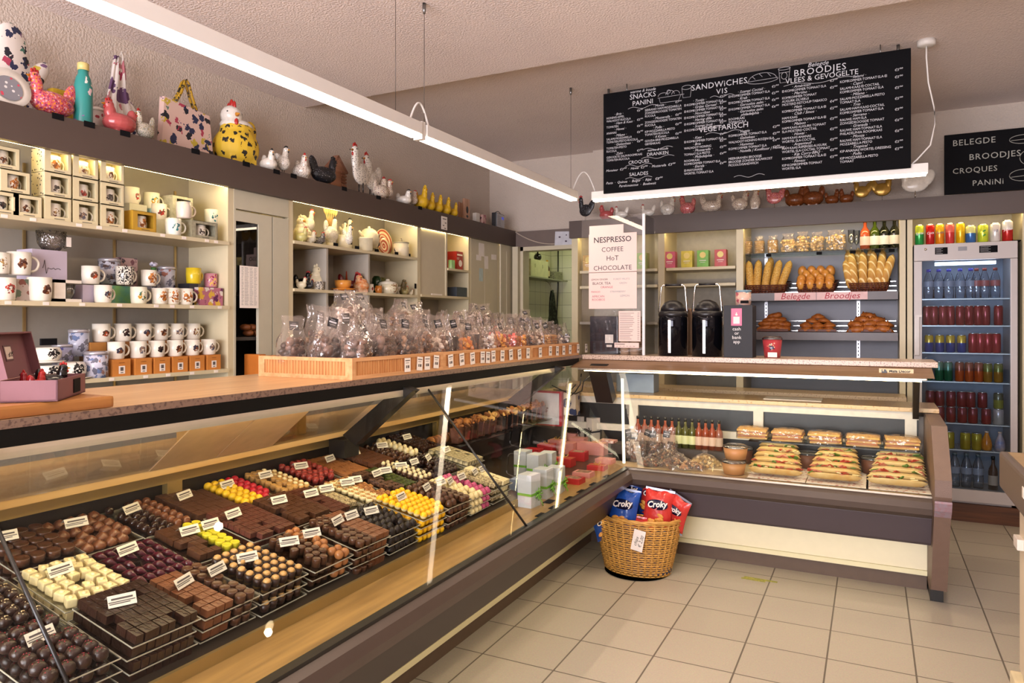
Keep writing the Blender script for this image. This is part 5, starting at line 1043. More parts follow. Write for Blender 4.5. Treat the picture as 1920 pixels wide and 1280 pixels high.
# -- shelf 1: gift boxes with a window showing the mug
M_box = mat('D8CDA6', rough=.5, var=.03); M_boxd = mat('4A4436', rough=.7); M_boxdot = print_mat('D8CDA6', ['3A342A'], 60, .26, .5, 'x')
def giftbox(y, z, motif, label, w_=.118, h=.105, d=.10, m_=None, x=-3.262, name='gift_box'):
    t = thing(name, label, 'gift box', (x, y, z), 0, 'window gift boxes on the top shelf'); m0 = m_ or M_box
    mb = MB().b2((-d, -w_ / 2, 0), (-.002, -w_ / 2 + .002, h)).m(1).b2((-d, -w_ / 2 - .0006, 0), (-.002, -w_ / 2, h)).m(0).b2((-d, w_ / 2 - .002, 0), (0, w_ / 2, h)).b2((-d, -w_ / 2, 0), (-d + .002, w_ / 2, h)).b2((-d, -w_ / 2, 0), (0, w_ / 2, .002)).b2((-d, -w_ / 2, h - .002), (0, w_ / 2, h))
    mb.b2((-.002, -w_ / 2, 0), (0, -w_ / 2 + .026, h)).b2((-.002, w_ / 2 - .016, 0), (0, w_ / 2, h)).b2((-.002, -w_ / 2 + .026, 0), (0, w_ / 2 - .016, .018)).b2((-.002, -w_ / 2 + .026, h - .016), (0, w_ / 2 - .016, h))
    mb.build('carton', [m0, M_boxdot if m_ is None else m0], t)
    MB().b2((.0002, -.018, .006), (.0006, .028, .009)).build('printed_line', M_ink, t)
    mug(MS[motif], 'white mug inside the ' + label.replace('cream window ', ''), (x - .048, y + .0, z + .003), R.uniform(-.3, .3), .82, 'mugs in window gift boxes', sz=1.)
COLY = [Y(110, -3.26), Y(162, -3.26), Y(212, -3.26)]
mo = ['bee', 'elf', 'cat', 'grey', 'red', 'bee', 'cat', 'elf', 'dog']
lv = ['bottom', 'middle', 'top']; cn = ['first dotted column', 'second column', 'third column']
for c_ in range(3):
    for k in range(3): giftbox(COLY[c_], Z1 + .107 * k, mo[c_ * 3 + k], f'cream window gift box, {lv[k]} of the {cn[c_]}')
for u, k, m_, l in ((8, 0, 'black', 'cream window gift box at the left edge, bottom row'), (53, 0, 'dog', 'cream window gift box left of the dotted column, bottom row'), (30, 1, 'cat', 'cream window gift box in the second row at the left edge'), (10, 2, 'dog', 'cream window gift box in the top row at the left edge')): giftbox(Y(u, -3.26), Z1 + .096 * k, m_, l, h=.094)
giftbox(Y(272, -3.26), Z1, 'cat', 'mustard yellow window gift box beside the cream boxes', .13, .10, .1, mat('B8902A', rough=.5))
giftbox(Y(386, -3.255), Z1, 'elf', 'wide grey gift box with a window lying at the right end', .17, .095, .1, mat('A8A48C', rough=.5, c2='8A8670', sc=60))
giftbox(Y(348, -3.36), Z1 + .0, 'teal', 'tall grey gift box with cups stacked inside', .13, .235, .1, mat('9C9880', rough=.5, c2='C8C4A8', sc=40), x=-3.38)
s1 = [(325, 'teal', -3.28, 0, 'white mug with teal lettering at the front of the top shelf'), (298, 'red', -3.42, .09, 'white mug with a red-brown beetle, behind the yellow gift box'), (284, 'green', -3.46, .15, 'white mug with a green picture, high behind the yellow box'), (246, 'red', -3.46, .16, 'white mug with a red-brown figure beside the third box column'), (397, 'teal', -3.38, .10, 'pale mug with teal garden tools standing on the wide grey box'), (345, 'plain', -3.30, .10, 'cream lettered cup in front of the tall grey gift box')]
for u, st, x, dz, l in s1: mug(MS[st], l, (x, Y(u, x), Z1 + dz), R.uniform(-.3, .3), .95)
for u, x, dz, w_, h, l in ((298, -3.42, 0, .1, .09, 'white carton under the beetle mug on the top shelf'), (250, -3.46, 0, .1, .16, 'white carton behind the yellow gift box on the top shelf'), (284, -3.47, 0, .08, .15, 'white and blue carton in the middle of the top shelf')):
    tag(MB().b2((-.04, -w_ / 2, 0), (.04, w_ / 2, h)).build('carton', mat('C8C6B4', rough=.5) if u != 284 else mat('A8B8B8', rough=.5, c2='5A90A8', sc=20), None, (x, Y(u, x), Z1)), l, 'carton')
# -- shelf 2
s2f = [(7, 'red', 'white mug with a scout figure and large handle at the left edge', 1.05), (74, 'dog', 'tall white mug with a red spaniel at the front of the middle shelf', 1.15), (193, 'bird', 'white mug with beetles at the front of the middle shelf', .92), (260, 'green', 'cream mug with a yellow tram and writing', .92), (299, 'cat', 'white mug with grey-brown cats and curly handle', .9), (321, 'cat', 'white mug with ginger cats, left of its twin', .95), (347, 'cat', 'white mug with ginger cats, right one of the pair', .95)]
for u, st, l, s_ in s2f: mug(MS[st], l, (-3.29, Y(u, -3.29), Z2), R.uniform(-.2, .2), s_)
s2b = [(36, 'dog', 'white mug with a sheep, on the upper row at the left', 1.1, .115), (-3, 'bee', 'white mug cut by the left edge of the picture, upper row', 1.0, .115), (170, 'rob', 'white mug with a penguin-like bird and paper tag', .95, .09), (234, 'dots', 'mug covered in black squiggles', 1.0, .095), (279, 'cat', 'white mug with a ginger cat on the upper row', .9, .095), (363, 'yel', 'plain yellow mug on the upper row', .95, .12), (395, 'pink', 'pink patterned mug at the right end of the middle shelf', .85, .105)]
for u, st, l, s_, dz in s2b: mug(MS[st], l, (-3.36, Y(u, -3.36), Z2 + dz), R.uniform(-.2, .2), s_)
def crt(y0u, y1u, x, z, h, m_, l, nm='gift_box', cat='box', d=.09):
    a, b_ = Y(y0u, x), Y(y1u, x); return tag(MB().b2((-d, a, z), (0, b_, z + h), .002).build(nm, m_, None, (x, 0, 0)), l, cat)
M_lil = mat('BDB2C4', rough=.5, var=.03); M_wbx = mat('DDD6CC', rough=.5, var=.02)
crt(20, 56, -3.285, Z2, .095, print_mat('A89A92', ['7A4A40', '5A6A58'], 26, .4, .5), 'brown patterned gift box between two mugs, middle shelf')
crt(60, 126, -3.38, Z2, .24, M_lil, 'large lilac-white gift box with black script, middle shelf', d=.12)
_bx = (bpy.data.objects[[o.name for o in COL.objects if o.get('label', '').startswith('large lilac-white')][0]])
MB().tube([(.001, Y(80, -3.38) + .008 * q, Z2 + .155 + (.04 * math.sin(q * 1.9) if q < 3 else .004 * math.sin(q * 2.4))) for q in range(11)], .0014, 5).build('script_mark', M_ink, _bx)
gb = thing('gift_box', 'white gift box with cut-out window holding a glass', 'box', (-3.27, 0, Z2))
a_, b_ = Y(102, -3.27), Y(153, -3.27); MB().b2((-.09, a_, 0), (0, a_ + .05, .10)).b2((-.09, a_, .086), (0, b_, .10)).b2((-.09, a_, 0), (0, b_, .014)).b2((-.09, a_, 0), (-.08, b_, .10)).build('carton', mat('E2DACC', rough=.5), gb)
tag(MB().lathe([(.018, 0), (.03, .03), (.032, .068), (.029, .068), (.026, .03), (.014, .004)], 18).build('drinking_glass', pane((.8, .82, .82), .3), None, (-3.315, (a_ + .05 + b_) / 2, Z2 + .0145)), 'ribbed glass in the window of the white gift box', 'glass')
crt(155, 176, -3.33, Z2, .085, M_lil, 'small lilac box under the penguin mug')
crt(205, 246, -3.36, Z2, .09, mat('4A8A88', rough=.35, c2='7AA83A', sc=14), 'teal and green picture tin behind the beetle mug', 'tin', 'tin')
def tin(u, x, z, r, h, m_, l, s=1): t = thing('storage_tin', l, 'tin', (x, Y(u, x), z)); MB().lathe([(0, 0), (r, 0), (r, h * .86), (0, h * .86)], 24).build('can', m_, t); MB().lathe([(0, h * .86), (r * 1.03, h * .86), (r * 1.03, h * .96), (r * .9, h), (0, h)], 24).build('lid', mat('B8B4BC', rough=.25, metal=.5), t); return t
def rtin(i1, i2, b_='B8B8C4'): return print_mat(b_, [i1, i2, '6A6A78'], 30, .45, .15)
tin(205, -3.45, Z2 + .10, .05, .13, rtin('5A4A48', '9A7A7A'), 'wrapped printed tin on the upper row, left of the squiggle mug')
crt(225, 258, -3.44, Z2 + .09, .15, print_mat('A88A88', ['6A4048', '3A3040'], 30, .4, .4), 'brown printed box behind the squiggle mug')
tin(285, -3.46, Z2 + .05, .045, .13, rtin('8A5A50', '5A6A5A'), 'floral tin with pale lid behind the ginger cat mug')
tin(312, -3.43, Z2 + .08, .045, .13, rtin('9A6A60', '4A4A6A'), 'printed tin on the upper row near the centre')
crt(355, 372, -3.33, Z2, .12, mat('2A2A32', rough=.3), 'dark blue box under the yellow mug'); crt(375, 418, -3.285, Z2, .10, print_mat('B06A80', ['5A1A50', 'D8B040', 'D8D0C8'], 28, .5, .4), 'pink and purple patterned gift box at the right end, middle shelf')
crt(262, 330, -3.42, Z2, .085, mat('8A8480', rough=.5), 'grey carton behind the tram mug')
gl = thing('glass_mug', 'clear glass mug with red dots and a white tag on the lilac box', 'glass mug', (-3.42, Y(96, -3.42), Z2 + .2415))
MB().lathe([(.035, 0), (.055, .03), (.062, .09), (.058, .09), (.05, .03), (.03, .004)], 24).build('body', pane((.86, .84, .84), .35, 0, .6, 60), gl); MB().tube([(0, .058, .02), (0, .085, .03), (0, .09, .06), (0, .06, .08)], .005).build('handle', pane((.86, .84, .84), .35), gl)
MB().b2((.05, .04, .02), (.0515, .062, .065)).build('tag', M_paper, gl)
pt = thing('flower_ornament', 'tiny white flower in a green stem pot on the middle shelf', 'ornament', (-3.44, Y(288, -3.44), Z2 + .18))
MB().lathe([(0, 0), (.012, 0), (.015, .02), (0, .02)], 10).build('stem', mat('3A6A30'), pt); mb = MB()
for k in range(7): mb.sph((.012 * math.cos(k), .012 * math.sin(k), .034 + .004 * (k % 3)), .009, 7, 5)
mb.build('blossom', mat('C8C4D8', rough=.6), pt)
# -- shelf 3: six orange boxes with mugs on top, more mugs behind
M_or = mat('C8803A', rough=.5, var=.04); ul = [224, 265, 300, 334, 366, 397]; fm = ['bird', 'grey', 'black', 'dog', 'bird', 'grey']; bm_ = ['rob', 'black', 'bird', 'dog', 'grey', 'bee']
for i, u in enumerate(ul):
    y = Y(u, -3.28); w_ = .092
    t = thing('mug_box', f'orange cardboard mug box, {ORD[i]} of six in a row', 'box', (-3.262, y, Z3), 0, 'orange mug boxes')
    MB().b2((-.09, -w_ / 2, 0), (0, w_ / 2, .082), .001).build('carton', M_or, t); lb = MB().b2((.0003, -.016, .012), (.0008, .016, .05)).build('label', M_paper, t); MB().b2((.0009, -.008, .026), (.0013, .008, .044)).b2((.0009, -.007, .016), (.0013, .007, .020)).build('picture', M_ink, lb)
    MB().b2((.0003, -.014, .064), (.0007, .014, .067)).build('brand_line', mat('8A5020'), t)
    mug(MS[fm[i]], f'white mug with {DW[fm[i]]}, {ORD[i]} on the orange boxes', (-3.305, y, Z3 + .0825), -.1, .92)
    x = -3.42; y2 = Y((190, 230, 268, 300, 330, 361)[i], x)
    mug(MS[bm_[i]], f'white mug with {DW[bm_[i]]}, {ORD[i]} in the raised back row', (x, y2, Z3 + .165), -.1, .98)
crt(170, 200, -3.37, Z3, .164, mat('B07838', rough=.5), 'orange-brown carton behind the first orange box', 'mug_box'); crt(203, 385, -3.375, Z3, .164, mat('9A6430', rough=.5), 'long row of brown cartons carrying the raised mugs', 'carton')
tin(180, -3.30, Z3, .052, .125, rtin('6A7AA0', 'A07A70', 'C0C0D0'), 'large white and blue tin with birds, clear lid, bottom shelf'); tin(148, -3.42, Z3 + .10, .045, .13, rtin('6A7AA0', 'A07A70', 'B8BCD0'), 'blue printed cylinder tin standing higher, bottom shelf')
def bowlcup(u, x, z, l, s_=1.):
    t = thing('bowl', l, 'bowl', (x, Y(u, x), z)); t.scale = (s_,) * 3
    MB().lathe([(0, 0), (.035, 0), (.052, .02), (.054, .045), (.045, .065), (.042, .065), (.05, .04), (0, .006)], 24, cap=False).build('body', motif_mat('E2DCD0', '16161A', '16161A', .05, .04, .05, 80, .46), t); MB().lathe([(.048, -.004), (.07, .002), (.07, .005), (.04, .0)], 24).build('saucer', mat('E2DCD0', rough=.2), t)
bowlcup(134, -3.31, Z3 + .004, 'white round bowl with black leaf pattern on a saucer', 1.15); bowlcup(90, -3.31, Z3 + .004, 'lower black and white patterned bowl behind the pink box'); bowlcup(90, -3.31, Z3 + .085, 'upper black and white patterned bowl behind the pink box')
cb = tag(MB().b2((-.01, -.035, 0), (.002, .035, .03)).build('price_sign', M_chalkb, None, (-3.30, Y(92, -3.3), Z3 + .16)), 'small black price sign on the bowls, bottom shelf', 'sign')
tin(118, -3.44, Z3 + .05, .045, .11, rtin('5A5A98', '8A8AA8', 'A8A8C8'), 'blue wrapped tin behind the bowls')
crt(-10, 40, -3.33, Z3 + .0, .13, mat('D8A888', rough=.5), 'peach coloured flat carton behind the open pink box', 'carton')
mug(MS['bee'], 'low cream cup behind the open pink box', (-3.36, Y(48, -3.36), Z3 + .06), 0, .95)
# little shelf-edge price labels
for z, us in ((Z1 - .01, (8, 62, 148, 186, 234, 305, 345, 388, 405)), (Z2 - .01, (15, 86, 154, 224, 293, 323, 360, 412)), (Z3 - .01, (209, 273, 315, 360, 405))):
    nm = {Z1: 'top', Z2: 'middle', Z3: 'bottom'}[round(z + .01, 3)]
    for i, u in enumerate(us): tag(MB().b2((-.0006, -.013, -.007), (.0006, .013, .007)).build('shelf_label', M_paper, None, (-3.2488, on_x(u, -3.25)[0], z)), f'small white shelf-edge price label, {ORD[i]} on the {nm} mug shelf', 'price label', 'shelf-edge labels on the mug shelves')
# -- cupboard door: paper list, things inside
y0 = on_x(451, -3.25)[0]; pp = tag(MB().b2((-.0006, 0, 0), (.0006, .142, .245)).build('paper_list', M_paper, None, (-3.2565, y0 - .0, 1.53)), 'printed white price list taped on the glazed cupboard door', 'paper')
mb = MB()
for i in range(26):
    for x0, x1 in ((.012, .03), (.036, .066), (.074, .1), (.106, .128)): mb.b2((.0008, x0, .018 + i * .0086), (.001, x1 - R.uniform(0, .008), .0205 + i * .0086))
mb.build('printed_lines', mat('8A8888'), pp)
tag(MB().b2((0, 0, 0), (.12, .05, .15), .002).build('tea_tin', mat('B86A28', rough=.4), None, (-3.30, on_x(458, -3.3)[0], 1.11)), 'orange box standing at the foot of the cupboard niche', 'box')
for i, (u, v) in enumerate(((460, 592), (472, 590), (483, 592), (466, 598), (478, 598))): 
    tag(MB().sph((0, 0, 0), (.04, .03, .02), 10, 6).build('bread_roll', mat('9A5A28', rough=.6, c2='6A3818', sc=20), None, (-3.34, on_x(u, -3.34)[0], 1.383 + (.034 if i < 2 else 0))), f'brown roll in the dark cupboard niche, {ORD[i]}', 'bread roll', 'rolls in the cupboard niche')
for k, (u, l) in enumerate(((463, 'left'), (480, 'right'))): mug(MS['plain'], f'{l} pale teapot shape behind the cupboard glass', (-3.36, on_x(u, -3.36)[0], 1.621), 0, 1.1, 'pots behind the cupboard glass', 'teapot', 'teapot')
# -- bay with ceramics
Zc1, Zc2 = 1.964, 1.663
def cy(u, x=-3.31): return on_x(u, x)[0]
def pot(name, label, cat, u, z, prof, m_, extra=None, x=-3.31, n=24, s=1.):
    t = thing(name, label, cat, (x, cy(u, x), z)); t.scale = (s,) * 3; MB().lathe(prof, n, cap=False).build('body', m_, t)
    if extra: extra(t)
    return t
M_cr = mat('DCD2B4', rough=.22); M_spo = print_mat('DCD4BE', ['1E1C1C'], 40, .3, .2, 'x')
hen('cosy', 'white ceramic hen jug with dark tag at the left end of the ceramics shelf', (-3.35, cy(575), Zc1), .17, 0, M_cr, comb=M_cr)
hen('tall', 'tall cream bird jar with black tag beside the jug', (-3.33, cy(580, -3.33), Zc1 + .06), .17, .3, M_cr)
hen('round', 'cream ceramic bowl with green rim at the shelf end', (-3.28, cy(565, -3.28), Zc1), .1, .3, mat('B8B070', rough=.3))
hen('round', 'small black and white patterned hen pot, first from the left', (-3.29, cy(580, -3.29), Zc1), .085, .3, M_spo, sx=1.3); hen('round', 'small black and white patterned hen pot with red comb', (-3.29, cy(597, -3.29), Zc1), .085, .3, print_mat('2A2626', ['D8D0C0'], 34, .35, .2, 'x'), sx=1.35)
ut = hen('round', 'large speckled hen pot holding wooden spoons', (-3.33, cy(620, -3.33), Zc1 + .03), .19, PI / 2, M_spo, sx=.75, comb=M_eye)
tag(MB().lathe([(0, 0), (.03, 0), (.032, .028), (.02, .032), (0, .032)], 16).build('pot_stand', M_cr, None, (-3.33, cy(620, -3.33), Zc1)), 'white pedestal under the speckled hen pot', 'stand')
for k in range(6):
    a = -.5 + k * .2; t = thing('wooden_spoon', f'wooden spoon in the speckled hen pot, {ORD[k]}', 'spoon', (-3.34, cy(616 + k * 1.5, -3.34), Zc1 + .15), 0, 'wooden spoons in the hen pot'); t.rotation_euler = (-a * .7, 0, 0)
    MB().cyl((0, 0, -.02), .004, .11, 6).build('handle', wood('B88A48', 'D0A860', 2, 6), t); MB().sph((0, 0, .105), (.006, .016, .028), 8, 6).build('bowl', wood('B88A48', 'D0A860', 2, 6), t)
crx = lambda t: MB().b2((.062, -.02, .03), (.064, .012, .075)).build('tag', M_chalkb, t)
pot('storage_jar', 'cream storage jar with dark tag behind the rooster bottles', 'jar', 645, Zc1, [(0, 0), (.06, 0), (.062, .09), (.06, .095), (0, .095)], M_cr, crx, -3.34)
hen('tall', 'white rooster bottle with blue marks and dark comb, front one', (-3.29, cy(653, -3.29), Zc1), .17, .3, print_mat('DCD8D0', ['3A4A70'], 20, .3, .2), comb=M_eye, sx=.9); hen('tall', 'taller white rooster bottle with dark comb, rear one', (-3.37, cy(652, -3.37), Zc1 + .05), .18, .3, M_cr, comb=M_eye, sx=.9); hen('tall', 'small rooster bottle with dark comb beside the cream jar', (-3.37, cy(644, -3.37), Zc1 + .05), .15, .3, M_cr, comb=M_eye, sx=.8)
def tp(t): MB().tube([(0, -.07, .07), (0, -.10, .10), (0, -.115, .115)], [.012, .010, .008]).build('spout', M_cr, t); MB().sph((0, 0, .15), (.012, .012, .012)).build('knob', M_cr, t); MB().lathe([(.05, .128), (.03, .142), (0, .145)], 20).build('lid', M_cr, t)
pot('teapot', 'large cream teapot with knob lid in front of the striped plate', 'teapot', 692, Zc1 + .035, [(0, 0), (.06, 0), (.078, .05), (.07, .1), (.05, .13), (0, .13)], M_cr, tp, -3.34)
pot('storage_jar', 'square cream pot with tiny black marks in front of the teapot', 'jar', 685, Zc1, [(0, 0), (.065, 0), (.067, .085), (.07, .088), (.065, .095), (0, .095)], M_cr, None, -3.285, 4)
def rings(m1, m2):
    m, n, b = nt('ring_plate'); L = n.links; tc = n.nodes.new('ShaderNodeTexCoord'); wv = n.nodes.new('ShaderNodeTexWave'); wv.wave_type = 'RINGS'; wv.rings_direction = 'Z'; wv.inputs['Scale'].default_value = 12; wv.inputs['Distortion'].default_value = .3
    L.new(tc.outputs['Object'], wv.inputs[0]); g_ = n.nodes.new('ShaderNodeMath'); g_.operation = 'GREATER_THAN'; g_.inputs[1].default_value = .5; L.new(wv.outputs['Fac'], g_.inputs[0])
    mx = n.nodes.new('ShaderNodeMixRGB'); mx.inputs[1].default_value = lin(m1); mx.inputs[2].default_value = lin(m2); L.new(g_.outputs[0], mx.inputs[0]); L.new(mx.outputs[0], b.inputs['Base Color']); b.inputs['Roughness'].default_value = .2; return m
M_ring = rings('D8C0A0', 'A8503C')
for u, r, x, l in ((717, .105, -3.42, 'large round plate with red-brown rings standing behind the teapot'), (718, .062, -3.33, 'smaller round plate with red-brown rings in front of the large one')):
    tag(MB().lathe([(0, .004), (r * .6, .004), (r, .016), (r, .020), (r * .6, .009), (0, .008)], 40, cap=False).build('plate', M_ring, None, (x, cy(u, x), Zc1 + r), (0, PI / 2 - .15, 0)), l, 'plate')
hen('wide', 'blue-grey patterned hen teapot cover beside the plate', (-3.37, cy(703, -3.37), Zc1 + .04), .13, 0, print_mat('4A5468', ['A8A8B0'], 34, .3, .3, 'x'), sx=.7)
def ln(t): MB().tube(arc((0, -.015, .112), (0, .015, .112), .03), .003).build('knob', M_steel, t); MB().lathe([(.064, .10), (.064, .11), (0, .113)], 24).build('lid', mat('A09880', rough=.4), t)
pot('storage_jar', 'cream cylinder canister with grey lid and wire knob', 'jar', 752, Zc1, [(0, 0), (.062, 0), (.062, .10), (0, .10)], print_mat('DCD2B8', ['3A3A40'], 12, .14, .25), ln, -3.31)
for i, u in enumerate((629, 669, 706, 743, 766)): tag(MB().b2((0, -.022, 0), (.004, .022, .022)).build('price_sign', M_chalkb, None, (-3.262, cy(u, -3.262), Zc1)), f'small black price sign at the front of the ceramics shelf, {ORD[i]}', 'price sign', 'price signs on the ceramics shelf')
# second shelf
hen('cosy', 'white ceramic hen with pointed comb on the pot shelf', (-3.36, cy(593, -3.36), Zc2), .16, .5, M_cr, comb=M_cr, sx=1.1)
mug(MS['dots'], 'black speckled oval pot in front of the white hen', (-3.29, cy(597, -3.29), Zc2), 0, .85, None, 'pot', 'pot', True, .7)
hen('round', 'white and brown small hen at the left of the pot shelf', (-3.29, cy(565, -3.29), Zc2), .08, .5, M_cr); hen('round', 'black glazed hen in the shadow at the left of the pot shelf', (-3.40, cy(567, -3.4), Zc2), .13, .5, W_['blk']); hen('wide', 'small black and white hen dish on the pot shelf', (-3.29, cy(578, -3.29), Zc2), .07, .5, W_['blkspot'])
def cup_s(t): MB().lathe([(.04, -.008), (.085, .004), (.085, .008), (.035, 0)], 26).build('saucer', mat('D08028', rough=.25), t); MB().tube([(0, .05, .05), (0, .075, .045), (0, .07, .02), (0, .045, .015)], .005).build('handle', mat('D08A38', rough=.25), t)
pot('teacup', 'wide orange cup on an orange saucer', 'cup', 643, Zc2 + .01, [(0, 0), (.035, 0), (.055, .03), (.058, .065), (.054, .065), (.05, .03), (0, .006)], mat('CC8A3C', rough=.25), cup_s, -3.30)
hen('wide', 'dark red glazed hen teapot behind the orange cup', (-3.40, cy(655, -3.4), Zc2), .16, .6, mat('6A1418', rough=.2), sx=.9); tag(MB().lathe([(0, 0), (.02, 0), (.014, .1), (0, .12)], 10).build('bottle_stopper', mat('B0401C', rough=.3), None, (-3.46, cy(652, -3.46), Zc2 + .08)), 'orange-red pointed top behind the red hen', 'ornament')
hen('cosy', 'orange and white ceramic hen pot in the middle of the pot shelf', (-3.30, cy(677, -3.3), Zc2), .125, -.4, mat('D0702A', rough=.25, c2='D8B890', sc=7), sx=1.2)
mug(MS['red'], 'small red and white striped cup next to the divider', (-3.31, cy(693, -3.31), Zc2), 0, .7, None, 'cup', 'cup'); mug(MS['yel'] if 0 else ('B8702A', 'B8702A', 'B8702A', 0, 0, 0), 'small orange-brown cup right of the divider', (-3.29, cy(710, -3.29), Zc2), PI, .6, None, 'cup', 'cup')
def tur(t): MB().lathe([(.075, .075), (.06, .09), (.015, .10), (.015, .112), (0, .115)], 26).build('lid', mat('E0DAC8', rough=.2), t); MB().tube([(0, -.075, .05), (0, -.09, .055), (0, -.075, .065)], .005).tube([(0, .075, .05), (0, .09, .055), (0, .075, .065)], .005).build('handles', M_cr, t)
pot('casserole', 'cream lidded casserole with olive pattern', 'casserole', 727, Zc2, [(0, 0), (.066, 0), (.074, .03), (.075, .075), (0, .075)], motif_mat('DCD4B8', '6A6A30', '8A5A38', .07, .05, .09, 60, .5), tur, -3.31)
pot('jar', 'green checked round jar at the back of the pot shelf', 'jar', 716, Zc2 + .05, [(0, 0), (.04, 0), (.045, .05), (.03, .085), (0, .09)], print_mat('7A7848', ['3A4020'], 60, .3, .3, 'x'), None, -3.47); pot('jar', 'dark green glass jar behind the divider', 'jar', 706, Zc2, [(0, 0), (.035, 0), (.035, .12), (.02, .14), (0, .14)], mat('1E3A1C', rough=.15), None, -3.42)
hen('round', 'olive glazed hen pot near the right end of the shelf', (-3.40, cy(748, -3.4), Zc2), .13, .6, mat('6A5C3A', rough=.25), comb=mat('6A5C3A', rough=.25)); hen('round', 'small green and cream hen at the right end of the pot shelf', (-3.29, cy(759, -3.29), Zc2), .07, .3, print_mat('A89868', ['5A6A30'], 40, .4, .3)); hen('round', 'tiny cream hen, last on the pot shelf', (-3.29, cy(770, -3.29), Zc2), .05, .3, M_cr)
pot('egg_cup', 'small grey goblet beside the casserole', 'cup', 745, Zc2, [(0, 0), (.02, 0), (.012, .02), (.024, .04), (.026, .06), (0, .05)], mat('A8A090', rough=.3), None, -3.28)
tag(MB().b2((-.0006, -.013, -.02), (.0006, .013, .02)).build('price_sign', M_chalkb, None, (-3.26, 4.755, 1.735)), 'small black sign at the right end of the pot shelf', 'sign')
# narrow bay
rt = tag(MB().b2((-.10, -.055, 0), (0, .055, .165), .003).build('coffee_tin', mat('B02A24', rough=.3, c2='8A1A18', sc=8), None, (-3.30, cy(862, -3.3), 1.913)), 'red tin with white lettering on the narrow shelf', 'tin'); MB().b2((.0003, -.045, .128), (.001, .045, .142)).b2((.0003, -.05, .105), (.001, -.008, .108)).b2((.0003, -.05, .095), (.001, -.012, .098)).build('printed_lines', M_paper, rt); MB().lathe([(0, 0), (.03, 0)], 20, cap=False).at().build('badge', M_paper, rt, (.001, .01, .06), (0, PI / 2, 0))
tag(MB().b2((-.03, -.03, 0), (0, .03, .075)).build('note_block', mat('6AC03A', rough=.5, c2='D8E8C8', sc=5), None, (-3.262, cy(850, -3.26), 1.913)), 'green and white note block in front of the red tin', 'note')
tag(MB().b2((-.16, -.09, 0), (0, .09, .085), .004).build('storage_box', mat('4A5058', rough=.25), None, (-3.27, cy(866, -3.27), 1.6725)), 'dark grey plastic box on the narrow lower shelf', 'box'); tag(MB().b2((-.1, -.08, 0), (0, .08, .012)).build('notebook', M_paper, None, (-3.262, cy(820, -3.26), 1.6725)), 'white papers lying on the lower shelf of the narrow bay', 'papers')
for i, (u, v, w_, h, l) in enumerate(((903, 468, .10, .12, 'white note with dark clip, highest on the cream cupboard door'), (898, 483, .09, .05, 'small white card left on the cream cupboard door'), (912, 492, .07, .12, 'long white note in the middle of the cream cupboard door'), (926, 482, .10, .05, 'white card at the right of the cream cupboard door'), (902, 515, .07, .12, 'curled pale blue slip on the cream cupboard door'))):
    y, z = on_x(u, -3.257, v); tag(MB().b2((0, -w_ / 2, -h / 2), (.0012, w_ / 2, h / 2)).build('note', M_paper if i < 4 else mat('B8C8C8'), None, (-3.258 + i * .0003, y, z), (R.uniform(-.05, .05), 0, 0)), l, 'note')
# ================================================================ right wall unit: tea, breads, bottles, fridge
ti = [(1103, 'C8A050', 'orange-brown tea box at the left end behind the acrylic screen'), (1204, '8AB84A', 'green tea box behind the acrylic screen'), (1256, 'C04A68', 'pink tea box, leftmost of the row of four'), (1288, 'C8B42A', 'yellow tea box, second of the row of four'), (1318, '6AA838', 'green tea box, third of the row of four'), (1351, 'B03030', 'red tea box, rightmost of the row of four')]
for u, c, l in ti:
    x, z = on_y(u, 6.14); w_ = .095; t = thing('tea_box', l, 'tea box', (x, 6.17, 1.9155), 0, 'tea boxes'); MB().b2((-w_ / 2, -.04, 0), (w_ / 2, .04, .14), .002).build('carton', mat(c, rough=.4, var=.15, sc=30), t)
    MB().lathe([(0, 0), (.026, 0)], 18, cap=False).build('sun_emblem', mat('E0C870', rough=.4), t, (0, -.041, .10), (PI / 2, 0, 0)); MB().b2((-.028, -.0412, .05), (.028, -.0402, .056)).b2((-.02, -.0412, .036), (.02, -.0402, .039)).build('printed_lines', M_paper, t)
# cookie bags, glasses and bottles on the glass shelf
GZ = 2.0115
def cookiebag(x, w_, h, kind, label, d=.10):
    t = thing('cookie_bag', label, 'bag of biscuits', (x, 6.24, GZ), 0, 'bags of biscuits on the glass shelf'); mb = MB(); rr = random.Random(int(x * 1000))
    if kind == 'stack':
        for k in range(int(h * .72 / .012)): mb.lathe([(0, 0), (w_ * .44, 0), (w_ * .46, .004), (w_ * .42, .009), (0, .009)], 14, (rr.uniform(-.003, .003), rr.uniform(-.003, .003), .004 + k * .012))
    else:
        for k in range(70): q = math.sqrt(rr.random()) * .45; a = rr.uniform(0, 6.28); mb.sph((w_ * q * math.cos(a), d * q * math.sin(a), .01 + rr.random() * h * .68), (.013, .013, .010), 7, 5)
    mb.build('biscuits', mat('CBA868', rough=.55, var=.15, sc=50, c2='A8803C' if kind == 'stack' else 'D8BC84'), t)['kind'] = 'stuff'
    c = bag_mb(w_, d, h, .7, rr); c.v = [(p[1], p[0], p[2]) for p in c.v]; c.build('cellophane', M_cello, t)
for i, (u, w_, h, k) in enumerate(((1401, .085, .15, 'stack'), (1424, .085, .15, 'stack'), (1449, .09, .15, 'stack'), (1478, .115, .16, 'p'), (1505, .10, .17, 'p'), (1532, .10, .16, 'p'), (1567, .15, .17, 'p'))):
    cookiebag(on_y(u, 6.24)[0], w_, h, k, ('clear bag of stacked thin biscuits, ' if k == 'stack' else 'clear bag of small round biscuits, ') + ORD[i] + ' on the glass shelf')
M_gl2 = pane((.9, .92, .92), .3)
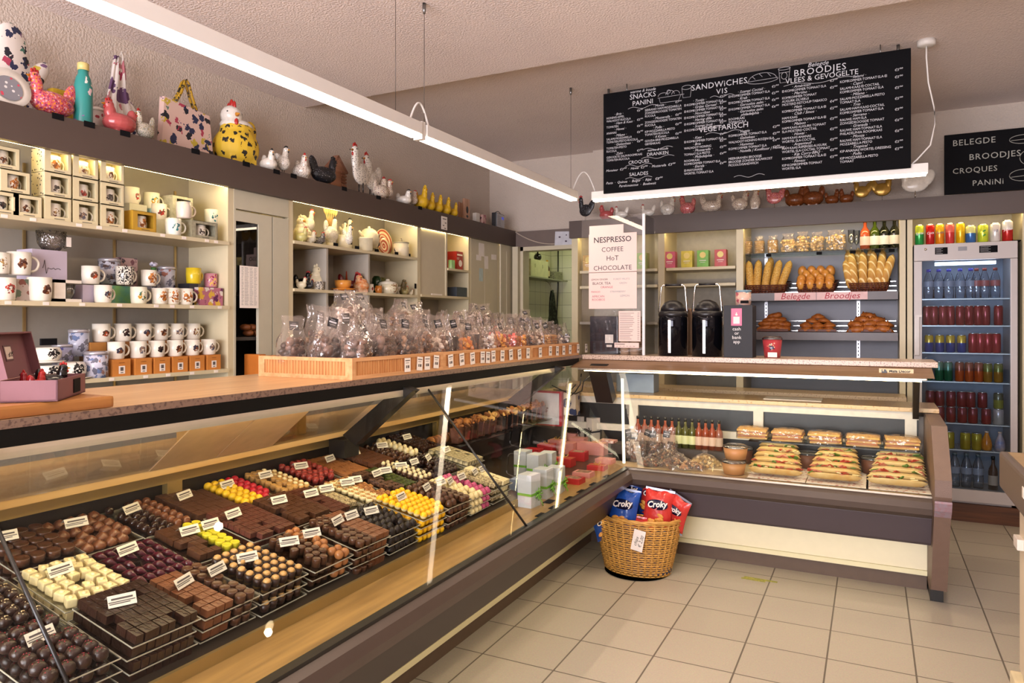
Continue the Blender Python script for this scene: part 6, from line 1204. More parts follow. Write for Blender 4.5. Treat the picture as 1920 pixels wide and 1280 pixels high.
for i, u in enumerate((1596, 1606)): tag(MB().lathe([(.028, 0), (.028, .002), (.004, .006), (.004, .04), (.020, .07), (.024, .16), (.023, .16), (.019, .07), (0, .045)], 18, cap=False).build('champagne_glass', M_gl2, None, (on_y(u, 6.22 + .06 * i)[0], 6.22 + .06 * i, GZ)), ['left', 'right'][i] + ' champagne flute between the biscuits and the wine bottles', 'glass')
def bottle(name, label, x, y, z, h, r, col, lab, cap='1A1A1A', glass=True, neck=.35, cat='bottle', group=None):
    t = thing(name, label, cat, (x, y, z), 0, group)
    MB().lathe([(0, 0), (r, 0), (r, h * .55), (r * .9, h * .62), (r * neck, h * .76), (r * neck, h * .93), (0, h * .93)], 18).build('bottle_body', mat(col, rough=.08, var=.05, coat=.5), t)
    MB().lathe([(0, h * .9), (r * neck * 1.15, h * .9), (r * neck * 1.15, h), (0, h)], 14).build('cap', mat(cap, rough=.3), t)
    if lab: MB().lathe([(r * 1.01, h * .14), (r * 1.012, h * .15), (r * 1.012, h * .42), (r * 1.01, h * .43)], 18, cap=False).build('label', mat(lab, rough=.5, var=.05), t)
    return t
for i, (u, c, lab, l) in enumerate(((1622, 'A84A2A', 'D8C0B0', 'rose wine bottle with pink label, leftmost of four'), (1640, '3A4A10', 'E0DCD0', 'green wine bottle with white label, second of four'), (1658, '14180E', 'E0DCD0', 'dark wine bottle with white label, third of four'), (1677, '1A1C12', 'D8D0C0', 'dark sparkling wine bottle, rightmost of four'))): bottle('wine_bottle', l, on_y(u, 6.22)[0], 6.22, GZ, .235, .036, c, lab)
for i, u in enumerate((1441, 1536, 1599, 1646, 1672)): tag(MB().b2((-.02, 0, -.012), (.02, .002, .012)).build('price_card', M_chalkb, None, (on_y(u, 6.12)[0], 6.124, 1.990)), f'small dark price card below the glass shelf, {ORD[i]}', 'price card', 'price cards of the glass shelf')
# bread baskets
M_bask = mat('6A3018', rough=.5, c2='4A2010', sc=60); 
def bread_basket(x0, x1, label, z=1.684):
    t = thing('bread_basket', label, 'basket', ((x0 + x1) / 2, 6.19, z)); w_ = (x1 - x0) / 2; mb = MB()
    for k in range(5):
        zz = .006 + k * .014; e = .012 * k / 4; mb.tube([(-w_ - e + .02, -.05 - e, zz), (w_ + e - .02, -.05 - e, zz), (w_ + e, .20, zz + .04), (-w_ - e, .20, zz + .04)], .0055, 6, True)
    for k in range(13): xx = (-w_ + .02) + (2 * w_ - .04) * k / 12; mb.tube([(xx, -.052, 0), (xx * 1.04, -.062, .066)], .004, 5)
    mb.b2((-w_ + .02, -.05, 0), (w_ - .02, .18, .006)); mb.build('weave', M_bask, t); return t
def bread_mat(c1, c2, sl='F0D8A0'):
    m, n, b = nt('bread_crust'); L = n.links; tc = n.nodes.new('ShaderNodeTexCoord'); nz = n.nodes.new('ShaderNodeTexNoise'); nz.inputs['Scale'].default_value = 14; nz.inputs['Detail'].default_value = 4; L.new(tc.outputs['Object'], nz.inputs['Vector'])
    cr = n.nodes.new('ShaderNodeValToRGB'); cr.color_ramp.elements[0].position = .35; cr.color_ramp.elements[0].color = lin(c1); cr.color_ramp.elements[1].position = .65; cr.color_ramp.elements[1].color = lin(c2)
    L.new(nz.outputs['Fac'], cr.inputs[0]); wv = n.nodes.new('ShaderNodeTexWave'); wv.wave_type = 'BANDS'; wv.bands_direction = 'DIAGONAL'; wv.inputs['Scale'].default_value = 9; wv.inputs['Distortion'].default_value = 1.5; L.new(tc.outputs['Object'], wv.inputs[0])
    gt = n.nodes.new('ShaderNodeMath'); gt.operation = 'GREATER_THAN'; gt.inputs[1].default_value = .88; L.new(wv.outputs['Fac'], gt.inputs[0]); mx = n.nodes.new('ShaderNodeMixRGB'); mx.inputs[2].default_value = lin(sl); L.new(gt.outputs[0], mx.inputs[0]); L.new(cr.outputs[0], mx.inputs[1]); L.new(mx.outputs[0], b.inputs['Base Color']); b.inputs['Roughness'].default_value = .55
    bp = n.nodes.new('ShaderNodeBump'); bp.inputs['Strength'].default_value = .5; bp.inputs['Distance'].default_value = .01; L.new(nz.outputs['Fac'], bp.inputs['Height']); L.new(bp.outputs[0], b.inputs['Normal']); return m
M_bag = bread_mat('C08A40', 'D8A858'); M_bagd = print_mat('C89848', ['6A4A20', 'D8C080'], 110, .3, .6, 'x'); M_bun = mat('B86A28', rough=.3, c2='D89A48', sc=9)
def baguette(x, z, tilt, L_, m_, label, y=6.17, r=.031, lean=.22):
    mb = MB(); n = 12; prof = []
    for k in range(13): t_ = k / 12.; prof.append((r * (max(0, 1 - abs(2 * t_ - 1) ** 4)) ** .5 * (1 + .04 * math.sin(k * 2.6)), L_ * t_))
    prof[0] = (0, 0); prof[-1] = (0, L_); mb.lathe(prof, 14); o = mb.build('baguette', m_, None, (x, y, z), (lean * -1 if 0 else -lean, tilt, 0)); return tag(o, label, 'baguette', 'baguettes in the bread baskets')
zb = 1.70
bx_ = [on_y(u, 6.15)[0] for u in (1408, 1475, 1492, 1565, 1590, 1668)]
bread_basket(bx_[0] - .05, bx_[1], 'brown woven basket of seeded baguettes, left one'); bread_basket(bx_[2], bx_[3] + .01, 'brown woven basket of shiny buns, middle one'); bread_basket(bx_[4], bx_[5], 'brown woven basket of pale baguettes, right one')
for i, (u, tl, L_) in enumerate(((1412, -.10, .27), (1424, .04, .27), (1440, .12, .26), (1456, .2, .27), (1470, .32, .27), (1418, 0, .28), (1436, .1, .30))):
    baguette(on_y(u - (6 if i < 5 else 0) - tl * 12, 6.15)[0], zb, tl, L_, M_bagd, f'seeded baguette in the left basket, {ORD[i] if i < 5 else ["left one at the back", "right one at the back"][i - 5]}', 6.17 if i < 5 else 6.23)
for i, (u, tl, L_) in enumerate(((1596, -.18, .25), (1603, -.10, .31), (1618, 0, .31), (1633, .06, .31), (1645, .14, .30), (1652, .3, .29), (1598, -.12, .33), (1612, -.04, .35), (1630, .02, .33), (1646, .12, .33))):
    baguette(on_y(u, 6.15)[0], zb, tl, L_, M_bag, f'pale baguette in the right basket, {ORD[i] if i < 6 else ORD[i - 6] + " at the back"}', 6.17 if i < 6 else 6.25)
k = 0
for row, (nz_, dy) in enumerate(((4, 0), (4, .06), (3, .12), (4, .16))):
    for i in range(nz_):
        x = (bx_[2] + bx_[3]) / 2 + (i - (nz_ - 1) / 2) * .07; k += 1
        tag(MB().sph((0, 0, 0), (.036, .034, .05), 12, 8).build('bun', M_bun, None, (x, 6.15 + dy, zb + .045 + row * .038), (.3, R.uniform(-.2, .2), 0)), f'shiny golden bun in the middle basket, {ORD[i]} of {["the lowest", "the second", "the third", "the top"][row]} row', 'bun', 'buns in the middle basket')
for u0, s_, l in ((1452, 'Belegde', 'sign reading Belegde in red on pink'), (1531, 'Broodjes', 'sign reading Broodjes in red on pink')):
    x0 = on_y(u0, 6.105)[0]; w_ = .31 if s_ == 'Belegde' else .36; t = tag(MB().b2((0, 0, 0), (w_, .002, .06)).build('sign', mat('E4C0C0', rough=.6), None, (x0, 6.104, 1.622)), l + ' on the bread shelf edge', 'sign')
    text('lettering', s_, .068, t, mat('B0283C', rough=.6), (w_ / 2, -.001, .009), (PI / 2, 0, 0), 'CENTER', .0003, 1.02, .25)
def pastry(x, z, y, kind, label, rr):
    mb = MB()
    if kind == 'croissant':
        pts = [(-.075, .02, 0), (-.05, -.01, .01), (-.02, -.025, .018), (.02, -.025, .018), (.05, -.01, .01), (.075, .02, 0)]; mb.tube(pts, [.009, .022, .032, .032, .022, .009], 10)
        for q in (-.045, -.02, 0, .02, .045): mb.tube([(q, -.05, .01), (q, -.022, .046), (q, .01, .02)], .006, 5)
    elif kind == 'swirl':
        for k in range(3): mb.lathe([(.05 - k * .015, .0), (.052 - k * .015, .018 + k * .008), (.038 - k * .012, .024 + k * .008)], 18)
        mb.lathe([(0, .03), (.02, .03)], 12)
    else: mb.sph((0, 0, .022), (.062, .036, .026), 12, 8).sph((.03, 0, .03), (.03, .03, .02), 8, 6)
    return tag(mb.build('pastry', mat('8A4418', rough=.45, c2='B86E2C', sc=30, bump=.4), None, (x, y, z), (rr.uniform(-.2, .2), rr.uniform(-.2, .2), rr.uniform(-.5, .5))), label, 'pastry', 'brown pastries on the lower bread shelf')
rr = random.Random(4); xs = [(1425, 1477), (1500, 1566), (1594, 1668)]
for gi, ((ua, ub), kd, wd) in enumerate(zip(xs, ('roll', 'swirl', 'croissant'), ('brown roll', 'brown spiral pastry', 'croissant'))):
    xa, xb = on_y(ua, 6.2)[0], on_y(ub, 6.2)[0]
    tag(MB().b2((xa - .01, 6.13, 1.368), (xb + .01, 6.42, 1.372)).b2((xa - .01, 6.13, 1.368), (xb + .01, 6.134, 1.39)).build('pastry_tray', M_bask, None), f'brown tray under the {wd}s', 'tray')
    for layer in range(4):
        n_ = (3, 3, 2, 1)[layer]
        for i in range(n_): 
            x = (xa + xb) / 2 + (i - (n_ - 1) / 2) * (xb - xa) / 3.1; pastry(x, 1.374 + layer * .034, 6.18 + .035 * layer, kd, f'{wd}, {ORD[i]} of {["the lowest", "the second", "the third", "the top"][layer]} layer, below the signs', rr)
# loaf tray on the bottom shelf
tag(MB().b2((-.62, 6.16, 1.05), (.12, 6.45, 1.06)).b2((-.62, 6.16, 1.05), (-.61, 6.17, 1.13)).b2((.11, 6.16, 1.05), (.12, 6.17, 1.13)).build('wire_tray', M_eye), 'black metal tray of long breads on the lowest bread shelf', 'tray')
for k in range(5): o = MB().lathe([(0, 0), (.028, .03), (.036, .2), (.036, .5), (.028, .66), (0, .69)], 12).build('long_bread', bread_mat('8A4A20', 'A8642E', 'B87A40'), None, (-.60, 6.19 + k * .062, 1.10), (0, PI / 2, 0)); tag(o, f'long brown bread in the lowest tray, {["nearest the counter", "second", "third", "fourth", "rearmost"][k]}', 'bread')
# ---- glass-door fridge
fr = thing('fridge', 'tall light grey glass-door drinks fridge at the right end of the wall unit', 'fridge', (0, 0, 0)); fx0, fx1, fy, fzt = .279, .917, 6.10, 2.022
M_fr = mat('BDB6B4', rough=.35, var=.01); M_fri = mat('A8B0B8', rough=.4)
MB().b2((fx0, fy + .04, .13), (fx0 + .03, fy + .43, fzt)).b2((fx1 - .03, fy + .04, .13), (fx1, fy + .43, fzt)).b2((fx0, fy + .04, fzt - .09), (fx1, fy + .43, fzt)).b2((fx0, fy + .04, .13), (fx1, fy + .43, .21)).b2((fx0, fy + .42, .13), (fx1, fy + .435, fzt)).build('body', M_fr, fr)
MB().b2((fx0, fy, 1.90), (fx1, fy + .04, fzt), .004).build('header', M_fr, fr)
MB().b2((fx0, fy, .15), (fx0 + .052, fy + .04, 1.898), .004).b2((fx1 - .042, fy, .15), (fx1, fy + .04, 1.898), .004).b2((fx0 + .05, fy, .15), (fx1 - .04, fy + .04, .235)).build('door_frame', M_fr, fr)
MB().b2((fx0 + .052, fy + .015, .235), (fx1 - .042, fy + .019, 1.898)).build('pane', pane((.82, .88, .94), .07), fr)
hd = MB().b2((fx0 + .001, fy - .028, 1.20), (fx0 + .036, fy - .002, 1.49), .006).b2((fx0 + .001, fy - .03, 1.485), (fx0 + .05, fy - .001, 1.50)).build('door_handle', mat('C8C2BE', rough=.3), fr)
MB().b2((fx0 + .14, fy + .06, 1.868), (fx1 - .12, fy + .10, 1.89)).build('light_strip', glow('DDEBFF', 7), fr)
for z in (1.62, 1.423, 1.222, 1.01, .706, .513): 
    s_ = MB().b2((fx0 + .03, fy + .06, z - .008), (fx1 - .03, fy + .066, z)); 
    for k in range(40): s_.b2((fx0 + .034 + k * .0143, fy + .066, z - .005), (fx0 + .037 + k * .0143, fy + .40, z - .002))
    if z in (1.62, 1.423, 1.222, 1.01, .706, .513): s_.build('wire_shelf', mat('C8CCC8', rough=.3, metal=.5), fr)
MB().b2((fx0 + .031, fy + .41, .22), (fx1 - .031, fy + .418, 1.93)).build('back_lining', mat('8A98A8', rough=.5), fr)
for a, b_, l in ((.135, .215, 0), (.41, .52, 1)):
    sg = MB().b2((fx0 + a, fy - .002, 1.945), (fx0 + b_, fy - .0005, 1.995)).build('price_sign', M_chalkb, fr); mb = MB()
    for k in range(5): mb.b2((fx0 + a + .006, fy - .0028, 1.951 + k * .009), (fx0 + a + (b_ - a) * (.62 - .12 * (k % 2)), fy - .0021, 1.9525 + k * .009))
    mb.build('chalk_lines', M_chalk, sg)
MB().b2((fx0 + .28, fy - .003, 1.965), (fx0 + .335, fy, 1.995)).build('display', mat('8A8A90'), fr); MB().lathe([(0, -.003), (.009, -.003), (.009, 0)], 14).build('lock', M_steel, fr, (fx0 + .075, fy, 1.985), (-PI / 2, 0, 0))
pl_ = tag(MB().b2((fx0 - .02, fy + .02, 0), (fx1 + .1, 6.54, .128)).build('fridge_plinth', wood('4A2A14', '6A3E20', 0, 4, .5)), 'dark reddish wooden plinth under the drinks fridge', 'plinth')
CN = {}
def can(label, x, y, z, c1, c2, h=.145, r=.029, txt=None, tc='F0F0F0', group=None, fat=False, c3=None):
    t = thing('drink_can', label, 'can', (x, y, z), 0, group); k = (c1, c2, round(h, 3), r)
    if k not in CN:
        a = MB().lathe([(0, 0), (r * .8, 0), (r, h * .05), (r, h * .55), (r, h * .551), (r, h * .90), (r * .84, h * .97), (0, h * .97)], 20, cap=False); nv = 20
        for i, f in enumerate(a.f): a.mi[i] = 1 if min(f) >= 3 * nv else 0
        oa = a.build('can_body', [mat(c1, rough=.2, metal=.3, var=.1), mat(c2, rough=.2, metal=.3, var=.1)]); ob = MB().lathe([(r * .84, h * .97), (r * .86, h), (r * .78, h), (0, h * .985)], 20, cap=False).build('can_top', M_chrome); CN[k] = (oa.data, ob.data); bpy.data.objects.remove(oa); bpy.data.objects.remove(ob)
    for d, nm in zip(CN[k], ('can_body', 'can_top')): o = bpy.data.objects.new(nm, d); COL.objects.link(o); o.parent = t
    if txt == 'leaf':
        MB().at((.004, -r, h * .62), (0, -.6, 0)).sph((0, 0, 0), (.012, .0015, .006), 10, 6).at((.004, -r, h * .38), (0, -.6, 0)).sph((0, 0, 0), (.012, .0015, .006), 10, 6).build('leaf_print', mat('3A8A28', rough=.4), t)
    elif txt: text('lettering', txt, .026, t, mat(tc, rough=.4), (0, -r - .0016, h * .5), (PI / 2, -.15, 0), 'CENTER', .0006, .8, .2)
    return t
tops = [(1724, '2A9A48', 'C8D840', 'Sprite', 'green and lime drink can, leftmost on top of the fridge', 0), (1744, 'B82020', 'C02020', 'Coca', 'red drink can on top of the fridge, second from the left', 0), (1762, 'E08A18', 'E8B828', 'Fanta', 'orange-yellow drink can with dark lettering on top of the fridge', 0), (1781, 'C83A3A', 'D86860', None, 'coral red drink can with a paler top on top of the fridge', 0), (1801, 'E0B010', 'E8C020', None, 'plain yellow drink can on top of the fridge', 0), (1820, '3A68A8', 'D8D890', None, 'blue and yellow drink can on top of the fridge', .024), (1843, 'C8D838', 'D8E048', 'leaf', 'lime green drink can with a leaf on top of the fridge', .02), (1866, 'DCD8D4', 'DCD4D0', '0.0', 'white and red beer can marked 0.0 on top of the fridge', .015), (1889, 'B82420', 'E0DCD8', 'Jupiler', 'red and white beer can, rightmost on top of the fridge', .0)]
for u, c1, c2, tx, l, dh in tops: can(l, on_y(u, 6.135)[0], 6.135, fzt + .001, c1, c2, .148 - dh, .029 if u < 1815 else .033, tx, 'F4F4F4' if tx not in ('Fanta', '0.0') else '1A2A6A')
tag(MB().b2((.86, 6.12, fzt), (.94, 6.3, fzt + .006)).build('card', M_chalkb), 'thin dark card under the rightmost can on top of the fridge', 'card')
def fxs(us): return [on_y(u, 6.19)[0] for u in us]
M_pet = pane((.80, .86, .92), .28)
def pet(label, x, y, z, cap, h=.22, r=.033, lab=None, group='water bottles in the fridge', m_=None):
    t = thing('water_bottle', label, 'bottle', (x, y, z), 0, group); MB().lathe([(0, 0), (r, .004), (r, h * .3), (r * .93, h * .34), (r, h * .4), (r, h * .62), (r * .6, h * .82), (r * .38, h * .88), (r * .38, h * .93), (0, h * .93)], 16, cap=False).build('bottle_body', m_ or M_pet, t)
    MB().lathe([(0, h * .91), (r * .45, h * .91), (r * .45, h), (0, h)], 12).build('cap', mat(cap, rough=.4), t)
    MB().lathe([(r * 1.01, h * .40), (r * 1.015, h * .41), (r * 1.015, h * .58), (r * 1.01, h * .59)], 16, cap=False).build('label', mat(lab or '8A94A8', rough=.4), t)
for i, x in enumerate(fxs((1741, 1760, 1779, 1800, 1820))): pet(f'clear water bottle with blue cap on the top fridge shelf, {ORD[i]}', x, 6.19, 1.621, '3A3AA8')
for i, x in enumerate(fxs((1831, 1846, 1866))): pet(f'clear water bottle with red cap on the top fridge shelf, {ORD[i]}', x, 6.19, 1.621, '8A2A20', .22, .031, 'A85A58')
def row(us, z, c1, c2, w_, sh, h=.145, r=.029):
    for i, x in enumerate(fxs(us)): can(f'{w_} on {sh}, {ORD[i]}', x, 6.19, z + .001, c1, c2, h, r, group='cans in the fridge')
row((1738, 1751, 1768, 1782, 1800, 1817, 1834, 1848, 1872), 1.423, '8A1820', '8A1820', 'dark red cola can', 'the second fridge shelf')
row((1742, 1762, 1782, 1803), 1.222, '183A8A', 'C8A830', 'blue and yellow iced tea can', 'the third fridge shelf', .13)
row((1824, 1838, 1852, 1868), 1.222, '9A1420', '9A1420', 'red can', 'the third fridge shelf')
row((1741, 1761, 1778), 1.01, '1A5A38', '4A7A68', 'green can', 'the fourth fridge shelf'); row((1799, 1817, 1835), 1.01, 'B8501C', '8A4A38', 'orange can', 'the fourth fridge shelf'); row((1852, 1872), 1.01, '9A6A20', '6A7030', 'amber can with green top', 'the fourth fridge shelf', .14)
row((1744, 1762, 1783, 1804, 1824, 1849), .706, '8A1C24', '7A2830', 'short dark red can, lower layer,', 'the fifth fridge shelf', .115, .031); row((1744, 1762, 1783, 1803, 1820, 1842), .822, '7A1820', '702430', 'short dark red can, upper layer,', 'the fifth fridge shelf', .115, .031)
row((1872,), .706, 'A8A4A0', 'A8A0A0', 'silver white can, lower layer,', 'the fifth fridge shelf', .115, .034); row((1872,), .822, '8A8A3A', '5A5A48', 'green and silver can, upper layer,', 'the fifth fridge shelf', .115, .031)
row((1780, 1810, 1831), .513, 'A89018', 'A89A20', 'yellow can', 'the sixth fridge shelf', .125, .033)
for u, c, l in ((1850, 'B86A10', 'orange bulbous juice bottle on the sixth fridge shelf'), (1875, '6A7AA8', 'blue and white bulbous juice bottle on the sixth fridge shelf')): x = on_y(u, 6.19)[0]; t = thing('juice_bottle', l, 'bottle', (x, 6.19, .514)); MB().lathe([(0, 0), (.03, .004), (.034, .04), (.028, .08), (.012, .12), (.012, .13), (0, .13)], 16).build('bottle_body', mat(c, rough=.2, c2='C8B0A0' if u > 1860 else 'D88A20', sc=20), t); MB().cyl((0, 0, .13), .013, .012, 10).build('cap', mat('C8B0A0'), t)
for i, x in enumerate(fxs((1790, 1812, 1834))): pet(f'dim water bottle on the fridge floor, {ORD[i]}', x, 6.19, .236, '5A6A70', .25, .034)
bottle('tea_bottle', 'brown bottle with white label on the fridge floor', on_y(1862, 6.19)[0], 6.19, .236, .24, .03, '3A1C10', 'B0A090')
# ================================================================ on the stone ledge of the sandwich counter
ac = thing('acrylic_screen', 'clear acrylic screen box carrying drinks notices on the corner of the ledge', 'screen', (0, 0, 0))
M_acs = pane((.95, .95, .95), .09); ax0, ax1, ay, az0, az1 = -1.835, -1.385, 4.74, 1.2225, 2.185
MB().b2((ax0, ay, az0), (ax1, ay + .004, az1)).build('front_sheet', M_acs, ac); MB().b2((ax1, ay, az0), (ax1 + .004, ay + .27, az1)).build('side_sheet', M_acs, ac)
MB().b2((ax1 - .010, ay - .003, az0), (ax1 + .008, ay + .010, az1)).build('corner_strip', mat('D8D8DC', rough=.3), ac)
def sheet(u0, v0, u1, v1, label, y=4.737, parent=None, m_=None):
    xa, za = on_y(u0, y, v0); xb, zb = on_y(u1, y, v1); o = MB().b2((0, 0, 0), (xb - xa, .001, za - zb)).build('paper_notice', m_ or M_ppink, None, (xa, y, zb)); return tag(o, label, 'notice'), xb - xa, za - zb
M_ppink = mat('E8CCC4', rough=.7, var=.01); M_tx = mat('2A2228'); M_txg = mat('8A9AA0'); M_txr = mat('B05060')
s_, w_, h = sheet(1105, 424, 1169, 440, 'narrow blank top strip of the notices on the acrylic screen')
s_, w_, h = sheet(1104, 440, 1194, 474, 'pink notice advertising coffee, upper one on the acrylic screen'); s_.location.y -= .0012; text('lettering', 'NESPRESSO', .054, s_, M_tx, (w_ / 2, -.0008, h * .58), (PI / 2, 0, 0), 'CENTER', .0002, 1.0, bold=.0008); text('lettering', 'COFFEE', .046, s_, M_tx, (w_ / 2, -.0008, h * .12), (PI / 2, 0, 0), 'CENTER', .0002)
s_, w_, h = sheet(1104, 475, 1194, 509, 'pink notice advertising hot chocolate on the acrylic screen'); text('lettering', 'HoT', .048, s_, M_tx, (w_ / 2, -.0008, h * .60), (PI / 2, 0, 0), 'CENTER', .0002); text('lettering', 'CHOCOLATE', .046, s_, M_tx, (w_ / 2, -.0008, h * .12), (PI / 2, 0, 0), 'CENTER', .0002)
s_, w_, h = sheet(1104, 511, 1194, 578, 'notice listing tea flavours on the acrylic screen')
for t_, x, z, sz, m_ in (('LEMON GINGER', .05, .78, .017, M_tx), ('BLACK TEA', .08, .66, .026, M_tx), ('ORANGE', .25, .56, .022, M_txr), ('MANGO', .05, .44, .018, M_txr), ('AFRICAN', .07, .31, .022, M_txr), ('ROOIBOS', .07, .22, .022, M_txr), ('FOREST FRUITS', .52, .78, .017, M_txg), ('GREEN', .64, .67, .018, M_txg), ('LEMON', .66, .32, .02, M_txg), ('STRAWBERRY', .45, .44, .018, M_txg)): text('lettering', t_, sz, s_, m_, (w_ * x, -.0008, h * z), (PI / 2, 0, 0), 'LEFT', .0002)
s_, w_, h = sheet(1160, 583, 1201, 640, 'closely printed paper list at the foot of the acrylic screen'); mb = MB()
for k in range(15): mb.b2((.008, -.0009, .015 + k * h / 16.5), (w_ * R.uniform(.5, .75), -.0004, .018 + k * h / 16.5)).b2((w_ * .86, -.0009, .015 + k * h / 16.5), (w_ * .95, -.0004, .018 + k * h / 16.5))
mb.build('printed_lines', mat('7A6A68'), s_)
s_, w_, h = sheet(1152, 642, 1198, 652, 'small strip notice with a handwritten number at the foot of the screen', 4.735); mb = MB().b2((.006, -.0009, h - .012), (.075, -.0003, h - .008)); [mb.tube([(.012 + q * .024 + .0035 * i, -.0006, .010 + .003 * math.sin(i * 2.2 + q)) for i in range(5)], .0008, 4) for q in range(6)]; mb.build('handwriting', M_tx, s_)
blk = thing('coffee_machine', 'dark boxy coffee machine behind the acrylic screen', 'coffee machine', (0, 0, 0)); xa, xb = on_y(1106, 4.80)[0], on_y(1158, 4.80)[0]
MB().b2((xa, 4.80, 1.2225), (xb, 4.98, 1.49), .006).build('body', mat('24222C', rough=.25), blk); MB().b2((xa + .115, 4.797, 1.30), (xa + .175, 4.7995, 1.36)).b2((xa + .125, 4.797, 1.272), (xa + .165, 4.7995, 1.288)).build('label', M_paper, blk)
for k, (u, y) in enumerate(((1172, 4.80), (1190, 4.80), (1196, 4.90))):
    t = thing('cup_stack', f'stack of paper cups behind the acrylic screen, {ORD[k]}', 'cups', (on_y(u, y)[0], y, 1.2225)); mb = MB()
    for q in range(14 + 8 * (k == 2)): mb.lathe([(.030, 0), (.034, .008), (.036, .010), (.034, .0115), (.030, .0115)], 20, (0, 0, q * .012))
    mb.build('cups', mat('C8A88A', rough=.6), t)
# airpots
M_tank = mat('15151C', rough=.06, metal=.6, var=.02); M_lidb = mat('18161A', rough=.35)
for k, (u, l) in enumerate(((1262, 'left glossy black pump airpot with chrome handle'), (1326, 'right glossy black pump airpot with chrome handle'))):
    y = 4.80; x = on_y(u, y)[0]; t = thing('airpot', l, 'airpot', (x, y, 1.2225)); r = .098
    MB().lathe([(0, 0), (r, 0), (r, .25), (r * .97, .262), (r * .9, .27), (0, .27)], 36).build('tank', M_tank, t)
    MB().lathe([(r * .95, .262), (r * 1.0, .27), (r * 1.0, .285), (r * .85, .30), (0, .30)], 32).build('collar', M_lidb, t)
    MB().lathe([(r * .85, .30), (r * .82, .32), (r * .6, .355), (r * .25, .372), (0, .374)], 28).build('pump_lid', M_lidb, t)
    MB().tube([(-.095, 0, .26), (-.098, 0, .30), (-.080, 0, .46), (-.068, 0, .475), (.068, 0, .475), (.080, 0, .46), (.098, 0, .30), (.095, 0, .26)], .0055, 8).build('handle', M_chrome, t)
    MB().tube([(-.055, 0, .476), (.055, 0, .476)], .0085, 8).build('grip', M_lidb, t)
    MB().b2((-.01, -r - .01, .02), (.01, -r + .002, .24), .004).build('sight_strip', M_chrome, t)
x = on_y(1305, 4.96)[0]; tag(MB().b2((x - .19, 4.95, 1.2225), (x + .15, 5.01, 1.54), .008).build('bread_slicer', mat('8A6A50', rough=.3, metal=.7)), 'coppery steel box behind the two airpots', 'appliance')
# price kiosk
ks = thing('payment_sign_box', 'dark blue-grey upright box reading cash or bank app', 'sign box', (0, 0, 0)); y = 4.70; xa, xb = on_y(1357, y)[0], on_y(1411, y)[0]
MB().b2((xa, y, 1.2225), (xb, y + .16, 1.555), .002).build('body', mat('15151D', rough=.6), ks)
st = MB().b2((xa + .046, y - .0012, 1.425), (xa + .112, y - .0003, 1.535), .0004).build('pink_sticker', mat('C8507A', rough=.4), ks)
MB().b2((xa + .060, y - .0018, 1.438), (xa + .098, y - .0012, 1.482)).build('blank_square', M_paper, st); MB().sph((xa + .079, y - .0014, 1.495), (.008, .0008, .007), 10, 6).sph((xa + .079, y - .0014, 1.506), (.004, .0008, .004), 8, 5).build('symbol', M_paper, st)
for k, t_ in enumerate(('cash', 'or', 'bank', 'app')): text('lettering', t_, .030, ks, mat('E0DCDC'), ((xa + xb) / 2 - .008, y - .001, 1.395 - k * .027), (PI / 2, 0, 0), 'CENTER', .0003)
t = thing('storage_tin', 'pink and blue tin standing on the cash or bank app box', 'tin', ((xa + xb) / 2 + .02, y + .08, 1.5555)); MB().lathe([(0, 0), (.048, 0), (.048, .085), (0, .085)], 28).build('can', print_mat('D8B0A0', ['5A88A0', 'B05060', 'E8D8C8'], 30, .4, .3), t); MB().lathe([(0, .085), (.05, .085), (.05, .097), (0, .098)], 28).build('lid', mat('7A98A8', rough=.3), t); MB().b2((-.01, -.051, .012), (.04, -.045, .03)).build('price_sticker', M_chalkb, t)
x, yy = on_y(1448, 4.80)[0], 4.80; t = thing('ice_cream_tub', 'red paper tub with a hen picture and clear lid on the stone ledge', 'tub', (x, yy, 1.2225)); MB().lathe([(0, 0), (.048, 0), (.060, .115), (0, .115)], 28).build('tub', motif_mat('A83A40', 'D8B090', '2A2A48', .055, .07, .04, 50, .42), t, rot=(0, 0, -PI / 2)); MB().lathe([(.058, .112), (.062, .115), (.062, .122), (.05, .135), (0, .137)], 28).build('clear_lid', pane((.85, .85, .86), .3), t); MB().b2((-.02, -.058, .005), (.035, -.054, .035)).build('price_sticker', M_paper, t)
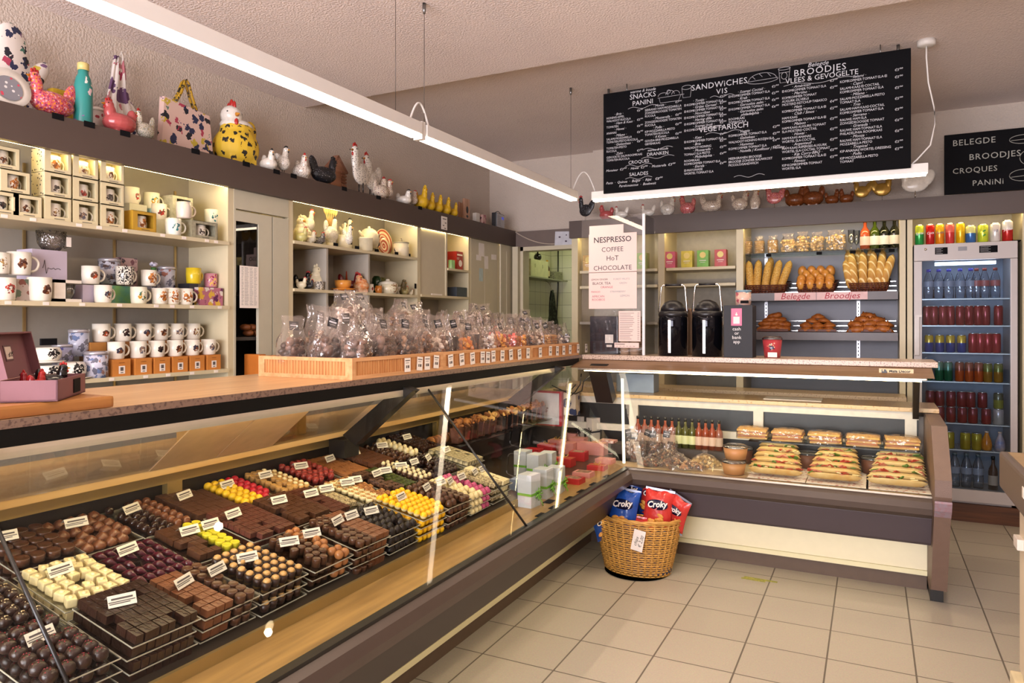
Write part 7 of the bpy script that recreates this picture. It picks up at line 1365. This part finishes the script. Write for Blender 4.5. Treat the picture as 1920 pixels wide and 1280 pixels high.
# ================================================================ inside the sandwich counter
DZ = .5835
def bx3(u, v, z): x, y = on_z(u, v, z); return x, y
M_bag2 = mat('D8BC7C', rough=.6, c2='C89C54', sc=20, bump=.3); M_crumb = mat('E4D2A0', rough=.7)
def filled(label, x, y, z, L_, rz, seed, m_=None, tilt=0):
    rr = random.Random(seed); t = thing('filled_baguette', label, 'sandwich', (x, y, z), rz, 'filled baguettes in three rows'); t.rotation_euler = (tilt, 0, rz)
    def half(z0, zz, flip):
        mb = MB(); n = 12; vs = []; fs = []
        for j in range(13):
            t_ = j / 12.; q = max(0, 1 - abs(2 * t_ - 1) ** 5) ** .5
            for i in range(n): a = PI * i / (n - 1); vs.append(((t_ - .5) * L_, .034 * q * math.cos(a) * (1 + .04 * math.sin(j * 2)), z0 + (zz * q * math.sin(a)) * flip))
        for j in range(12):
            for i in range(n - 1): fs.append((j * n + i, j * n + i + 1, (j + 1) * n + i + 1, (j + 1) * n + i))
            fs.append((j * n + n - 1, j * n, (j + 1) * n, (j + 1) * n + n - 1))
        return mb.add(vs, fs, True)
    half(.020, .020, -1).build('lower_half', m_ or M_bag2, t); half(.034, .024, 1).build('upper_half', m_ or M_bag2, t)
    mb = MB()
    for k in range(11): mb.m(rr.choice((0, 0, 2, 2, 3, 3, 1))).at(((rr.random() - .5) * L_ * .88, rr.uniform(-.034, -.016), rr.uniform(.022, .032)), (rr.uniform(-.4, .4), rr.uniform(-.4, .4), rr.uniform(0, 3))).box((0, 0, 0), (.036, .022, .005), .002)
    mb.at().build('filling', [mat('B0402C', rough=.4), mat('5A7A28', rough=.5), mat('E0CC90', rough=.4), mat('C87A60', rough=.4)], t)['kind'] = 'stuff'
rows = [(1362 + 35, 1512, 'left'), (1520, 1618, 'middle'), (1628, 1742, 'right')]
rows = [(1402, 1506, 'left'), (1512, 1617, 'middle'), (1624, 1741, 'right')]
for ri, (ua, ub, nm) in enumerate(rows):
    for k in range(5):
        y = 4.20 + k * .075; z = DZ + .022 + k * .018; xa = on_y(ua + k * 5, y)[0]; xb = on_y(ub - k * 2, y)[0]
        filled(f'filled baguette in the {nm} row, {["nearest the glass", "second from the glass", "third from the glass", "fourth from the glass", "rearmost"][k]}', (xa + xb) / 2, y, z, xb - xa, 0, ri * 9 + k, M_bag2 if ri < 2 else mat('D8BE84', rough=.6, c2='CCA866', sc=16), -.55)
    xa = on_y(ua, 4.17)[0]; tag(MB().b2((xa, 4.14, DZ + .0005), (xa + .30, 4.56, DZ + .0025)).build('paper_sheet', print_mat('E0D4C8', ['B87A70'], 40, .3, .7, 'x')), f'printed paper under the {nm} row of baguettes', 'paper')
# bowls with clear lids
def bowl(label, x, y, z, r=.062, h=.07, c='9A6A48'):
    t = thing('lidded_bowl', label, 'bowl', (x, y, z), 0, 'brown bowls with clear lids'); MB().lathe([(0, 0), (r * .82, 0), (r, h), (r * .96, h), (0, h * .9)], 26).build('bowl', mat(c, rough=.5, var=.05), t); MB().lathe([(r * 1.0, h), (r * 1.05, h + .003), (r * 1.02, h + .008), (r * .8, h + .016), (0, h + .018)], 26).build('clear_lid', pane((.92, .92, .92), .35), t)
xs_ = [(1388, 'first'), (1440, 'second'), (1516, 'third'), (1580, 'fourth'), (1640, 'fifth'), (1700, 'sixth')]
for u, l in ((1392, 'first'), (1452, 'second'), (1514, 'third'), (1578, 'fourth'), (1636, 'fifth'), (1697, 'sixth')): y = 4.575; bowl(f'brown bowl with clear lid behind the baguettes, {l} from the left', on_y(u, y)[0], y, DZ, .064, .082, '7A4C34')
for u, y, z, l in ((1371, 4.22, 0, 'kraft paper bowl left of the baguettes, lower of two'), (1374, 4.22, .086, 'kraft paper bowl left of the baguettes, upper of two')): bowl(l, on_y(u, y)[0] + .015, y, DZ + z, .068, .064, 'B8824E')
# glass shelf with wrapped cakes
gs = tag(MB().b2((-.66, 4.46, .735), (.235, 4.66, .742)).build('glass_shelf', pane((.75, .85, .80), .2)), 'glass shelf carrying the wrapped waffle cakes in the sandwich counter', 'shelf')
for i, u in enumerate((1412, 1478, 1547, 1618, 1692)):
    y = 4.54; x = on_y(u, y)[0]; t = thing('wrapped_cake', f'cellophane wrapped puff pastry cake on the glass shelf, {ORD[i]}', 'cake', (x, y, .7425), 0, 'wrapped puff pastry cakes'); rr = random.Random(i); mb = MB()
    for k in range(5): mb.m(k % 2).at((rr.uniform(-.004, .004), rr.uniform(-.004, .004), .010 + k * .011), (rr.uniform(-.04, .04), rr.uniform(-.04, .04), rr.uniform(-.06, .06))).box((0, 0, 0), (.17 - .01 * (k % 2), .13, .011), .004)
    mb.at().build('pastry_layers', [mat('D8A048', rough=.55, bump=.6, bsc=60, c2='E0B868', sc=30), mat('B86E38', rough=.55, bump=.6, bsc=60)], t)
    w2 = MB(); vs = []; fs = []
    for (q, z) in ((1.04, 0), (1.08, .03), (1.02, .062), (.7, .070), (.2, .074)):
        for a in range(16): b_ = 2 * PI * a / 16; ex = abs(math.cos(b_)) ** .4 * (1 if math.cos(b_) > 0 else -1); ey = abs(math.sin(b_)) ** .4 * (1 if math.sin(b_) > 0 else -1); vs.append((.088 * q * ex + rr.uniform(-.004, .004), .068 * q * ey + rr.uniform(-.004, .004), z + rr.uniform(-.003, .003)))
    for j in range(4):
        for a in range(16): b_ = (a + 1) % 16; fs.append((j * 16 + a, j * 16 + b_, (j + 1) * 16 + b_, (j + 1) * 16 + a))
    w2.add(vs, fs).build('cellophane', M_cello, t)
# small bottles in a row
for i in range(13):
    u = 1196 + i * 12.6 + (i > 3) * 1; y = 4.56; x = on_y(u, y)[0]; c = ['8A3A1C', '8A3A1C', '8A3A1C', '8A3A1C', '8A3A1C', '8A3A1C', '4A4A10', '4A4A10', '4A4A10', '8A3A1C', '8A3A1C', '8A3A1C', '8A3A1C'][i]
    bottle('sauce_bottle', f'small {"green" if c == "4A4A10" else "red-brown"} sauce bottle, {ORD[i]} in the counter corner', x, y, DZ + .065, .185, .024, c, 'D8B8A0' if c != '4A4A10' else 'D8D8A0', '1A1A1A', group='sauce bottles in the sandwich counter')
tag(MB().b2((-1.62, 4.50, DZ + .0005), (-.70, 4.62, DZ + .0645)).build('step_riser', mat('3A3028', rough=.5)), 'dark step carrying the row of small sauce bottles', 'riser')
# cellophane wrapped platters and bags at the corner
def heap(label, x, y, z, rx, ry, h, kinds, seed, name='wrapped_platter', cat='wrapped sweets', film=True):
    rr = random.Random(seed); t = thing(name, label, cat, (x, y, z)); mb = MB()
    for k in range(110):
        a = rr.uniform(0, 6.28); q = math.sqrt(rr.random()); zz = h * (1 - q * q) * rr.uniform(.5, 1) + .008; mb.m(rr.randrange(3)).sph((rx * q * math.cos(a), ry * q * math.sin(a), zz), (.010, .010, .009), 7, 5)
    mb.build('sweets', [mat(c, rough=.3) for c in kinds], t)['kind'] = 'stuff'
    w2 = MB(); vs = []; fs = []; n = 22
    for (q, z_) in ((1.12, 0), (1.1, .02), (.8, h * .8), (.4, h * 1.25), (.12, h * 1.5), (.2, h * 1.9)):
        for a in range(n): b_ = 2 * PI * a / n; k = 1 + rr.uniform(-.1, .1); vs.append((rx * q * k * math.cos(b_), ry * q * k * math.sin(b_), z_ + rr.uniform(-.006, .006)))
    for j in range(5):
        for a in range(n): b_ = (a + 1) % n; fs.append((j * n + a, j * n + b_, (j + 1) * n + b_, (j + 1) * n + a))
    w2.add(vs, fs).build('cellophane', M_cello, t); return t
heap('wrapped dark chocolate nut platter lying at the front of the corner', -1.02, 4.24, DZ, .14, .07, .045, ['3A1E12', '6A4028', 'A8784A'], 1); heap('wrapped chocolate platter behind the nut platter', -1.12, 4.36, DZ, .12, .08, .06, ['4A2A18', '8A5A38', '3A1E12'], 2); heap('wrapped pale biscuit platter next to the kraft bowls', -.90, 4.37, DZ, .09, .08, .05, ['C8A868', 'D8BC88', 'B8904A'], 3); heap('wrapped dark sweets left of the nut platter', -1.20, 4.24, DZ, .07, .05, .035, ['4A2A1C', '7A4A34', '2A1810'], 4)
BP.clear()
for i, (x, y, k) in enumerate(((-1.30, 4.32, 'mix'), (-1.22, 4.42, 'mix'), (-1.38, 4.43, 'mush'), (-1.28, 4.47, 'eggs'), (-1.14, 4.47, 'mix'))):
    c = dup(bag_proto(k, .10, .20, i % 2), (x, y, DZ), (0, 0, -PI / 2 + R.uniform(-.3, .3))); tag(c, f'clear tied sweet bag in the counter corner, {["nearest the glass", "second from the glass", "left one at the back", "middle one at the back", "right one at the back"][i]}', None, 'sweet bags in the counter corner')
for p in BP.values(): purge(p)
KIDS.clear()
# ================================================================ far end of the chocolate counter
def ribbon_box(label, x, y, z, sx, sy, h, m_, m_rib, rz=0, bow=True, name='gift_box', band=.4, window=False):
    t = thing(name, label, 'gift box', (x, y, z), rz); MB().b2((-sx / 2, -sy / 2, 0), (sx / 2, sy / 2, h), .0015).build('box', m_, t); w_ = .006
    if window: MB().b2((-sx * .36, -sy * .36, h), (sx * .36, sy * .36, h + .0008)).build('window', mat('7A4A3C', rough=.2, c2='C8A080', sc=60), t)
    if m_rib:
        zb = h * band; MB().b2((-sx / 2 - .0008, -sy / 2 - .0008, zb - w_), (sx / 2 + .0008, sy / 2 + .0008, zb + w_)).build('ribbon', m_rib, t)
        if bow:
            mb = MB(); cx, cy_ = sx / 2 + .006, sy * .1
            for q in range(6): a = q * PI / 3; mb.tube([(cx, cy_, zb), (cx + .012, cy_ + .022 * math.cos(a), zb + .022 * math.sin(a)), (cx + .006, cy_ + .03 * math.cos(a + .5), zb + .03 * math.sin(a + .5)), (cx, cy_, zb)], .003, 5)
            mb.tube([(cx, cy_, zb), (cx + .01, cy_ + .02, zb - .04), (cx + .012, cy_ + .03, zb - .06)], .003, 5).build('bow', m_rib, t)
    return t
M_gw = mat('C8CCD0', rough=.5, var=.02); M_grn = mat('7AB83A', rough=.3); M_gz = .5785
def zz(u, v, z): return on_z(u, v, z)
for i, (u, v, h, l) in enumerate(((985, 952, .165, 'large pale box with green ribbon, nearest the camera'), (1012, 935, .155, 'pale box with green bow behind the nearest one'), (1036, 925, .14, 'third pale box with green ribbon'), (1000, 900, .15, 'pale box with green ribbon in the second line'), (975, 892, .15, 'pale green-topped box beside the last praline trays'), (1022, 892, .14, 'rear pale box with green ribbon'))):
    x, y = zz(u, v, M_gz); ribbon_box(l, x, y + .04, M_gz, .075, .085, h * .93, M_gw, M_grn, .1 * (i % 3 - 1))
ribbon_box('blue-grey open box beside the end of the praline deck', -1.56, 3.20, M_gz, .10, .07, .09, mat('8A9AB8', rough=.5), None)
M_rp = mat('D8908A', rough=.45, var=.03); M_rr = mat('B8262A', rough=.4, var=.04); M_gr = mat('C8A048', rough=.3)
reds = [(1075, 905, .03, M_rr, 1, 'red window box nearest the glass'), (1094, 893, .028, M_rp, 1, 'pink window box next to the nearest red one'), (1120, 880, .028, M_rr, 0, 'small red box with gold tie near the glass'), (1135, 868, .03, M_rp, 0, 'pink box near the corner by the glass'), (1060, 873, .05, M_rr, 0, 'red box with gold ribbon in the middle'), (1085, 862, .055, M_rr, 1, 'red window box behind the middle one'), (1025, 872, .055, M_rp, 1, 'large pink window box on the left of the red boxes'), (1000, 858, .06, M_rr, 0, 'red box at the left end of the boxes'), (1025, 850, .065, M_rr, 0, 'raised red box with gold tie at the back left'), (1045, 843, .07, M_rp, 0, 'pink box with gold tie at the back left'), (1065, 850, .075, M_rp, 0, 'plain pink box in the back middle'), (1085, 842, .08, M_rp, 0, 'tall pink box in the back middle'), (1100, 850, .075, M_rp, 0, 'plain pink box right of the middle'), (1122, 852, .08, M_rp, 0, 'pink box with gold tie at the back right'), (1070, 832, .08, M_rp, 0, 'rearmost pink box of the gift boxes'), (1140, 848, .085, print_mat('D8A098', ['7A3A30', 'E8D8D0'], 30, .4, .5), 0, 'open patterned pink box holding brown sweets')]
for i, (u, v, h, m_, wn, l) in enumerate(reds):
    x, y = zz(u, v, M_gz + .0); t = ribbon_box(l, x, y, M_gz, .105, .085, h, m_, None, .05 * (i % 3 - 1), window=bool(wn))
    if 'gold' in l: MB().b2((-.053, -.004, h), (.053, .004, h + .001)).build('ribbon', M_gr, t); MB().tube([(0, 0, h), (.015, .015, h + .018), (.02, -.015, h + .015), (0, 0, h), (-.015, .012, h + .016), (-.018, -.014, h + .012), (0, 0, h)], .002, 5).build('bow', M_gr, t)
for i, (u, v) in enumerate(((1080, 838), (1100, 842), (1122, 836), (1142, 834))):
    x, y = zz(u, v, M_gz); ribbon_box(f'white gift bag with dark blue bow, {ORD[i]}', x, y + .14, M_gz, .085, .06, .20, mat('D8CEC4', rough=.5), mat('15182E', rough=.3), PI * 1.35, band=.52, name='gift_bag')
for i, (u, v) in enumerate(((1022, 930), (1040, 942), (1068, 925), (1093, 912), (1120, 899), (1142, 884), (1012, 956))):
    x, y = zz(u + 8, v + 10, .5812); tag(MB().b2((-.02, -.035, 0), (.02, .035, .002)).build('price_card', M_chalkb, None, (min(x, -1.325), y, .5812)), f'small black price card on the wooden sill before the gift boxes, {ORD[i]}', 'price card', 'black price cards on the sill')
# glasses of cookies on a raised glass shelf
tag(MB().b2((-1.98, 3.30, .775), (-2.16, 4.55, .782)).b2((-2.15, 3.35, .60), (-2.16, 3.37, .775)).b2((-2.15, 4.48, .60), (-2.16, 4.50, .775)).build('glass_shelf', pane((.75, .84, .78), .2)), 'raised glass shelf carrying the glasses of cookies', 'shelf')
M_ck = [mat('9A5A28', rough=.6, c2='C0803C', sc=30, bump=.3), mat('6A3A1C', rough=.6, c2='9A6030', sc=30), mat('C09048', rough=.6, c2='D8B070', sc=30)]
for i in range(16):
    y = 3.36 + i * .073; x = -2.03; rr = random.Random(i); t = thing('cookie_glass', f'square glass filled with cookies, {OW[i] if i < 12 else ["thirteenth", "fourteenth", "fifteenth", "sixteenth"][i - 12]} from the praline trays', 'glass of cookies', (x, y, .7825), PI / 4, 'glasses of cookies')
    MB().lathe([(.034, 0), (.046, .095), (.044, .095), (.032, .004), (0, .004)], 4, smooth=False, cap=False).build('glass', pane((.92, .88, .84), .25), t); mb = MB()
    MB().lathe([(0, .004), (.030, .004), (.040, .085), (0, .088)], 4, smooth=False).build('wrapping', mat('A87060', rough=.5, c2='C89888', sc=60), t)
    for k in range(9): mb.m((i // 4 + rr.randrange(2)) % 3).at((rr.uniform(-.025, .025), rr.uniform(-.025, .025), .095 + rr.uniform(0, .025)), (rr.uniform(-1.2, 1.2), rr.uniform(-1.2, 1.2), rr.uniform(0, 3))).sph((0, 0, 0), (.023, .018, .006), 10, 5)
    mb.at().build('cookies', M_ck, t)['kind'] = 'stuff'
for i in range(14):
    y = 3.22 + i * .035; tag(MB().sph((0, 0, 0), (.027, .008, .027), 12, 8).build('cookie', M_ck[i % 2], None, (-2.11, y, .808 + (.0 if i > 6 else -.0)), (0, 0, .3)), f'round brown cookie leaning behind the glasses, {OW[i] if i < 12 else ["thirteenth", "fourteenth"][i - 12]} from the left', 'cookie', 'leaning cookies behind the glasses')
tag(MB().b2((-2.085, 3.19, .765), (-2.135, 3.74, .7745)).b2((-2.09, 3.22, .63), (-2.13, 3.24, .765)).build('cookie_rack', pane((.8, .86, .8), .2)), 'clear rail under the leaning brown cookies', 'rack')
pbx = on_x(980, -2.0)[0]; x, y = -1.93, 4.45
gbx = thing('game_box', 'white panel box with red edge and three small bird drawings, in the corner', 'box', (0, 0, 0)); M_redp = mat('B82038', rough=.45)
xa, za = on_y(980, 4.56, 731); xb, zb_ = on_y(1052, 4.56, 797)
MB().b2((xa, 4.565, zb_ - .01), (xb, 4.62, za), .002).build('case', M_redp, gbx); MB().b2((xa + .006, 4.562, zb_), (xb - .016, 4.5645, za - .012)).build('face', mat('D8D8DC', rough=.5), gbx)
mb = MB()
for k in range(3): mb.sph((xa + .06 + k * .06, 4.5612, (za + zb_) / 2 - .02), (.014, .0008, .011), 10, 6).sph((xa + .07 + k * .06, 4.5612, (za + zb_) / 2 - .002), (.008, .0008, .006), 8, 5)
mb.build('bird_drawing', print_mat('8A7A7A', ['2A2A2E', '8A3040'], 90, .4, .5), gbx)
tag(MB().b2((xb + .01, 4.58, za - .16), (xb + .10, 4.66, za - .01)).build('carton', print_mat('C8B8A8', ['1E2C58'], 12, .4, .5, 'x')), 'cream carton with navy print beside the red-edged box', 'carton')
tag(MB().b2((xa, 4.56, .5785), (xb, 4.64, zb_ - .0105)).build('box_riser', mat('3A3028', rough=.6)), 'dark riser carrying the red-edged box in the corner', 'riser')
# cables hanging in the corner
for k, pts in enumerate(([(1090, 700), (1088, 720), (1078, 735), (1066, 745), (1058, 755)], [(1108, 703), (1095, 715), (1092, 732), (1080, 738), (1065, 736), (1048, 728), (1036, 722)], [(1082, 720), (1070, 733), (1052, 731), (1040, 730)])):
    P_ = []
    for (u, v) in pts: x_, z_ = on_y(u, 4.50, v); P_.append((x_, 4.50 - .01 * k, z_))
    tag(MB().tube(P_, .004, 6).build('hanging_cable', M_black), ['black cable hanging down in the counter corner', 'long black cable looping left under the ledge', 'short black cable loop under the ledge'][k], 'cable')
# things standing on the rear worktops, behind the glass
WZ = .9555
scx = on_y(1206, 5.15)[0]; tag(MB().b2((-1.62, 4.86, WZ), (-1.35, 5.0, WZ + .13), .004).build('scale', mat('8A98B0', rough=.35, c2='A8B8C8', sc=6)), 'blue-grey shop scale on the worktop behind the sandwich counter', 'scale')
tag(MB().b2((-.62, 4.80, WZ), (-.28, 4.98, WZ + .004)).build('paper_sheets', M_paper), 'sheets of paper lying on the worktop behind the sandwiches', 'paper')
tag(MB().b2((-2.24, 2.0, WZ), (-2.55, 2.42, WZ + .10), .004).build('cardboard_box', mat('B08848', rough=.7)), 'brown cardboard box on the rear worktop behind the chocolates', 'box')
for k, (y, l) in enumerate(((1.80, 'left'), (1.86, 'right'))): tag(MB().b2((-.001, -.03, 0), (.001, .03, .05)).build('paper_card', M_paper, None, (-2.22, y, WZ), (0, -.3, .2)), f'{l} small white card behind the chocolate counter glass', 'card')
tag(MB().b2((-2.20, .3, WZ), (-2.5, .62, WZ + .03), .006).b2((-2.24, .34, WZ + .03), (-2.30, .58, WZ + .07), .006).build('slicer_base', mat('3A3430', rough=.4)), 'dark appliance base on the rear worktop at the left edge', 'appliance')
# ================================================================ basket of crisps
bk = thing('wicker_basket', 'large oval wicker basket with crisps and a handwritten price card on the floor', 'basket', (-1.225, 4.06, 0), -.05)
M_wick = wood('B07A2E', 'D8A850', 2, 14, .5); M_wick2 = mat('C8964A', rough=.5, var=.2, sc=30)
mb = MB(); NS = 34
def brad(z): return .178 + .072 * (z / .33) ** .9
for row in range(24):
    z = .01 + row * .0132; pts = []; n = NS * 2
    for i in range(n): a = 2 * PI * i / n; r = brad(z) + (.0045 if (i + row) % 2 else -.0045); pts.append((r * 1.04 * math.cos(a), r * .74 * math.sin(a), z + .0015 * math.sin(i * 3.1)))
    mb.tube(pts, .0052, 5, True)
mb.build('weave', M_wick2, bk); mb = MB()
for i in range(NS): a = 2 * PI * i / NS; mb.tube([(brad(z) * 1.04 * math.cos(a), brad(z) * .74 * math.sin(a), z) for z in (.0, .08, .16, .24, .325)], .005, 5)
mb.lathe([(0, .004), (.19, .004)], 30); mb.build('stakes', M_wick2, bk); mb = MB()
for q in (0, PI / 2, PI): mb.tube([((brad(.33) + .004 * math.sin(9 * a_ + q)) * 1.04 * math.cos(a_), (brad(.33) + .004 * math.sin(9 * a_ + q)) * .74 * math.sin(a_), .328 + .006 * math.cos(9 * a_ + q)) for a_ in [2 * PI * i / 72 for i in range(72)]], .0065, 5, True)
mb.build('braided_rim', M_wick2, bk)
pc = MB().b2((-.033, -.0008, -.06), (.033, .0008, .06)).build('price_card', M_paper, bk, (.075, -.196, .235), (.05, .2, .1)); text('lettering', 'chips\n\u20ac 2,00', .026, pc, mat('1A1A1A'), (-.006, -.0012, -.035), (PI / 2, -1.45, 0), 'LEFT', .0002, 1, .3)
tag(MB().lathe([(0, .02), (.19, .02), (.215, .26), (0, .27)], 24).build('basket_filling', mat('2A3A60', rough=.6)), 'packed lower layer of crisp packets inside the wicker basket', 'crisps', kind='stuff').location = (-1.215, 4.06, 0)
o_ = COL.objects[-1]; o_.scale = (1.0, .72, 1)
M_cb = mat('1E4A9C', rough=.22, var=.15, sc=12, bump=.5, bsc=24); M_crr = mat('C0342E', rough=.22, var=.15, sc=12, bump=.5, bsc=24); M_crimp = mat('A8B0C8', rough=.3, metal=.4); M_navy = mat('10163A', rough=.3); M_chip = mat('C87A28', rough=.5, c2='E0A84A', sc=40)
def crisp(label, loc, rot, m_, seed, s=1.):
    """puffed packet: crimped top and bottom seams, oval badge with the name, printed crisps"""
    rr = random.Random(seed); t = thing('crisp_packet', label, 'crisps packet', loc, 0, 'crisp packets in the wicker basket'); t.rotation_euler = rot; t.scale = (s,) * 3
    W2, H2 = .155, .20; nx, nz = 11, 13; vs = []; fs = []
    for sd in (-1, 1):
        for j in range(nz + 1):
            for i in range(nx + 1):
                p, q = i / nx * 2 - 1, j / nz * 2 - 1; pf = max(0, (1 - abs(p) ** 2.6) * (1 - abs(q) ** 3)) ** .6
                vs.append((p * W2 / 2 * (1 - .08 * (1 - q * q)) , sd * (.036 * pf + .0008) + rr.uniform(-.002, .002) * pf, (q + 1) * H2 / 2 + .006 * math.sin(p * 5 + seed) * abs(q)))
    n1 = (nx + 1) * (nz + 1)
    for s_ in (0, 1):
        for j in range(nz):
            for i in range(nx): a = s_ * n1 + j * (nx + 1) + i; fs.append((a, a + 1, a + nx + 2, a + nx + 1))
    MB().add(vs, fs, True).build('packet', m_, t); MB().b2((-W2 / 2, -.001, H2), (W2 / 2, .001, H2 + .012)).b2((-W2 / 2, -.001, -.01), (W2 / 2, .001, 0)).build('crimped_seam', M_crimp if seed % 3 == 0 else m_, t)
    bd_ = MB().at((0, -.0375, H2 * .66), (PI / 2, 0, 0)).lathe([(0, .0), (.042, 0), (.042, .001), (0, .001)], 28).at().build('badge', M_navy, t); bd_.scale = (1.3, 1, .62); bd_.location.z = H2 * .66 * .38; bd_.location.y = .001
    text('lettering', 'Croky', .044, t, M_paper, (0, -.0395, H2 * .60), (PI / 2, -.18, 0), 'CENTER', .0004, .9, .25, bold=.0012); mb = MB()
    for k in range(6): mb.at((rr.uniform(-.05, .03), -.036 + rr.uniform(0, .003), H2 * rr.uniform(.16, .40)), (rr.uniform(1.1, 1.9), rr.uniform(-.6, .6), 0)).sph((0, 0, 0), (.020, .013, .003), 9, 5)
    mb.at().build('printed_crisps', M_chip, t); return t
B0 = Vector((-1.215, 4.06, 0))
cps = [(-.14, -.03, .26, (.1, -.30, .45), M_cb, 1, 'blue crisp packet at the left, standing tilted', 1.1), (-.065, .05, .32, (.05, -.03, .1), M_cb, 2, 'tall blue crisp packet at the back left', 1.05), (-.075, -.115, .255, (-.20, .10, .0), M_cb, 3, 'blue crisp packet leaning at the front', 1.12), (-.17, -.06, .19, (.1, -.35, .6), M_cb, 5, 'blue crisp packet low at the left rim', .85), (.045, .05, .325, (.0, .22, -.1), M_crr, 4, 'red crisp packet at the back centre', .95), (.115, -.06, .27, (-.12, .10, .05), M_crr, 6, 'red crisp packet in the middle front', 1.08), (.185, .02, .27, (.1, .38, -.35), M_crr, 9, 'red crisp packet leaning right over the rim', 1.0), (.12, .09, .33, (.2, -.1, -.3), M_crr, 8, 'red crisp packet at the back right', .9), (.045, -.12, .16, (-.2, .12, .1), M_crr, 7, 'red crisp packet mostly hidden between blue and red', .85)]
for dx, dy, dz, rot, m_, sd, l, s_ in cps: crisp(l, (B0.x + dx, B0.y + dy, dz), rot, m_, sd, s_)
# floor marking
tag(MB().b2((-.09, -.012, 0), (.09, .012, .0006)).b2((-.10, -.035, 0), (.03, -.014, .0006)).build('floor_sticker', print_mat('9A9A48', ['B8B050'], 60, .4, .7), None, (-.56, 4.22, .0005), (0, 0, -.04)), 'worn yellow sticker on the floor tiles before the sandwich counter', 'floor sticker')
# kitchen niche beyond the doorway
sh = tag(MB().b2((-3.495, 6.8, 1.93), (-3.27, 7.98, 1.945)).build('kitchen_shelf', mat('8A8A70', rough=.4)), 'grey shelf on the tiled kitchen wall beyond the doorway', 'shelf')
y = on_x(1000, -3.4)[0]; tag(MB().b2((-3.45, 7.05, 1.9455), (-3.32, 7.52, 2.14), .004).b2((-3.318, 7.15, 2.05), (-3.312, 7.17, 2.09)).b2((-3.318, 7.35, 2.05), (-3.312, 7.37, 2.09)).build('storage_box', mat('C8C49C', rough=.5)), 'cream box on the kitchen shelf', 'box')
tag(MB().sph((0, 0, .045), (.045, .045, .045), 12, 8).cyl((0, 0, .08), .01, .03, 8).build('iron_pot', M_eye, None, (-3.40, 7.40, 2.1405)), 'small dark pot on top of the cream kitchen box', 'pot')
bottle('syrup_bottle', 'brown syrup bottle with yellow cap on the kitchen shelf', -3.38, 7.62, 1.9455, .22, .032, '4A2410', 'C8B890', 'C89018'); tag(MB().b2((-3.45, 7.70, 1.9455), (-3.32, 7.93, 2.04)).build('wire_basket', print_mat('8A886A', ['2A2A20'], 70, .35, .5, 'x')), 'dark chequered wire basket on the kitchen shelf', 'basket')
tw = thing('hanging_cloth', 'black chequered kitchen towels hanging below the kitchen shelf', 'towel', (-3.30, 7.60, 1.30)); mb = MB(); vs = []; fs = []
for j in range(7):
    z = .50 - j * .083
    for i in range(9): t_ = i / 8. * 2 - 1; wd = .03 + .16 * (j / 6.) ** .7; vs.append((.02 * math.sin(i * 2.2 + j * .3), t_ * wd, z - .02 * math.cos(i)))
for j in range(6):
    for i in range(8): fs.append((j * 9 + i, j * 9 + i + 1, (j + 1) * 9 + i + 1, (j + 1) * 9 + i))
o_ = mb.add(vs, fs, True).build('cloth', print_mat('16180F', ['3A3C30'], 26, .45, .8, 'x'), tw); sd = o_.modifiers.new('t', 'SOLIDIFY'); sd.thickness = .006
MB().tube([(0, 0, .5), (-.05, 0, .60), (-.1, .01, .63)], .003).build('hook', M_steel, tw)
x = on_y(1046, 7.96)[0]; tag(MB().tube([(x, 7.97, 2.38), (x, 7.965, 1.9), (x - .02, 7.96, 1.4), (x - .05, 7.96, 1.1)], .009, 6).b2((x - .05, 7.95, 2.38), (x + .05, 7.99, 2.44)).build('wall_cable', M_eye), 'black cable running down the tiled kitchen wall', 'cable')
x = on_y(1080, 6.45)[0]
xa, za = on_y(1040, 6.47, 434); sgn = tag(MB().b2((0, 0, 0), (.19, .003, .155)).build('paper_notice', mat('C8C8D0', rough=.6), None, (xa, 6.465, za - .155), (0, .05, 0)), 'white notice with a small drawing on the header above the doorway', 'notice'); MB().sph((.05, -.001, .10), (.012, .0008, .008), 8, 5).sph((.12, -.001, .06), (.012, .0008, .008), 8, 5).sph((.12, -.001, .12), (.006, .0008, .008), 8, 5).build('drawing', mat('4A3A50'), sgn)
tag(MB().tube([(-3.218 + (xa + 3.22) * i / 12, 6.468, 2.355 - .14 * (1 - (1 - i / 12.) ** 2)) for i in range(13)], .006, 6).build('hanging_cable', mat('B8A898', rough=.4)), 'pale cord running along the header above the doorway', 'cable')
# dark bag on the checkout counter
bgg = tag(MB().sph((0, 0, .05), (.06, .12, .05), 12, 8).sph((.03, .05, .07), (.04, .06, .04), 10, 6).build('plastic_bag', print_mat('3A3A42', ['D8D4D0'], 16, .3, .25), None, (.56, 3.1, .958)), 'dark and white crumpled bag on the counter at the right edge', 'bag')
